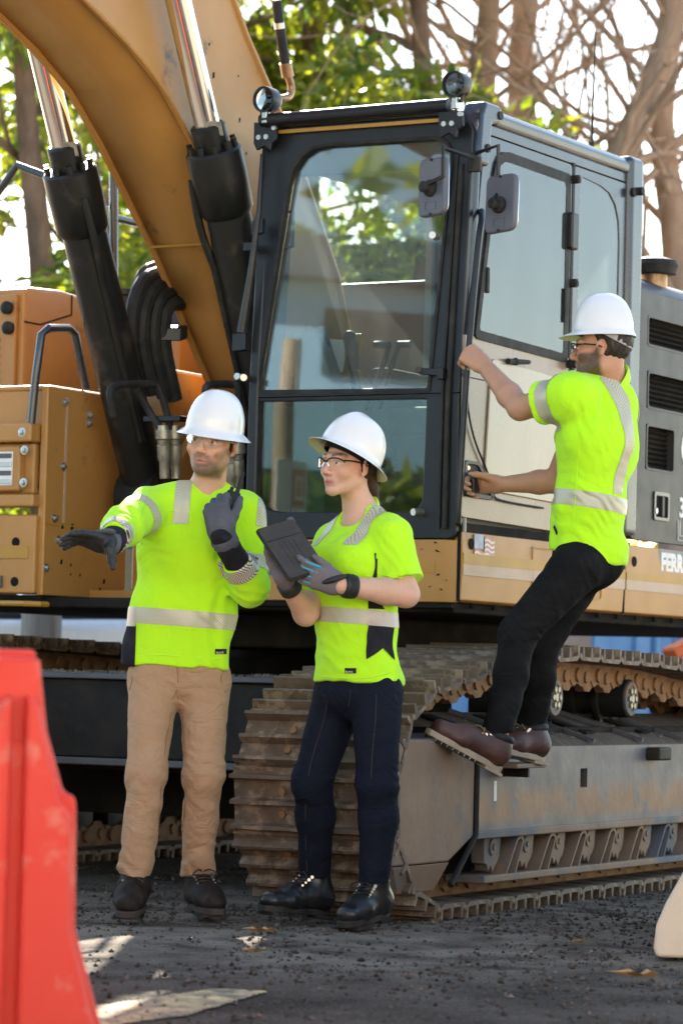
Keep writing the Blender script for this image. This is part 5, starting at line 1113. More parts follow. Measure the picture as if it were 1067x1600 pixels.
for x_, w_ in (((-0.626,11,1.473)[0], .027), ((-0.339,11,1.436)[0], .026)): band('shoulder_band', vfA, [((x_+w_,0,0), (1,0,-.05)), ((x_-w_,0,0), (-1,0,.05)), ((0,0,nk[2]-.105), (0,0,-1)), ((0,nk[1]+.02,0), (0,1,0))], 'reflective_tape', PA, None, U=(0,0,1), W=(1,0,0))
def near(a, b, r): 
    f = rcone(a, b, r, r); return lambda P: f(P) < 0
uR, uL = nrm(eR-sR), nrm(eL-sL)
band('sleeve_band', vfA, [(sR+uR*.175, uR), (sR+uR*.115, -uR)], 'reflective_tape', PA, near(sR+uR*.08, eR, .11), U=(0,0,1), W=uR)
band('sleeve_band', vfA, [(sL+uL*.23, uL), (sL+uL*.175, -uL)], 'reflective_tape', PA, near(sL+uL*.15, eL, .10), U=(1,0,0), W=uL)
band('cuff_band', vfA, [(cutR-dR*.002, dR), (cutR-dR*.05, -dR)], 'reflective_tape_on_black', PA, near(eR, wR, .10), U=(1,0,.3), W=dR)
band('cuff_band', vfA, [(cutL-dL*.002, dL), (cutL-dL*.055, -dL)], 'reflective_tape_on_black', PA, near(cutL-dL*.06, wL, .076), U=(1,0,.3), W=dL)
band('side_panel', vfA, [(((-0.702,11.15,0.966)[0],0,0), (1,0,0)), ((0,0,zb-.03), (0,0,1))], 'black_knit', PA, not_arm)
band('side_panel', vfA, [(((-0.705,11.15,1.055)[0],0,0), (1,0,0)), ((0,0,zb+.032), (0,0,1)), ((0,0,zb-.032), (0,0,-1))], 'reflective_tape_on_black', PA, not_arm, lift=.0034)
seam(PA, vfA, [(-0.544,10,1.36), (-0.488,10,1.359), (-0.427,10,1.357), (-0.397,10,1.354)], 'lime_trim')
seam(PA, vfA, [(-0.627,10,0.913), (-0.565,10,0.909), (-0.495,10,0.907), (-0.424,10,0.903), (-0.364,10,0.9), (-0.338,10,0.899)], 'lime_trim')
seam(PA, vfA, [(-0.604,10,1.424), (-0.616,10,1.374), (-0.622,10,1.314), (-0.621,10,1.253)], 'lime_trim')
hem_tag(PA, vfA, (-0.372,10.2,0.926), None)
for a_, b_, ra_, rb_ in ((cutR-dR*.05, wR-dR*.012, .048, .044), (cutL-dL*.05, wL, .047, .041)): sdf_obj('under_cuff', [(rcone(a_, b_, ra_, rb_), 0, 'u')], 'black_knit', PA, .004, folds(4, (40,40,40), .002), pts=[a_, b_])
col_ = G(); cc = nk + V3((.004,-.012,.022))
ring_ = [cc + V3((.083*math.cos(t), .068*math.sin(t), .030*math.sin(t)-.002)) for t in np.linspace(0, 6.283, 33)]
collar(PA, nk, hc+HR @ V3((0,-.022,-.07)), .065, nrm((-.1,-.95,0)))
tr = [(rcone(hips+V3((0,.0,.04)), hips+V3((0,.01,-.04)), .104, .108, Xw, 1.55), 0, 'u')]
for h_, k_, a_ in ((hpR, kR, aR), (hpL, kL, aL)): tr += [(rcone(h_+V3((0,.0,.02)), k_, .090, .067), .03, 'u'), (rcone(k_, a_+V3((0,0,-.0)), .066, .057), .03, 'u')]
tr += [(half((0,0,aR[2]+.004), (.0,0,-1)), .006, 'i')]
mz = lambda P: .35 + .65*np.exp(-((P[...,2]-kR[2]+.05)/.16)**2) + 1.0*np.exp(-((P[...,2]-aR[2]-.02)/.09)**2)
fT = plus(folds(31, (20,20,30), .0045, mz), creases([(kR+V3((.03,-.06,-.04)), (.35,0,1), .07, .10, .0085, (1,0,0)), (kL+V3((0,-.06,-.02)), (-.3,0,1), .05, .11, .0153, (1,0,0)), (aR+V3((0,-.05,.05)), (.2,0,1), .045, .09, .0136, (1,0,0)), (aL+V3((0,-.05,.05)), (-.25,0,1), .045, .09, .0136, (1,0,0)), (hips+V3((-.02,-.1,-.09)), (.4,0,1), .05, .09, .0068, (1,0,0)), (hpL+V3((.02,-.08,-.08)), (-.35,0,1), .06, .12, .0068, (1,0,0)), (hpR+V3((-.02,-.08,-.06)), (.35,0,1), .06, .12, .0068, (1,0,0))]))
trA, vft = sdf_obj('trousers', tr, 'khaki', PA, .0048, fT, pts=[hips+V3((.2,.15,.1)), hips-V3((.2,.15,0)), aR-V3((.06,.05,.04)), aL+V3((.07,.06,0))])
c_, n_ = cast(vft, (-0.509,10.3,0.833), None); pobj('fly_seam', G().tube([c_+n_*.001+V3((0,0,.04)), c_+n_*.001, c_+n_*.0+V3((.004,.02,-.07))], .003, 6), 'khaki', PA)
for q in ([(-0.5,10,0.873), (-0.496,10,0.833), (-0.499,10,0.797), (-0.511,10,0.773)], [(-0.647,10,0.869), (-0.638,10,0.833), (-0.645,10,0.797)], [(-0.354,10,0.868), (-0.363,10,0.836), (-0.348,10,0.797)], [(-0.482,10,0.734), (-0.472,10,0.618), (-0.463,10,0.499), (-0.467,10,0.36), (-0.47,10,0.261)], [(-0.513,10,0.733), (-0.53,10,0.617), (-0.539,10,0.497), (-0.544,10,0.358), (-0.555,10,0.249)]): seam(PA, vft, q, 'khaki_seam', .0019)
pobj('belt_loop', G().obox(c_+n_*.004+V3((.012,0,.035)), (1,0,0), (0,0,1), (0,1,0), .006, .022, .003), 'khaki', PA)
shoe(PA, (-0.673,11.16,0.041), (-0.696,10.92,0.006), (0,0,1), aR+V3((0,.0,.02)), 'boot_brown', 'sole_grey', 'lace')
shoe(PA, (-0.48,11.33,0.019), (-0.387,11.08,0.013), (0,0,1), aL+V3((0,0,.015)), 'boot_brown', 'sole_grey', 'lace')
for s_ in PA.children: pass
pr, pts = hand(wR, (-.72,-.66,.10), (-.15,-.50,-.85), True, [(4,6,6), (8,8,8), (12,10,8), (16,12,10)], (.25,-.25,-.93), 1.08, .05, 1.12)
gl = hand_obj('glove', [(rcone(wR-dR*.03, wR+V3((-.03,-.02,0)), .038, .034), 0, 'u')] + [(f, k+.004, o) for f, k, o in pr], pts+[wR], 'glove_black', PA)
Fh = nrm((-.72,-.66,.10)); pobj('glove_back', G().ball(wR+Fh*.035+V3((.0,-.0,.024)), .03, 18, 10, (.055,.04,.012), frame(Fh, (.15,.5,.85))), 'glove_grey', PA, smooth=80)
pobj('glove_cuff', G().lathe([(.036,-.02), (.0405,-.018), (.0405,.014), (.036,.018)], wR, nrm((-.7,-.6,.15)), 20), 'glove_grey', PA, smooth=60)
pr, pts = hand(wL, (-.22,-.06,.97), (.15,.95,.12), False, [(50,66,46), (60,70,48), (64,70,48), (66,70,46)], (.34,.25,.9), 1.10, .05, 1.14)
hand_obj('glove', [(rcone(wL-dL*.025, wL+V3((-.008,0,.04)), .043, .034, (1,0,0), 1.15), 0, 'u')] + [(f, k+.002, o) for f, k, o in pr], pts+[wL], 'glove_grey', PA)
pobj('glove_cuff', G().lathe([(.040,-.034), (.046,-.032), (.045,-.006), (.040,.0)], wL, dL, 22), 'glove_grey', PA, smooth=60)
gp = G()
for k, p in enumerate([p for i, p in enumerate(pts[5:17]) if i % 3 == 2]): gp.ball(p, .0115, 10, 7)
pobj('finger_pads', gp, 'glove_black', PA, smooth=80, kind='stuff')
helmet(PA, hc+HR @ V3((0,-.004,.043)), fw, (.15,-.02,.99), .100, .120, .142, lambda t: .029, .006, 'plain')
specs(PA, hc, HR, 1.0, 'strap_grey', True, .0016)
hair = [(ell(hc+HR @ V3((0,-.022,.030)), (.0805,.099,.092), HR), 0, 'u'), (half(hc+HR @ V3((0,.012,0)), HR @ V3((0,1,-.15))), .006, 'i'), (half(hc+HR @ V3((0,0,-.05)), HR @ V3((0,.2,-1))), .006, 'i')]
sdf_obj('hair', hair, 'hair_dark', PA, .005, folds(3, (90,90,90), .002), pts=hpts)
bpy.context.view_layer.update()
# hand-held radio
ra = V3((-0.38,11.03,1.454)); rd = nrm(V3((-0.361,11.06,1.554))-V3((-0.4,11.02,1.414)))
RD = empty('walkie_talkie', tuple(ra)); tag(RD, 'black two way radio held in the gloved hand of the man in khaki trousers', 'radio')
g = G().obox(rd*-.02, nrm(np.cross(rd, (0,1,0))), (0,1,0), rd, .024, .016, .055); obj('case', g, 'rubber', RD, .006)
obj('aerial', G().tube([rd*.03+V3((.01,0,0)), rd*.105+V3((.01,0,0))], [.0085,.006], 10), 'rubber', RD); obj('volume_knob', G().cyl(rd*.034-V3((.012,0,0)), rd*.05-V3((.012,0,0)), .007, n=10), 'rubber', RD)
obj('speaker_grille', G().obox(rd*-.01+V3((0,.0165,0)), nrm(np.cross(rd, (0,1,0))), (0,1,0), rd, .018, .001, .022), 'cab_plastic', RD, .002)

# ------------------------------------------------------------------ woman with the tablet
PB = empty('person', (0.051,11,0)); PB.location.z = 0
tag(PB, 'woman in lime short sleeved shirt and dark blue jeans holding a tablet', 'person')
bpy.context.view_layer.update()
hc, fw = V3((0.017,11,1.585)), (-.71,-.70,.0); HR = frame(fw, (.10,.05,.99))
bf = nrm((-.78,-.62,0)); Xw = nrm((.62,-.78,0))      # torso facing, torso width axis
nk = V3((0.072,11.05,1.421)); hips = V3((0.069,11.05,0.848)); ab = V3((0.059,11.05,1.062)); cst = V3((0.063,11.05,1.25))
sL, sR = V3((0.172,10.95,1.341)), V3((-0.018,11.17,1.32)); eL, wL = V3((0.226,10.9,1.144)), V3((-0.001,10.78,1.165)); eR, wR = V3((-0.113,11,1.072)), V3((-0.182,10.86,1.176))
hpR, hpL = V3((0.011,11.13,0.796)), V3((0.136,10.99,0.8)); kR, aR = V3((-0.078,11.08,0.491)), V3((-0.059,11.2,0.154)); kL, aL = V3((0.145,10.93,0.489)), V3((0.143,10.98,0.16))
base = (.61,.37,.265)
hp, hpts = head_prims(hc, HR, .95, True, .84)
body = [(rcone(nk+V3((0,.01,-.03)), hc+HR @ V3((0,-.028,-.06)), .054, .048), 0, 'u')] + [(f, k if i else .03, op) for i, (f, k, op) in enumerate(hp)]
body += [(rcone(nk, hips, .06, .07), .03, 'u'), (rcone(sR, nk-V3((0,0,.035)), .045, .05), .03, 'u'), (rcone(sL, nk-V3((0,0,.035)), .045, .05), .03, 'u'),
         (rcone(sL, eL, .05, .045), .03, 'u'), (rcone(eL, eL+(wL-eL)*.3, .044, .045), .02, 'u'), (rcone(eL+(wL-eL)*.3, wL, .045, .030), .02, 'u'), (rcone(sR, eR, .048, .042), .03, 'u'), (rcone(eR, wR, .043, .030), .02, 'u')]
for h_, k_, a_ in ((hpR, kR, aR), (hpL, kL, aL)): body += [(rcone(hips, h_, .06, .06), .02, 'u'), (rcone(h_, k_, .06, .045), .02, 'u'), (rcone(k_, a_, .042, .032), .02, 'u')]
sdf_obj('body', body, 'skin', PB, .0033, col=head_col(hc, HR, .95, base, 0, lip=(.40,.13,.12)), pts=hpts+[nk, hips, sR, sL, eR, eL, wR, wL, aR, aL])
tor = [(rcone(hips+V3((0,0,-.0)), ab, .128, .112, Xw, 1.32), 0, 'u'), (rcone(ab, cst, .112, .118, Xw, 1.32), .05, 'u'), (rcone(cst, nk-V3((0,0,.07)), .112, .075, Xw, 1.42), .06, 'u'), (rcone(sR, sL, .060, .060), .05, 'u'),
       (ell(cst+bf*.075+Xw*.07+V3((0,0,-.0)), (.075,.075,.075)), .06, 'u'), (ell(cst+bf*.075-Xw*.07+V3((0,0,-.0)), (.075,.075,.075)), .06, 'u'),
       (rcone(sR, nk-V3((0,0,.012)), .052, .05), .05, 'u'), (rcone(sL, nk-V3((0,0,.012)), .052, .05), .05, 'u')]
tor.append((ell(hips-bf*.055+V3((0,0,-.005)), (.118,.118,.11)), .05, 'u'))
uL, uR = nrm(eL-sL), nrm(eR-sR); cutL, cutR = sL+uL*.165, sR+uR*.165
slv = [(rcone(sL, cutL+uL*.03, .066, .076), .03, 'u'), (rcone(sR, cutR+uR*.03, .064, .07), .03, 'u')]
def sleeve_end(co, d, r_=.095):
    a = half(co, -d); c = rcone(co+d*.02, co+d*.1, r_, r_); return (lambda P: np.maximum(a(P), c(P)), 0, 's')
shirtB = tor + slv + [(lambda P, a=half(cutL, -uL), c=rcone(cutL, cutL+uL*.06, .09, .09), t=half(cst+Xw*.155, -Xw): np.maximum(np.maximum(a(P), c(P)), t(P)), 0, 's'), (half(hips+V3((0,0,-.012)), (-.04,0,-1)), .008, 'i'), (rcone(nk+V3((0,0,-.03)), nk+V3((0,0,.12)), .061, .061), .006, 's'), (ell(nk+bf*.055+V3((0,0,.0)), (.055,.055,.045)), .02, 's')]
fB = plus(folds(41, (30,30,11), .0042), creases([(sL+V3((-.03,-.05,-.11)), (.5,0,.8), .05, .12, .0068, (1,0,0)), (ab+bf*.11, (.35,0,1), .06, .13, .0054, (1,0,0)), (hips+bf*.1+V3((.02,0,.05)), (-.3,0,1), .055, .13, .0068, (1,0,0)), (cutL, uL, .06, .1, .0041, (1,0,0))]))
shB, vfB = sdf_obj('shirt', shirtB, 'lime', PB, .005, fB, pts=[hips-V3((.2,.22,.05)), hips+V3((.2,.2,0)), sR-V3((.07,0,0)), sL+V3((.08,.05,.07)), cutL+V3((.05,-.08,-.05)), cutR, nk])
tors = lambda P, f=[rcone(sL+uL*.05, cutL+uL*.1, .082, .088), rcone(sR, cutR, .07, .08)]: np.minimum.reduce([q(P) for q in f]) > 0
zb = hips[2]+.215
wb = [((hips[0],0,zb+.026), (.06,0,1)), ((hips[0],0,zb-.026), (-.06,0,-1))]
band('waist_band', vfB, wb, 'reflective_tape', PB, tors)
# black panel down the side under the arm, ending in a swallow tail
sidev = nrm(Xw); ctr = cst+Xw*.1
spn = nrm(bf); off0 = .012
lo_ = -.045; hi_ = .062
spl = [(ab+bf*hi_, bf), (ab+bf*lo_, -bf), (ab+Xw*.05, -Xw)]
band('side_panel', vfB, spl+[((0,0,cst[2]+.03), (0,0,1)), ((0,0,zb+.027), (0,0,-1))], 'black_knit', PB, lambda P, f=rcone(sL+uL*.02, cutL+uL*.06, .086, .090): f(P) > 0, lift=.002)
tipz = hips[2]+.075; mid_ = ab+bf*((hi_+lo_)/2)
band('side_panel', vfB, [(ab+bf*hi_, bf), (mid_, -bf), (ab+Xw*.05, -Xw), ((0,0,zb-.024), (0,0,1)), (V3((mid_[0],mid_[1],tipz+.035)), (-bf*.62)+V3((0,0,-.7)) if False else (V3((0,0,-1))+bf*-.75))], 'black_knit', PB, tors, lift=.0035)
band('side_panel', vfB, [(mid_, bf), (ab+bf*lo_, -bf), (ab+Xw*.05, -Xw), ((0,0,zb-.024), (0,0,1)), (V3((mid_[0],mid_[1],tipz+.035)), V3((0,0,-1))+bf*.75)], 'black_knit', PB, tors, lift=.0035)
band('waist_band', vfB, wb+spl, 'reflective_tape_on_black', PB, tors, U=bf, W=(0,0,1), lift=.0042)
# shoulder bands run from the chest over the shoulder
for s_, o_ in ((1, .095), (-1, .095)):
    c_ = nk + Xw*s_*o_
    band('shoulder_band', vfB, [(c_+Xw*.024, Xw), (c_-Xw*.024, -Xw), ((0,0,cst[2]+.055), (0,0,-1)), (nk-bf*.03, -bf)], 'reflective_tape', PB, None, U=(0,0,1), W=Xw)
band('chest_pocket', vfB, [(cst+Xw*.13, Xw), (cst+Xw*.02, -Xw), ((0,0,cst[2]+.045), (0,0,1)), ((0,0,cst[2]-.08), (0,0,-1)), (cst, -bf)], 'lime', PB, tors, lift=.0022)
seam(PB, vfB, [(-0.066,10,0.86), (-0.013,10,0.853), (0.047,10,0.851), (0.106,10,0.857), (0.166,10,0.874), (0.201,10,0.889)], 'lime_trim')
seam(PB, vfB, [(0.145,10,1.374), (0.13,10,1.323), (0.124,10,1.273), (0.121,10,1.223)], 'lime_trim')
seam(PB, vfB, [(0.13,10,1.179), (0.168,10,1.17), (0.208,10,1.171), (0.238,10,1.18)], 'lime_trim')
hem_tag(PB, vfB, (0.043,10.3,0.876), None, (1,-.3,.03))
cc = nk + V3((0,0,.012)); a_ = nrm(bf*1+V3((0,0,-.45))); b_ = Xw
collar(PB, nk, hc+HR @ V3((0,-.028,-.06)), .058, bf, .003, -.004, .9)
tr = [(rcone(hips+V3((0,0,.05)), hips+V3((0,.01,-.03)), .115, .122, Xw, 1.24), 0, 'u'), (ell(hips-bf*.06+V3((0,0,-.03)), (.105,.105,.10)), .05, 'u')]
for h_, k_, a_ in ((hpR, kR, aR), (hpL, kL, aL)):
    cf = k_+(a_-k_)*.35 - bf*.012
    tr += [(rcone(h_+V3((0,0,.0)), k_, .092, .067), .03, 'u'), (rcone(k_, cf, .065, .066), .03, 'u'), (rcone(cf, a_, .064, .053), .03, 'u')]
tr += [(half((0,0,aL[2]-.006), (0,0,-1)), .006, 'i')]
mz = lambda P: .25 + .75*np.exp(-((P[...,2]-kR[2]+.0)/.10)**2) + .6*np.exp(-((P[...,2]-aR[2]-.02)/.07)**2)
fJ = plus(folds(51, (20,20,36), .0028, mz), creases([(kL+V3((.05,.02,.0)), (.1,0,1), .032, .09, .0090, (1,0,0)), (kR+V3((0,.0,-.02)), (-.15,0,1), .035, .09, .0090, (1,0,0)), (aL+V3((0,-.03,.06)), (.2,0,1), .035, .07, .0060, (1,0,0)), (hpL+V3((.06,-.03,-.06)), (-.2,0,1), .035, .08, .0075, (1,0,0)), (hips+bf*.1+V3((0,0,-.05)), (.2,0,1), .03, .08, .0045, (1,0,0))]))
jn, vfj = sdf_obj('jeans', tr, 'denim', PB, .0048, fJ, pts=[hips+V3((.2,.2,.1)), hips-V3((.2,.2,0)), aR-V3((.08,.0,.05)), aL+V3((.08,-.06,-.03)), kR-V3((.1,0,0))])
g = G()
seam_pts = [[(-0.027,10,0.779), (-0.04,10,0.709), (-0.063,10,0.629), (-0.081,10,0.549), (-0.087,10,0.449), (-0.084,10,0.35), (-0.077,10,0.247)], [(0.124,10,0.803), (0.122,10,0.713), (0.116,10,0.624), (0.114,10,0.544)], [(0.178,10,0.85), (0.182,10,0.799), (0.196,10,0.775)]]
for sp_ in seam_pts:
    q = []
    for p in sp_:
        d = nrm(V3(p)-V3((0,0,.84))); 
        try: c_, n_ = cast(vfj, p, d); q.append(c_+n_*.0012)
        except Exception: pass
    if len(q) > 1: g.tube(q, .0016, 5, sub=4)
pobj('seam_stitching', g, 'stitch', PB, kind='stuff')
seam(PB, vfj, [(0.043,10,0.815), (0.039,10,0.771), (0.03,10,0.731)], 'stitch', .0016)
shoe(PB, (-0.011,11.24,0.009), (-0.243,11.02,0.036), (0,0,1), aR+V3((.006,0,.02)), 'boot_black', 'sole_dark', 'rubber', hgt=.15, wid=.047)
shoe(PB, (0.19,11.07,0.026), (0.036,10.84,-0.001), (0,0,1), aL+V3((.004,0,.01)), 'boot_black', 'sole_dark', 'rubber', hgt=.15, wid=.047)
pr, pts = hand(wL, (-.94,-.12,.30), (-.1,.93,.25), False, [(14,26,20), (16,30,22), (18,32,24), (22,34,24)], (-.75,.2,.6), .98, .07, 1.08)
dL = nrm(wL-eL)
hand_obj('glove', [(rcone(wL-dL*.045, wL+V3((-.03,0,.008)), .034, .027, (0,0,1), 1.2), 0, 'u')] + [(f, k+.002, o) for f, k, o in pr], pts+[wL], 'glove_taupe', PB)
pobj('glove_cuff', G().lathe([(.034,-.06), (.0405,-.058), (.0405,-.018), (.036,-.012)], wL, dL, 22), 'glove_black', PB, smooth=60)
pobj('wrist_strap', G().lathe([(.037,-.05), (.0425,-.048), (.0425,-.026), (.037,-.024)], wL, dL, 22), 'rubber', PB, smooth=60)
g = G(); off_ = V3((0,-.0115,.0))
for i in range(4):
    k = pts[1+i]; f0 = pts[5+3*i]; f1 = pts[6+3*i]; g.tube([k+V3((.012,-.013,.002)), (k+f0)/2+V3((0,-.0125,.003)), f0+V3((0,-.0105,.002))], [.0045 if i == 0 else .003, .003, .002], 6)
pobj('glove_piping', g, 'glove_teal', PB)
pobj('glove_panel', G().ball(wL+nrm((-.94,-.12,.30))*.02+V3((0,-.018,.012)), .03, 16, 8, (.045,.012,.028), frame((-.3,-.1,.9), (0,1,0)) @ np.diag([1,1,1])), 'glove_black', PB, smooth=80)
pr, pts = hand(wR, (-.42,.08,.90), (.55,-.70,.25), True, [(10,20,16), (12,22,18), (12,24,18), (14,24,18)], (-.6,-.35,.72), .96, .05, 1.06)
dR = nrm(wR-eR)
hand_obj('glove', [(rcone(wR-dR*.035, wR+dR*.02, .034, .028), 0, 'u')] + [(f, k+.002, o) for f, k, o in pr], pts+[wR], 'glove_taupe', PB)
pobj('glove_cuff', G().lathe([(.033,-.05), (.040,-.048), (.039,-.012), (.034,-.008)], wR, dR, 22), 'glove_black', PB, smooth=60)
hat_up = nrm((.40,.16,.90)); hat_f = nrm(V3(fw)-hat_up*(V3(fw) @ hat_up)+V3((0,0,.0)))
helmet(PB, hc+HR @ V3((0,-.012,.040)), hat_f, hat_up, .103, .124, .140, lambda t: .034+.006*abs(math.cos(t)), .004, 'ridge')
hb = G(); Rh = frame(hat_f, hat_up); ho = hc+HR @ V3((0,-.010,.032))
pobj('headband', G().ring([ho + Rh @ V3((.083*math.sin(t), .104*math.cos(t), .016)) for t in np.linspace(0, 6.283, 33)[:-1]], [ho + Rh @ V3((.079*math.sin(t), .100*math.cos(t), .016)) for t in np.linspace(0, 6.283, 33)[:-1]], -hat_up*.032), 'strap_black', PB, smooth=60)
pobj('ratchet_knob', G().cyl(hc+HR @ V3((-.045,-.10,.02)), hc+HR @ V3((-.055,-.125,.012)), .016, n=14).tube([hc+HR @ V3((-.082,-.03,.035)), hc+HR @ V3((-.075,-.075,.01)), hc+HR @ V3((-.05,-.105,.012))], .008, 8), 'strap_black', PB)
specs(PB, hc, HR, .95, 'strap_black', True, .0028)
hair = [(ell(hc+HR @ V3((0,-.022,.026)), (.0785,.098,.090), HR), 0, 'u'), (half(hc+HR @ V3((0,.004,0)), HR @ V3((0,1,-.55))), .008, 'i'), (half(hc+HR @ V3((0,0,-.052)), HR @ V3((0,.4,-1))), .01, 'i'),
        (rcone(hc+HR @ V3((0,-.10,-.02)), hc+HR @ V3((0,-.118,-.075)), .030, .026), .02, 'u'), (rcone(hc+HR @ V3((0,-.118,-.075)), hc+HR @ V3((.0,-.155,-.15)), .026, .016), .015, 'u'), (rcone(hc+HR @ V3((0,-.155,-.15)), hc+HR @ V3((.0,-.165,-.21)), .016, .006), .01, 'u')]
sdf_obj('hair', hair, 'hair_brown', PB, .0045, folds(8, (60,60,30), .002, f2=150, a2=.6), pts=hpts+[hc+HR @ V3((0,-.17,-.22))])
bpy.context.view_layer.update()
# tablet
tc_ = V3((-0.166,10.8,1.282)); Lx = nrm((.107,-.085,-.153)); Sx = V3((.118,.075,.044)); Sx = nrm(Sx-Lx*(Sx @ Lx)); Nx = np.cross(Lx, Sx); Nx = Nx if Nx[1] < 0 else -Nx
TB = empty('tablet', tuple(tc_)); tag(TB, 'tablet in a dark grey folding case held by the woman', 'tablet')
q = lambda a, b: Lx*a + Sx*b
obj('cover', G().plate(rquad([q(-.112,-.074), q(.112,-.074), q(.112,.074), q(-.112,.074)], .012), Nx*.006), 'tablet_case', TB, .002)
obj('tray', G().plate([p - Nx*.014 for p in rquad([q(-.118,-.076), q(.116,-.076), q(.116,.076), q(-.118,.076)], .016)], Nx*.0125), 'rubber', TB, .004)
obj('corner_guard', G().obox(q(-.112,.068)-Nx*.008, Lx, Sx, Nx, .014, .012, .011), 'mirror_shell', TB, .006)
obj('screen', G().plate([p - Nx*.0155 for p in rquad([q(-.105,-.066), q(.105,-.066), q(.105,.066), q(-.105,.066)], .008)], Nx*.001), 'screen', TB)
for a_ in (-.05, .0): obj('fold_line', G().obox(q(a_ if a_ else -.05,0)+Nx*.0065, Lx, Sx, Nx, .0014, .070, .0006), 'rubber', TB) if a_ else None
for b_ in (-.030, -.012, .006, .024): obj('fold_line', G().obox(q(.015,b_)+Nx*.0065, Lx, Sx, Nx, .05, .0005, .0003), 'rubber', TB)

# ------------------------------------------------------------------ man climbing onto the track
PC_ = empty('person', (0.657,11.9,0.561)); PC_.location.z = 0
tag(PC_, 'man in black jeans and lime short sleeved shirt climbing up to the cab door', 'person')
bpy.context.view_layer.update()
hc, fw = V3((0.95,11.86,2.102)), (-.96,.27,-.03); HR = frame(fw, (.02,0,1))
bf = nrm((-.93,.36,0)); Xw = nrm((.36,.93,0))        # facing; towards his right
nk = V3((0.988,11.92,1.977)); cst = V3((0.949,11.9,1.759)); ab = V3((0.92,11.9,1.519)); hips = V3((0.907,11.92,1.347))
sL, sR = V3((0.837,11.76,1.911)), V3((0.937,12.08,1.961)); eL, wL = V3((0.656,11.92,1.879)), V3((0.53,12.15,2.055))
eR, wR = V3((0.82,12.28,1.631)), V3((0.612,12.31,1.615))
hpL, hpR = V3((0.875,11.8,1.287)), V3((0.914,12,1.295)); kL, aL = V3((0.656,11.74,1.033)), V3((0.582,11.64,0.658)); kR, aR = V3((0.753,12,0.991)), V3((0.735,12.1,0.69))
base = (.50,.265,.165)
hp, hpts = head_prims(hc, HR, .97, False, 1.0)
Hl = lambda p: hc + HR @ V3(p)
body = [(rcone(nk+V3((0,0,-.03)), hc+HR @ V3((0,-.022,-.06)), .066, .060), 0, 'u')] + [(f, k if i else .03, op) for i, (f, k, op) in enumerate(hp)]
body += [(rcone(Hl((-.05,.0,-.068)), Hl((-.018,.07,-.103)), .024, .024), .02, 'u'), (rcone(Hl((.05,.0,-.068)), Hl((.018,.07,-.103)), .024, .024), .02, 'u')]
body += [(rcone(nk, hips, .07, .07), .03, 'u'), (rcone(sR, nk-V3((0,0,.04)), .05, .06), .03, 'u'), (rcone(sL, nk-V3((0,0,.04)), .05, .06), .03, 'u'),
         (rcone(sL, eL, .054, .046), .03, 'u'), (rcone(eL, eL+(wL-eL)*.3, .045, .046), .02, 'u'), (rcone(eL+(wL-eL)*.3, wL, .046, .031), .02, 'u'), (rcone(sR, eR, .05, .044), .03, 'u'), (rcone(eR, eR+(wR-eR)*.3, .044, .045), .02, 'u'), (rcone(eR+(wR-eR)*.3, wR, .044, .029), .02, 'u')]
for h_, k_, a_ in ((hpR, kR, aR), (hpL, kL, aL)): body += [(rcone(hips, h_, .06, .06), .02, 'u'), (rcone(h_, k_, .06, .045), .02, 'u'), (rcone(k_, a_+V3((0,0,-.06)), .040, .033), .02, 'u')]
p1, t1 = hand(wL, (-.72,.42,.52), (.15,.80,-.55), False, [(62,75,50), (66,78,50), (68,78,50), (70,76,50)], (-.62,.45,.55), 1.04, .03, 1.05)
p2, t2 = hand(wR, (-.97,.22,.02), (-.25,-.80,-.50), True, [(40,55,35), (44,58,36), (46,58,36), (48,56,36)], (-.93,-.25,.1), 1.0, .04, 1.0)
body += [(f, k+.001 if k > .005 else .0035, o) for f, k, o in p1+p2]
sdf_obj('body', body, 'skin', PC_, .0033, col=head_col(hc, HR, .97, base, .92, (.055,.034,.022), sparse=.45), pts=hpts+t1+t2+[nk, hips, sR, sL, eR, eL, aR-V3((0,0,.08)), aL-V3((0,0,.08))])
tor = [(rcone(hips, ab, .128, .122, Xw, 1.30), 0, 'u'), (rcone(ab, cst, .122, .136, Xw, 1.30), .05, 'u'), (rcone(cst, nk-V3((0,0,.09))-bf*.01, .136, .10, Xw, 1.5), .06, 'u'), (rcone(sR, sL, .078, .078), .06, 'u'),
       (rcone(sR, nk-V3((0,0,.015)), .066, .062), .05, 'u'), (rcone(sL, nk-V3((0,0,.015)), .066, .062), .05, 'u')]
tor.append((ell(hips-bf*.055+V3((0,0,-.01)), (.115,.122,.105)), .05, 'u'))
uL, uR = nrm(eL-sL), nrm(eR-sR); cutL = sL+uL*.135; cutR = sR+uR*.20
slv = [(rcone(sL, cutL+uL*.02, .080, .083), .04, 'u'), (rcone(sR, cutR, .078, .075), .03, 'u')]
shirtC = tor + slv + [(lambda P, a=half(cutL, -uL), c=rcone(cutL+uL*.02, cutL+uL*.12, .10, .10): np.maximum(a(P), c(P)), 0, 's'), (half(hips+V3((0,0,-.02)), bf*.22+V3((0,0,-1))), .008, 'i'), (rcone(nk+V3((0,0,-.03)), nk+V3((0,0,.12)), .073, .073), .006, 's')]
fC = plus(folds(61, (30,30,10), .0046), creases([(ab+bf*.02-Xw*.13+V3((.03,0,-.05)), (.3,0,1), .06, .17, .0091, (1,0,0)), (hips-bf*.08-Xw*.08+V3((0,0,.06)), (.2,0,1), .055, .14, .0078, (1,0,0)), (sL+V3((.06,-.02,-.10)), (.8,0,.5), .055, .13, .0078, (1,0,0)), (cst-Xw*.15+V3((.0,0,-.02)), (.45,0,.9), .07, .14, .0065, (1,0,0))]))
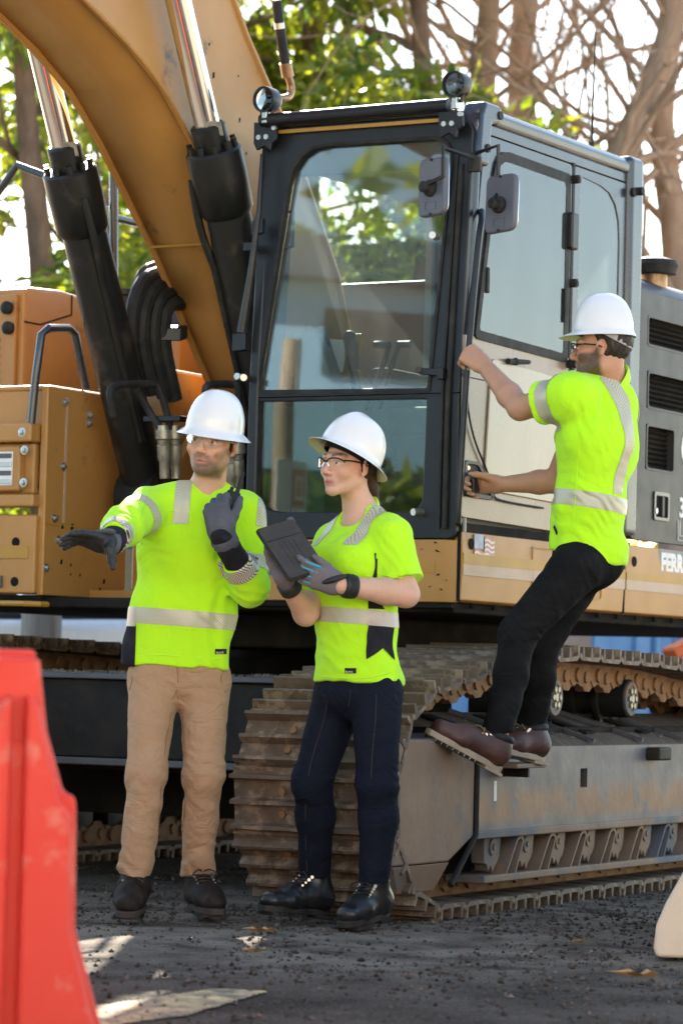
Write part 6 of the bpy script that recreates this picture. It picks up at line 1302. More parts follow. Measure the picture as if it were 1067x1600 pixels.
shC, vfC = sdf_obj('shirt', shirtC, 'lime', PC_, .005, fC, pts=[hips-V3((.22,.25,.08)), hips+V3((.22,.22,0)), cutL-V3((.05,.08,.08)), sR+V3((.12,.1,.08)), nk+V3((.1,0,.06)), cutR])
tors = lambda P, f=[rcone(sL+uL*.03, cutL+uL*.1, .098, .105), rcone(sR, cutR, .08, .09)]: np.minimum.reduce([q(P) for q in f]) > 0
zb = (0.872,11.9,1.529)[2]
band('waist_band', vfC, [((ab[0],0,zb+.031), (.12,0,1)), ((ab[0],0,zb-.027), (-.12,0,-1))], 'reflective_tape', PC_, tors)
c_ = nk - Xw*.10
band('back_band', vfC, [(c_+Xw*.03, Xw), (c_-Xw*.032, -Xw), (nk-bf*.0+V3((0,0,0)), bf+V3((0,0,-.0))), ((0,0,zb+.03), (0,0,-1))], 'reflective_tape', PC_, tors, U=(0,0,1), W=Xw)
c_ = nk + Xw*.10
band('back_band', vfC, [(c_+Xw*.03, Xw), (c_-Xw*.032, -Xw), (nk, bf), ((0,0,zb+.03), (0,0,-1))], 'reflective_tape', PC_, tors, U=(0,0,1), W=Xw)
band('sleeve_band', vfC, [(sL+uL*.112, uL), (sL+uL*.052, -uL)], 'reflective_tape', PC_, near(sL+uL*.05, eL, .115), U=(0,0,1), W=uL)
av = (0.789,11,1.749)
band('armpit_panel', vfC, [(((0.82,11,1.75)[0]*11.7/11,0,0), (1,0,0)), (((0.745,11,1.748)[0]*11.7/11,0,0), (-1,0,0)), ((0,0,(0.832,11.7,1.818)[2]), (-.15,0,1)), ((0,0,(0.833,11.7,1.795)[2]), (.2,0,-1))], 'black_knit', PC_, None)
seam(PC_, vfC, [(0.793,10,1.809), (0.798,10,1.763), (0.793,10,1.712), (0.78,10,1.672)], 'lime_trim')
seam(PC_, vfC, [(0.736,10,1.646), (0.734,10,1.55), (0.731,10,1.449), (0.721,10,1.329)], 'lime_trim')
seam(PC_, vfC, [(0.651,10,1.323), (0.696,10,1.296), (0.756,10,1.288), (0.826,10,1.285), (0.886,10,1.287)], 'lime_trim')
try: hem_tag(PC_, vfC, (0.725,10.8,1.371), None, (1,.0,-.3), .017, .008, False)
except Exception: pass
collar(PC_, nk, hc+HR @ V3((0,-.022,-.06)), .070, bf, .014)
tr = [(rcone(hips+V3((0,0,.05)), hips+V3((0,0,-.03)), .114, .119, Xw, 1.25), 0, 'u'), (ell(hips-bf*.058+V3((0,0,-.035)), (.096,.105,.088)), .06, 'u')]
for h_, k_, a_ in ((hpR, kR, aR), (hpL, kL, aL)): tr += [(rcone(h_-bf*.0, k_, .098, .067), .03, 'u'), (rcone(k_, k_+(a_-k_)*.4-bf*.01, .067, .063), .03, 'u'), (rcone(k_+(a_-k_)*.4-bf*.01, a_, .062, .056), .02, 'u')]
tr += [(half((aL[0],0,aL[2]+.008), (.12,0,-1)), .006, 'i')]
fK = plus(folds(71, (22,22,26), .0030), creases([(kL+bf*.04, (.35,0,1), .035, .09, .0090, (1,0,0)), (kL-bf*.06+V3((0,0,.02)), (.3,0,1), .035, .09, .0105, (1,0,0)), (hpL-bf*.02-Xw*.1+V3((0,0,-.05)), (.8,0,.6), .05, .14, .0060, (1,0,0)), (aL+V3((0,0,.05)), (.1,0,1), .04, .08, .0075, (1,0,0)), (aR+V3((0,0,.06)), (.1,0,1), .04, .08, .0075, (1,0,0))]))
jc, vfk = sdf_obj('jeans', tr, 'black_denim', PC_, .0048, fK, pts=[hips+V3((.22,.24,.1)), hips-V3((.2,.2,0)), kL-V3((.1,.08,0)), aL-V3((.1,.1,.02)), aR+V3((.1,.1,0)), hips+V3((.25,0,-.15))])
g = G(); q = []
for p in ((0.857,10,1.256), (0.848,10,1.192), (0.799,10,1.14)):
    try: c_, n_ = cast(vfk, p, nrm(V3(p)-V3((0,0,.84)))); q.append(c_+n_*.001)
    except Exception: pass
if len(q) > 1: pobj('pocket_seam', g.tube(q, .002, 5), 'black_denim', PC_)
shoe(PC_, (0.591,11.66,0.514), (0.316,11.5,0.653), (.42,0,.9), V3((0.591,11.66,0.514))+nrm((-.93,-.4,.36))*.055+nrm((.36,0,.93))*.135, 'boot_maroon', 'sole_tan', 'lace_tan', collar='rubber', wid=.05)
shoe(PC_, (0.78,12.12,0.544), (0.582,11.93,0.582), (.1,0,1), V3((0.78,12.12,0.544))+V3((-.04,-.035,.145)), 'boot_maroon', 'sole_tan', 'lace_tan', collar='rubber', wid=.05)
helmet(PC_, hc+HR @ V3((0,-.008,.066)), fw, (.03,0,1), .103, .1125, .138, lambda t: .010+.045*max(0, math.cos(t))**1.5, .004, 'cap')
hair = [(ell(Hl((0,-.022,.028)), (.0815,.100,.092), HR), 0, 'u'), (half(Hl((0,-.004,0)), HR @ V3((0,1,-.35))), .006, 'i'), (half(Hl((0,0,-.066)), HR @ V3((0,.35,-1))), .006, 'i'), (ell(Hl((-.080,-.012,-.006)), (.02,.026,.036), HR), .004, 's')]
sdf_obj('hair', hair, 'hair_dark', PC_, .0038, folds(5, (120,120,60), .0016, f2=260, a2=.6), pts=hpts)
specs(PC_, hc, HR, .97, 'strap_black', True, .003)
g = G().ring([Hl((.0865*math.sin(t), -.014+.103*math.cos(t), .050-.055*max(0,-math.cos(t)))) for t in np.linspace(0, 6.283, 41)[:-1]], [Hl((.084*math.sin(t), -.014+.100*math.cos(t), .050-.055*max(0,-math.cos(t)))) for t in np.linspace(0, 6.283, 41)[:-1]], HR @ V3((0,0,.024)))
pobj('nape_strap', g, 'strap_grey', PC_, smooth=60)
bpy.context.view_layer.update()

# =================================================================== GROUND AND BACKGROUND
def fbm(x, y, f=1.0, o=4, seed=0):
    r = np.zeros_like(x); a = 1.0
    rg = np.random.RandomState(seed)
    for k in range(o):
        for j in range(3):
            th = rg.rand()*6.283; ph = rg.rand()*6.283
            r += a*np.sin((x*math.cos(th)+y*math.sin(th))*f*(1.7**k)*(.7+.6*rg.rand()) + ph + 1.3*np.sin((x*math.sin(th)-y*math.cos(th))*f*.6*(1.7**k)+ph*2))/3
        a *= .55
    return r
xs = np.concatenate([[-400,-150,-60,-25,-12,-7,-4.5], np.arange(-3.2,4.2,.055), [5,7,10,16,30,70,160,400]])
ys = np.concatenate([[-400,-150,-60,-20,-5,0,3,5], np.arange(6.2,17.4,.055), [18.5,20,23,28,36,50,80,150,400]])
XX, YY = np.meshgrid(xs, ys); fade = np.clip(np.minimum(np.minimum(XX+3.6, 4.6-XX), np.minimum(YY-5.8, 18-YY)), 0, 1)
flat = np.ones_like(XX)
for cx, cy, cr in ((-.60,11.05,.5), (.02,10.95,.5), (-.1,10.9,.45)): flat *= 1 - np.exp(-((XX-cx)**2+(YY-cy)**2)/cr**2)*.85
ZZ = (fbm(XX, YY, 3.1, 5, 2)*.011 - .006)*fade*flat - .004
nx, ny = len(xs), len(ys)
g = G(); g.v = list(map(tuple, np.stack([XX.ravel(), YY.ravel(), ZZ.ravel()], 1).tolist()))
g.f = [(j*nx+i, j*nx+i+1, (j+1)*nx+i+1, (j+1)*nx+i) for j in range(ny-1) for i in range(nx-1)]
m = bpy.data.materials.new('dark_gravel'); m.use_nodes = True; t = m.node_tree; N = t.nodes; L = t.links; b = N['Principled BSDF']
tc = N.new('ShaderNodeTexCoord')
def nz(s, d=6, rg=.6):
    n_ = N.new('ShaderNodeTexNoise'); n_.inputs['Scale'].default_value = s; n_.inputs['Detail'].default_value = d; n_.inputs['Roughness'].default_value = rg; L.new(tc.outputs['Object'], n_.inputs[0]); return n_.outputs[0]
def rng(x, a_, b_, c_=0, d_=1):
    r_ = N.new('ShaderNodeMapRange'); r_.inputs[1].default_value = a_; r_.inputs[2].default_value = b_; r_.inputs[3].default_value = c_; r_.inputs[4].default_value = d_; L.new(x, r_.inputs[0]); return r_.outputs[0]
def mixc(a_, b_, f_):
    x = N.new('ShaderNodeMix'); x.data_type = 'RGBA'
    for s_, c_ in ((6, a_), (7, b_)):
        if isinstance(c_, tuple): x.inputs[s_].default_value = (*c_, 1)
        else: L.new(c_, x.inputs[s_])
    L.new(f_, x.inputs[0]); return x.outputs[2]
sep = N.new('ShaderNodeSeparateXYZ'); L.new(tc.outputs['Object'], sep.inputs[0])
def math_(op, a_, b_=None):
    x = N.new('ShaderNodeMath'); x.operation = op
    for i, q in ((0, a_), (1, b_)):
        if q is None: continue
        if isinstance(q, (int, float)): x.inputs[i].default_value = q
        else: L.new(q, x.inputs[i])
    return x.outputs[0]
c1 = mixc((.036, .0285, .022), (.105, .085, .067), rng(nz(2.3), .38, .62))
c1 = mixc(c1, (.19, .16, .13), rng(nz(95, 3), .55, .68))
wob = math_('ADD', sep.outputs[1], math_('MULTIPLY', rng(nz(1.1), 0, 1, -1, 1), 1.1))
dust = math_('MULTIPLY', rng(wob, 8.9, 10.2), rng(wob, 13.5, 12.3)); dust = math_('MULTIPLY', dust, rng(nz(3.5), .35, .6))
c1 = mixc(c1, (.26, .215, .17), math_('MULTIPLY', dust, .95))
c1 = mixc(c1, (.21, .185, .155), rng(nz(160, 2), .66, .74))
far = math_('MAXIMUM', rng(math_('SUBTRACT', sep.outputs[0], math_('MULTIPLY', nz(.4), 1.0)), 3.0, 4.5), rng(sep.outputs[1], 19, 22)); far = math_('MAXIMUM', far, rng(math_('ADD', sep.outputs[1], math_('MULTIPLY', nz(.5), 1.5)), 6.2, 5.2))  # unseen ground behind the camera made pale to bounce warm light forward
c1 = mixc(c1, (.42, .34, .255), far)
L.new(c1, b.inputs['Base Color']); b.inputs['Roughness'].default_value = .95; b.inputs['Specular IOR Level'].default_value = .08
bp = N.new('ShaderNodeBump'); bp.inputs['Strength'].default_value = .9; bp.inputs['Distance'].default_value = .012
vo = N.new('ShaderNodeTexVoronoi'); vo.inputs['Scale'].default_value = 85; L.new(tc.outputs['Object'], vo.inputs[0])
hh = math_('ADD', nz(40, 8, .7), math_('MULTIPLY', vo.outputs[0], -.6)); L.new(hh, bp.inputs['Height']); L.new(bp.outputs[0], b.inputs['Normal'])
MAT['dark_gravel'] = m
GR = obj('ground', g, 'dark_gravel', smooth=180, fix=False, kind='structure')
# loose stones
rs = np.random.RandomState(5); n_ = 30000
px = rs.uniform(-1.7, 2.6, n_); py = 7.3 + rs.rand(n_)**.8*7.2; keep = (fbm(px, py, 2.0, 3, 9) > -.25) | (rs.rand(n_) < .35); px, py = px[keep], py[keep]; n_ = len(px)
pr_ = .0020 + .0085*rs.rand(n_)**5; base = np.array([(1,0,0),(0,1,0),(-1,0,0),(0,-1,0),(0,0,1),(0,0,-.6)], float)
vs = (base[None]*(1+.5*(rs.rand(n_,6,1)-.5)) + .25*(rs.rand(n_,6,3)-.5))*pr_[:,None,None]; th = rs.rand(n_)*6.28
rx = vs[:,:,0]*np.cos(th)[:,None]-vs[:,:,1]*np.sin(th)[:,None]; ry = vs[:,:,0]*np.sin(th)[:,None]+vs[:,:,1]*np.cos(th)[:,None]; vs[:,:,0], vs[:,:,1] = rx*1.2, ry
ix = np.clip(np.searchsorted(xs, px)-1, 0, nx-2); iy = np.clip(np.searchsorted(ys, py)-1, 0, ny-2)
vs += np.stack([px, py, ZZ[iy, ix]+pr_*.35], 1)[:,None]
fq = np.array([(0,1,4),(1,2,4),(2,3,4),(3,0,4),(1,0,5),(2,1,5),(3,2,5),(0,3,5)])
g = G(); g.v = list(map(tuple, vs.reshape(-1,3).tolist())); g.f = list(map(tuple, (fq[None]+6*np.arange(n_)[:,None,None]).reshape(-1,3).tolist()))
mat('stones', (.085, .07, .057), .9, spec=.1, col2=(.24, .2, .16), nscale=9, namt=.3, edge=.06, col3=(.034, .028, .023), n3=13, a3=.4)
obj('gravel', g, 'stones', smooth=0, fix=False, kind='stuff')
# mottled yellow patch on the ground
mk = [(-.78,7.55), (-.32,7.72), (-.02,8.02), (.225,8.52), (.10,8.50), (-.25,8.22), (-.55,8.22), (-.80,8.25)]
mk = [(-0.56,7.776,0), (-0.357,8.065,0), (-0.167,8.751,0), (-0.32,8.763,0), (-0.452,8.463,0), (-0.591,8.195,0), (-0.696,7.743,0)]
mat('patch_yellow', (.62, .46, .2), .85, col2=(.12, .10, .08), nscale=9, namt=.5, edge=.1, col3=(.03, .03, .03), n3=26, a3=.3, bump=.4, bscale=70)
def gz(x, y): return float(ZZ[min(max(np.searchsorted(ys, y)-1, 0), ny-2), min(max(np.searchsorted(xs, x)-1, 0), nx-2)])
def inside(x, y, P):
    c = False
    for i in range(len(P)):
        (x1, y1), (x2, y2) = P[i-1][:2], P[i][:2]
        if (y1 > y) != (y2 > y) and x < (x2-x1)*(y-y1)/(y2-y1)+x1: c = not c
    return c
g = G(); st_ = .01; ix0 = {}
for i in range(-90, 40):
    for j in range(740, 890):
        x, y = i*st_, j*st_
        if inside(x+st_/2, y+st_/2, mk):
            q = []
            for a_, b_ in ((i,j), (i+1,j), (i+1,j+1), (i,j+1)):
                if (a_,b_) not in ix0: ix0[(a_,b_)] = len(g.v); g.v.append((a_*st_, b_*st_, max(gz(a_*st_, b_*st_), gz(a_*st_+.04, b_*st_+.04), gz(a_*st_-.04, b_*st_-.02))+.004))
                q.append(ix0[(a_,b_)])
            g.f.append(tuple(q))
obj('ground_patch', g, 'patch_yellow', kind='structure', smooth=180, fix=False)
# fallen leaves
def leaf(c, s_, rz, label, m='leaf_dry'):
    g = G(); out = []
    for k in range(11):
        t = 6.283*k/11; r_ = s_*(1 if k % 2 == 0 else .55)*(1+.25*math.sin(k*2.3)); out.append((r_*math.cos(t+rz)*1.25, r_*math.sin(t+rz)*.8, .006+.35*s_*abs(math.sin(k*1.7))))
    g.add([(0,0,.004)]+out, [(0, 1+k, 1+(k+1) % 11) for k in range(11)])
    o = obj('dry_leaf', g, m, smooth=0, fix=False); o.location = c; tag(o, label, 'leaf', 'dry leaves lying on the gravel'); return o
leaf((-0.24,10.675,0), .045, .4, 'small brown dry leaf on the gravel in front of the black boots')
leaf((-0.227,9.879,0), .04, 1.4, 'curled tan leaf on dark soil, farther forward than the brown one')
leaf((0.885,9.367,0), .062, .1, 'large pale dry leaf at the right edge of the dark ground')
leaf((0.818,10.573,0), .028, 2.1, 'tiny pale leaf on the gravel left of the white barrier')

# water-filled barriers
def barrier(name, loc, rz, m, label, Ln=1.9, groove=True, half=None):
    B = empty(name, loc, rz); tag(B, label, 'barrier')
    half = half or [(.044,.895), (.048,.85), (.062,.744), (.10,.615), (.123,.61), (.127,.58), (.132,.333), (.143,.297), (.183,.16), (.235,.0)]
    pr_ = [(-p[0], p[1]) for p in half] + [(p[0], p[1]) for p in half[::-1]]
    g = G(); n = len(pr_)
    for y in (0, Ln): pass
    obj('shell', G().prism(pr_, 'y', .0, Ln), m, B, .014, segs=3)
    if groove:
        for s_ in (-1, 1):   # raised end pads either side of the coupling slot
            q = [(s_*.014,.0), (s_*.215,.0), (s_*.165,.16), (s_*.128,.297), (s_*.117,.333), (s_*.111,.57), (s_*.085,.60), (s_*.050,.744), (s_*.038,.80), (s_*.014,.82)]
            obj('end_pad', G().prism(q, 'y', -.045, .02), m, B, .016, segs=3)
        obj('coupling_slot', G().box(-.022,.022,-.008,.01,.0,.72), m, B, .004)
    for y in (.05, .95, Ln-.1): obj('top_lug', G().box(-.041,.041,y,y+.16,.89,.912), m, B, .012)
    obj('filler_cap', G().lathe([(.05,0), (.05,.02), (.01,.022)], (0,.6,.893), (0,0,1), 16), m, B)
    obj('fork_slot', G().box(-.2,.2,.45,.75,.0,.07), 'rubber', B)
    return B
BL = (-0.645,6.5,0.133)
rb_ = barrier('road_barrier', (BL[0], 6.5, 0), R(12), 'red_plastic', 'tall red plastic barrier out of focus at the lower left'); rb_.scale = (1, 1, .975)
BR_ = (1.022,10.029,0)
barrier('road_barrier', ((1.01,10.026,0)[0]+.25, (1.01,10.026,0)[1]+.05, 0), R(-10), 'white_plastic', 'scuffed white plastic barrier at the right edge of the gravel', groove=False, half=[(.06,.80), (.075,.55), (.10,.42), (.135,.32), (.215,.17), (.243,.10), (.25,.03), (.24,.0)])

# background: parked car, post, container, pipe, orange machine
def car(loc, rz, label):
    B = empty('parked_car', loc, rz); tag(B, label, 'car'); B.scale = (1, 1, 1.2)
    side = [(-2.2,.35), (-2.25,.65), (-2.1,.85), (-1.1,.95), (-.5,1.38), (.7,1.42), (1.5,1.02), (2.15,.92), (2.25,.6), (2.2,.35)]
    obj('body', G().prism([(p[0], p[1]) for p in side if p[1] < 1.03], 'x', -.86, .86), 'car_white', B, .06, segs=3)
    obj('roof', G().prism([(-.55,1.33), (-.45,1.40), (.65,1.44), (.78,1.36)], 'x', -.62, .62), 'car_white', B, .03)
    obj('window', G().prism([(-1.1,.95), (-.55,1.34), (.76,1.37), (1.45,1.0)], 'x', -.70, .70), 'screen', B, .03)
    for s_ in (-1, 1):
        obj('mirror', G().ball((s_*.98,-.75,1.05), .1, 14, 8, (.13,.08,.09)), 'car_white', B)
        for y in (-1.4, 1.4):
            wh = obj('wheel', G().lathe([(.2,-.1), (.32,-.1), (.33,0), (.32,.1), (.2,.1)], (s_*.78,y,.33), (1,0,0), 22), 'rubber', B)
            obj('rim', G().lathe([(.2,-.11), (.19,.11), (.02,.11)], (s_*.78,y,.33), (s_,0,0), 18), 'zinc', wh)
        obj('pillar', G().tube([(s_*.70,-1.12,.95), (s_*.62,-.52,1.36)], .03, 6), 'car_white', B)
    obj('headlight', G().box(-.8,-.45,-2.27,-2.2,.62,.76), 'mirror_face', B, .02); obj('headlight', G().box(.45,.8,-2.27,-2.2,.62,.76), 'mirror_face', B, .02)
    return B
c_ = (-1.436,19.5,1.114); car((c_[0]-.2, 19.5, .0), R(-58), 'white car parked behind the excavator, half hidden by its tracks')
c_ = (-2.124,20.5,1.112); car((c_[0]-1.2, 21.5, .0), R(-75), 'white car at the left edge, beyond the grey post')
p_ = (-1.621,17.5,1.077); o = obj('wooden_post', G().lathe([(.14,0), (.115,.4), (.11,1.3), (.10,1.35)], (0,0,0), (0,0,1), 16), 'wood_post'); o.location = (p_[0], 17.5, 0); tag(o, 'thick weathered grey post behind the excavator at the left', 'post')
BC = (1.925,24,1.273); K = empty('shipping_container', (BC[0]+.5, 25, 0), R(8)); tag(K, 'blue shipping container standing behind the excavator tracks', 'container')
obj('shell', G().box(-2.1,3.8,0,2.4,.1,1.32), 'container_blue', K, .02)
for k in range(18): obj('rib', G().box(-2.05+.32*k,-1.93+.32*k,-.03,.01,.2,1.25), 'container_blue', K, .008)
for x_ in (.05, .25): obj('locking_bar', G().cyl((x_,-.06,.15), (x_,-.06,1.28), .022, n=10), 'container_blue', K)
obj('corner_post', G().box(-.12,.0,-.05,.02,.1,1.32), 'container_blue', K, .01)
PC = (1.388,20,1.195); o = obj('concrete_pipe', G().lathe([(.20,0), (.27,0), (.27,.36), (.20,.36)], (0,0,0), (1,0,0), 30), 'pipe_concrete'); o.location = (1.2, 20, 1.02); tag(o, 'tan pipe lying beyond the crawler track', 'pipe')
OMs = (2.033,19,1.196); K = empty('mini_loader', (OMs[0]+.25, 19, 0), R(20)); tag(K, 'bright orange machine peeping in behind the track at the right edge', 'machine')
obj('arm', G().prism([(-.38,1.08), (.3,1.42), (1.2,1.42), (1.2,1.2), (.3,1.22), (-.34,1.02)], 'y', -.08, .08), 'orange_paint', K, .02)
obj('body', G().prism([(-.1,.45), (-.2,.75), (.25,.95), (1.4,.95), (1.4,.4)], 'y', -.5, .5), 'orange_paint', K, .04)
obj('post', G().tube([(-.08,-.12,.5), (-.02,-.12,1.45)], .035, 8), 'rubber', K)
for x_ in (.15, 1.1):
    wh = obj('wheel', G().lathe([(.2,-.14), (.34,-.14), (.36,0), (.34,.14), (.2,.14)], (x_,-.5,.36), (0,1,0), 20), 'rubber', K); obj('rim', G().lathe([(.2,-.02), (.06,.04), (.01,.04)], (x_,-.6,.36), (0,-1,0), 16), 'orange_paint', wh)
obj('roof', G().box(.3,1.2,-.45,.45,1.85,1.92), 'orange_paint', K, .02); obj('cage', G().tube([(.35,-.4,.9), (.35,-.4,1.86)], .03, 8).tube([(1.15,-.4,.9), (1.15,-.4,1.86)], .03, 8), 'rubber', K)

# sign on a pale post, mirrored in the lower windscreen: it stands on the camera's left
SG = empty('street_sign', (-5.5, 9.75, -.12), R(61)); tag(SG, 'red and white sign on a pale post, mirrored in the lower windscreen', 'sign')
obj('post', G().cyl((0,.06,0), (0,.06,3.4), .06, n=14), 'pipe_concrete', SG)
obj('board', G().box(-.17,.17,-.01,.0,1.62,2.25), 'white_decal', SG, .004)
obj('red_square', G().box(-.14,.0,-.014,-.0105,1.98,2.2), 'decal_red', SG)
obj('white_letter', G().ring([(-.11,-.016,2.02), (-.03,-.016,2.02), (-.03,-.016,2.16), (-.11,-.016,2.16)], [(-.09,-.016,2.04), (-.05,-.016,2.04), (-.05,-.016,2.14), (-.09,-.016,2.14)], (0,.002,0)), 'white_decal', SG)
for k in range(3): obj('red_bar', G().box(-.14,.14-.03*k,-.014,-.0105,1.68+.09*k,1.73+.09*k), 'decal_red', SG)
# ------------------------------------------------------------------ trees
LEAF = {}
def leaf_part(m, k):
    if (m, k) not in LEAF:
        me = bpy.data.meshes.new('leaf'); me.from_pydata([(0,0,0), (.5,.45,.12), (0,1,-.1), (-.5,.45,.12)], [], [(0,1,2), (0,2,3)])
        at = me.attributes.new('shade', 'FLOAT', 'FACE'); at.data.foreach_set('value', [.05+.24*k]*2); me.materials.append(MAT[m]); LEAF[(m, k)] = me
    return LEAF[(m, k)]
def leaves_mesh(name, clumps, n, ls, lw, seed, m, parent, droop=.3, single=0):
    r = np.random.RandomState(seed); k = r.choice(len(clumps), n, p=np.array([c[3]**2 for c in clumps])/sum(c[3]**2 for c in clumps))
    C_ = np.array([c[:3] for c in clumps])[k]; rad = np.array([c[3] for c in clumps])[k]
    d = r.normal(size=(n,3)); d /= np.linalg.norm(d, axis=1)[:,None]; rr_ = rad*(.35+.65*r.rand(n)**.5)
    pos = C_ + d*rr_[:,None]*np.array([1,1,.75])
    ax = d + .9*r.normal(size=(n,3)); ax[:,2] -= droop; ax /= np.linalg.norm(ax, axis=1)[:,None]
    up = r.normal(size=(n,3))*.7 + np.array([0,0,1.0]); sd_ = np.cross(ax, up); sd_ /= np.linalg.norm(sd_, axis=1)[:,None]; nn = np.cross(sd_, ax)
    L_ = ls*(.7+.6*r.rand(n)); W_ = lw*(.7+.6*r.rand(n))
    p0 = pos; p1 = pos + ax*(L_*.45)[:,None] + sd_*(W_*.5)[:,None] + nn*(.12*W_)[:,None]; p2 = pos + ax*L_[:,None] - nn*(.1*L_)[:,None]; p3 = pos + ax*(L_*.45)[:,None] - sd_*(W_*.5)[:,None] + nn*(.12*W_)[:,None]
    if single:      # the nearest leaves that show in the picture stand as parts of their own
        w_ = pos + np.array(parent.location); sx_ = 533.5+5000*w_[:,0]/w_[:,1]; sy_ = 1065-5000*(w_[:,2]-.84)/w_[:,1]; ok = (sx_ > 0) & (sx_ < 1067) & (sy_ > -10) & (sy_ < 470)
        pick = np.nonzero(ok)[0]; pick = pick[np.argsort(pos[pick,1])][:single*3]; pick = r.permutation(pick)[:single]
        for i in pick:
            o = bpy.data.objects.new('leaf', leaf_part(m, int(r.randint(3)))); COL.objects.link(o); o.parent = parent
            Mx = Matrix(np.column_stack([sd_[i]*W_[i], ax[i]*L_[i], nn[i]*W_[i]]).tolist()).to_4x4(); Mx.translation = Vector(pos[i]); o.matrix_local = Mx
        kp = np.ones(n, bool); kp[pick] = False; p0, p1, p2, p3, n = p0[kp], p1[kp], p2[kp], p3[kp], int(kp.sum())
    V_ = np.stack([p0,p1,p2,p3], 1).reshape(-1,3)
    me = bpy.data.meshes.new(name); me.from_pydata(V_.tolist(), [], [t_ for i in range(n) for t_ in ((4*i,4*i+1,4*i+2), (4*i,4*i+2,4*i+3))])
    at = me.attributes.new('shade', 'FLOAT', 'FACE'); sh = np.clip(r.normal(.45, .3, n), 0, 1); at.data.foreach_set('value', np.repeat(sh, 2))
    o = bpy.data.objects.new(name, me); COL.objects.link(o); setm(o, m); o.parent = parent; o['kind'] = 'stuff'; return o
def branch(g, p, d, L_, r_, lev, rg, tips, spread=.55, up=.12):
    n = 4 if lev > 1 else 3; pts = [p]; dd = d.copy(); rad = [r_]
    for i in range(n):
        dd = nrm(dd + rg.normal(size=3)*.16 + V3((0,0,up*.5))); pts.append(pts[-1]+dd*L_/n); rad.append(r_*(1-.42*(i+1)/n))
    g.tube(pts, rad, 7 if lev > 2 else (5 if lev > 1 else 3), cap=False)
    tips.append((pts[-1], rad[-1], lev))
    if lev <= 0: return
    for k in range(3 if lev > 1 else 4):
        i = rg.randint(1, n+1); nd = nrm(dd + rg.normal(size=3)*spread + V3((0,0,up)))
        branch(g, pts[i], nd, L_*(.55+.25*rg.rand()), rad[i]*(.5+.2*rg.rand()), lev-1, rg, tips, spread, up)
def evergreen(px, Y, h, rcrown, n, seed, label, m='leaf_magnolia', zlow=1.6, trunk=.13, ls=.20, lw=.085):
    B = empty('broadleaf_tree', (px, Y, 0)); tag(B, label, 'tree', 'leafy trees behind the excavator')
    rg = np.random.RandomState(seed); g = G(); tips = []
    pts = [V3((0,0,0)), V3((.1*rg.randn(),.1*rg.randn(),h*.35)), V3((.2*rg.randn(),.2*rg.randn(),h*.7)), V3((.2*rg.randn(),0,h*.97))]
    g.tube(pts, [trunk*1.15, trunk*.9, trunk*.55, .03], 10, sub=3)
    for k in range(14):
        z = zlow*.9 + (h*.9-zlow)*k/13; th_ = k*2.4; g2 = V3((math.cos(th_),math.sin(th_),.35)); branch(g, V3((0,0,z)), nrm(g2), rcrown*.75, trunk*.35, 1, rg, tips)
    obj('trunk', g, 'bark', B, smooth=60, fix=False)
    cl = []
    for k in range(int(22*rcrown)):
        z = zlow + (h-zlow)*rg.rand(); e = rcrown*(.35+.75*math.sin(math.pi*min(1, .18+.8*(z-zlow)/(h-zlow)))); th_ = rg.rand()*6.283; q = e*rg.rand()**.6
        cl.append((q*math.cos(th_), q*math.sin(th_), z, .35+.4*rg.rand()))
    leaves_mesh('crown', cl, n, ls, lw, seed+1, m, B, single=160); return B
def X_(px, Y): return (px-533.5)/5000*Y
evergreen(X_(25,24), 24.5, 8.5, 1.5, 8500, 11, 'leafy evergreen at the far left edge, behind the yellow boxes')
evergreen(X_(215,26), 26.5, 10, 1.6, 9500, 12, 'leafy evergreen seen under the boom between the two cylinders')
evergreen(X_(480,27), 27.5, 11, 1.25, 9000, 13, 'tall leafy evergreen rising behind the cab roof, left one')
evergreen(X_(630,25), 25.5, 9, .78, 5200, 14, 'leafy evergreen directly above the right roof lamp of the cab')
evergreen(X_(1085,34), 34, 3.6, 1.9, 2600, 15, 'low yellowing bush in the distance at the right edge', 'leaf_yellow', .5, .08, .16, .08)
evergreen(X_(330,33), 33, 6, 3.0, 5000, 16, 'broad low tree glimpsed through the cab windows', zlow=.6)
def bare(px, Y, pts, rad, seed, label, lev=4, nb=13):
    B = empty('bare_tree', (px, Y, 0)); tag(B, label, 'tree', 'bare trees behind the excavator')
    rg = np.random.RandomState(seed); g = G(); tips = []
    g.tube(pts, rad, 12, sub=5, cap=False); obj('trunk', g, 'bark_tan', B, smooth=60, fix=False)
    g = G(); P = [V3(p) for p in pts]
    for k in range(nb):
        u = .22 + .6*k/(nb-1); f = u*(len(P)-1); i = min(int(f), len(P)-2); p = P[i]+(P[i+1]-P[i])*(f-i); r_ = (rad[i]+(rad[i+1]-rad[i])*(f-i))
        th_ = k*2.2+seed; branch(g, p, nrm(V3((math.cos(th_),math.sin(th_)*.7,.45))), 1.8+rg.rand()*1.5, r_*.27, lev-1, rg, tips, .62, .1)
    obj('branches', g, 'bark_tan', B, smooth=60, fix=False); return B
def Z_(py, Y, px=800): return .84 + (1065-py+(px-533.5)*.026)/5000*Y
def tp(px, py, Y, x0): return (X_(px,Y)-x0, 0, Z_(py,Y,px))
x0 = X_(742,28); bare(x0, 28, [(0,0,0), tp(735,400,28,x0), tp(738,180,28,x0), tp(745,0,28,x0), tp(765,-500,28,x0), tp(740,-1100,28,x0)], [.22,.17,.115,.10,.07,.03], 3, 'straight bare tree just right of the right roof lamp')
x0 = X_(800,29); bare(x0, 29, [(0,0,0), tp(820,400,29,x0), tp(800,160,29,x0), tp(800,0,29,x0), tp(830,-500,29,x0), tp(850,-1000,29,x0)], [.25,.2,.13,.11,.08,.03], 4, 'bare tree with forked trunk above the cab side rail')
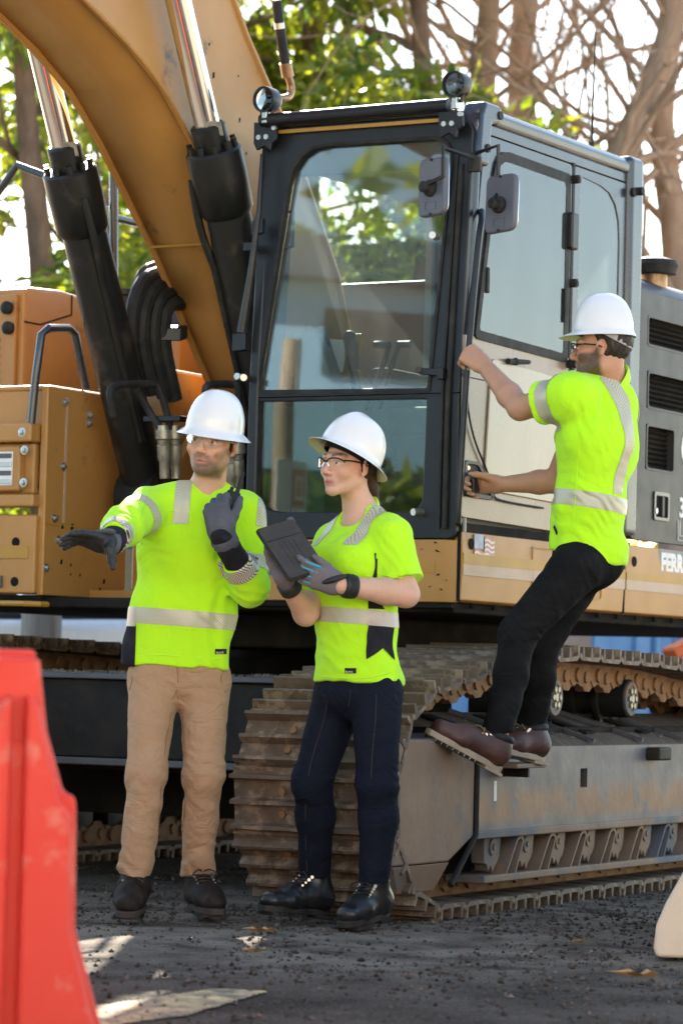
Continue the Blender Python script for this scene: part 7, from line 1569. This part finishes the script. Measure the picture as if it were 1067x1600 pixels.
x0 = X_(850,26); bare(x0, 26, [tp(700,900,26,x0), tp(860,440,26,x0), tp(945,262,26,x0), tp(1010,110,26,x0), tp(1035,-60,26,x0), tp(1000,-700,26,x0)], [.22,.17,.13,.12,.11,.04], 5, 'leaning bare tree crossing the sky behind the cab', nb=14)
x0 = X_(1060,27); bare(x0, 27, [(0,0,0), tp(1062,600,27,x0), tp(1050,380,27,x0), tp(1022,180,27,x0), tp(1050,-100,27,x0), tp(1080,-700,27,x0)], [.22,.17,.14,.10,.08,.03], 6, 'bare tree at the right edge with a kinked trunk')

# unseen woods added left of and behind the camera to darken low reflections
W_ = empty('added_wood', (0, 0, 0)); W_['kind'] = 'stuff'
rg = np.random.RandomState(77); cl = []
for k in range(90):
    az = R(-98 - 62*rg.rand()); d_ = 26 + 12*rg.rand(); z = 1 + 8.5*rg.rand()**.8
    cl.append((d_*math.sin(az), 8+d_*math.cos(az), z, 1.6+1.4*rg.rand()))
leaves_mesh('foliage', cl, 8000, .85, .5, 78, 'leaf_magnolia', W_)

# unseen blue hall, added on the camera's left to put blue into the windscreen
SH = empty('added_blue_shed', (-9.5, 6.9, 0), R(119)); tag(SH, 'unseen blue metal shed added to put blue into the windscreen reflection', 'shed')
obj('wall', G().box(-7,7,0,6,0,4.6), 'shed_blue', SH); obj('roof', G().prism([(6.4,4.55), (-.2,4.6), (3,5.6)], 'x', -7.2, 7.2), 'hood_grey', SH)
for k in range(5): obj('window', G().box(-6.5+2.8*k,-5.2+2.8*k,-.03,.0,3.9,4.4), 'screen', SH)
obj('door', G().box(-1.2,1.4,-.04,.0,.05,2.4), 'hood_grey', SH)
rg = np.random.RandomState(5); q_ = V3((-7.2,8.2,0)); dr = V3((.5,-.866,0))
HG = empty('added_hedge', tuple(q_)); tag(HG, 'unseen hedge added to darken the reflection in the lower windscreen', 'hedge')  # added out of view to keep the lower pane's reflection dark
obj('stems', G().cyl(-dr*3, -dr*3+V3((0,0,1)), .05, n=6).cyl(dr*3, dr*3+V3((0,0,1)), .05, n=6).cyl((0,0,0), (0,0,1.2), .05, n=6), 'bark', HG, kind='stuff')
leaves_mesh('foliage', [(*(dr*(7*rg.rand()-3.5))[:2], .3+1.55*rg.rand(), .55) for k in range(80)], 8000, .28, .14, 6, 'leaf_magnolia', HG)

# unseen building added behind the camera: its sunlit wall bounces light forward
SB = empty('bounce_building', (1.5, -9, 0)); tag(SB, 'unseen cream building added behind the camera to bounce sunlight onto the excavator', 'building')
mat('cream_wall', (.74, .64, .50), .85, col2=(.6, .5, .38), nscale=1.5, namt=.5)
obj('wall', G().box(-13,13,-8,0,0,6.5), 'cream_wall', SB)
obj('roof', G().box(-13.4,13.4,-8.4,.4,6.5,6.75), 'hood_grey', SB)
for k in range(6):
    f_ = obj('window', G().box(-11.5+4*k,-9.9+4*k,.0,.03,1.2,2.6), 'white_decal', SB); obj('pane', G().box(-11.4+4*k,-10+4*k,.03,.04,1.3,2.5), 'screen', f_)
obj('door', G().box(5.2,6.4,.0,.04,.0,2.1), 'shed_blue', SB)
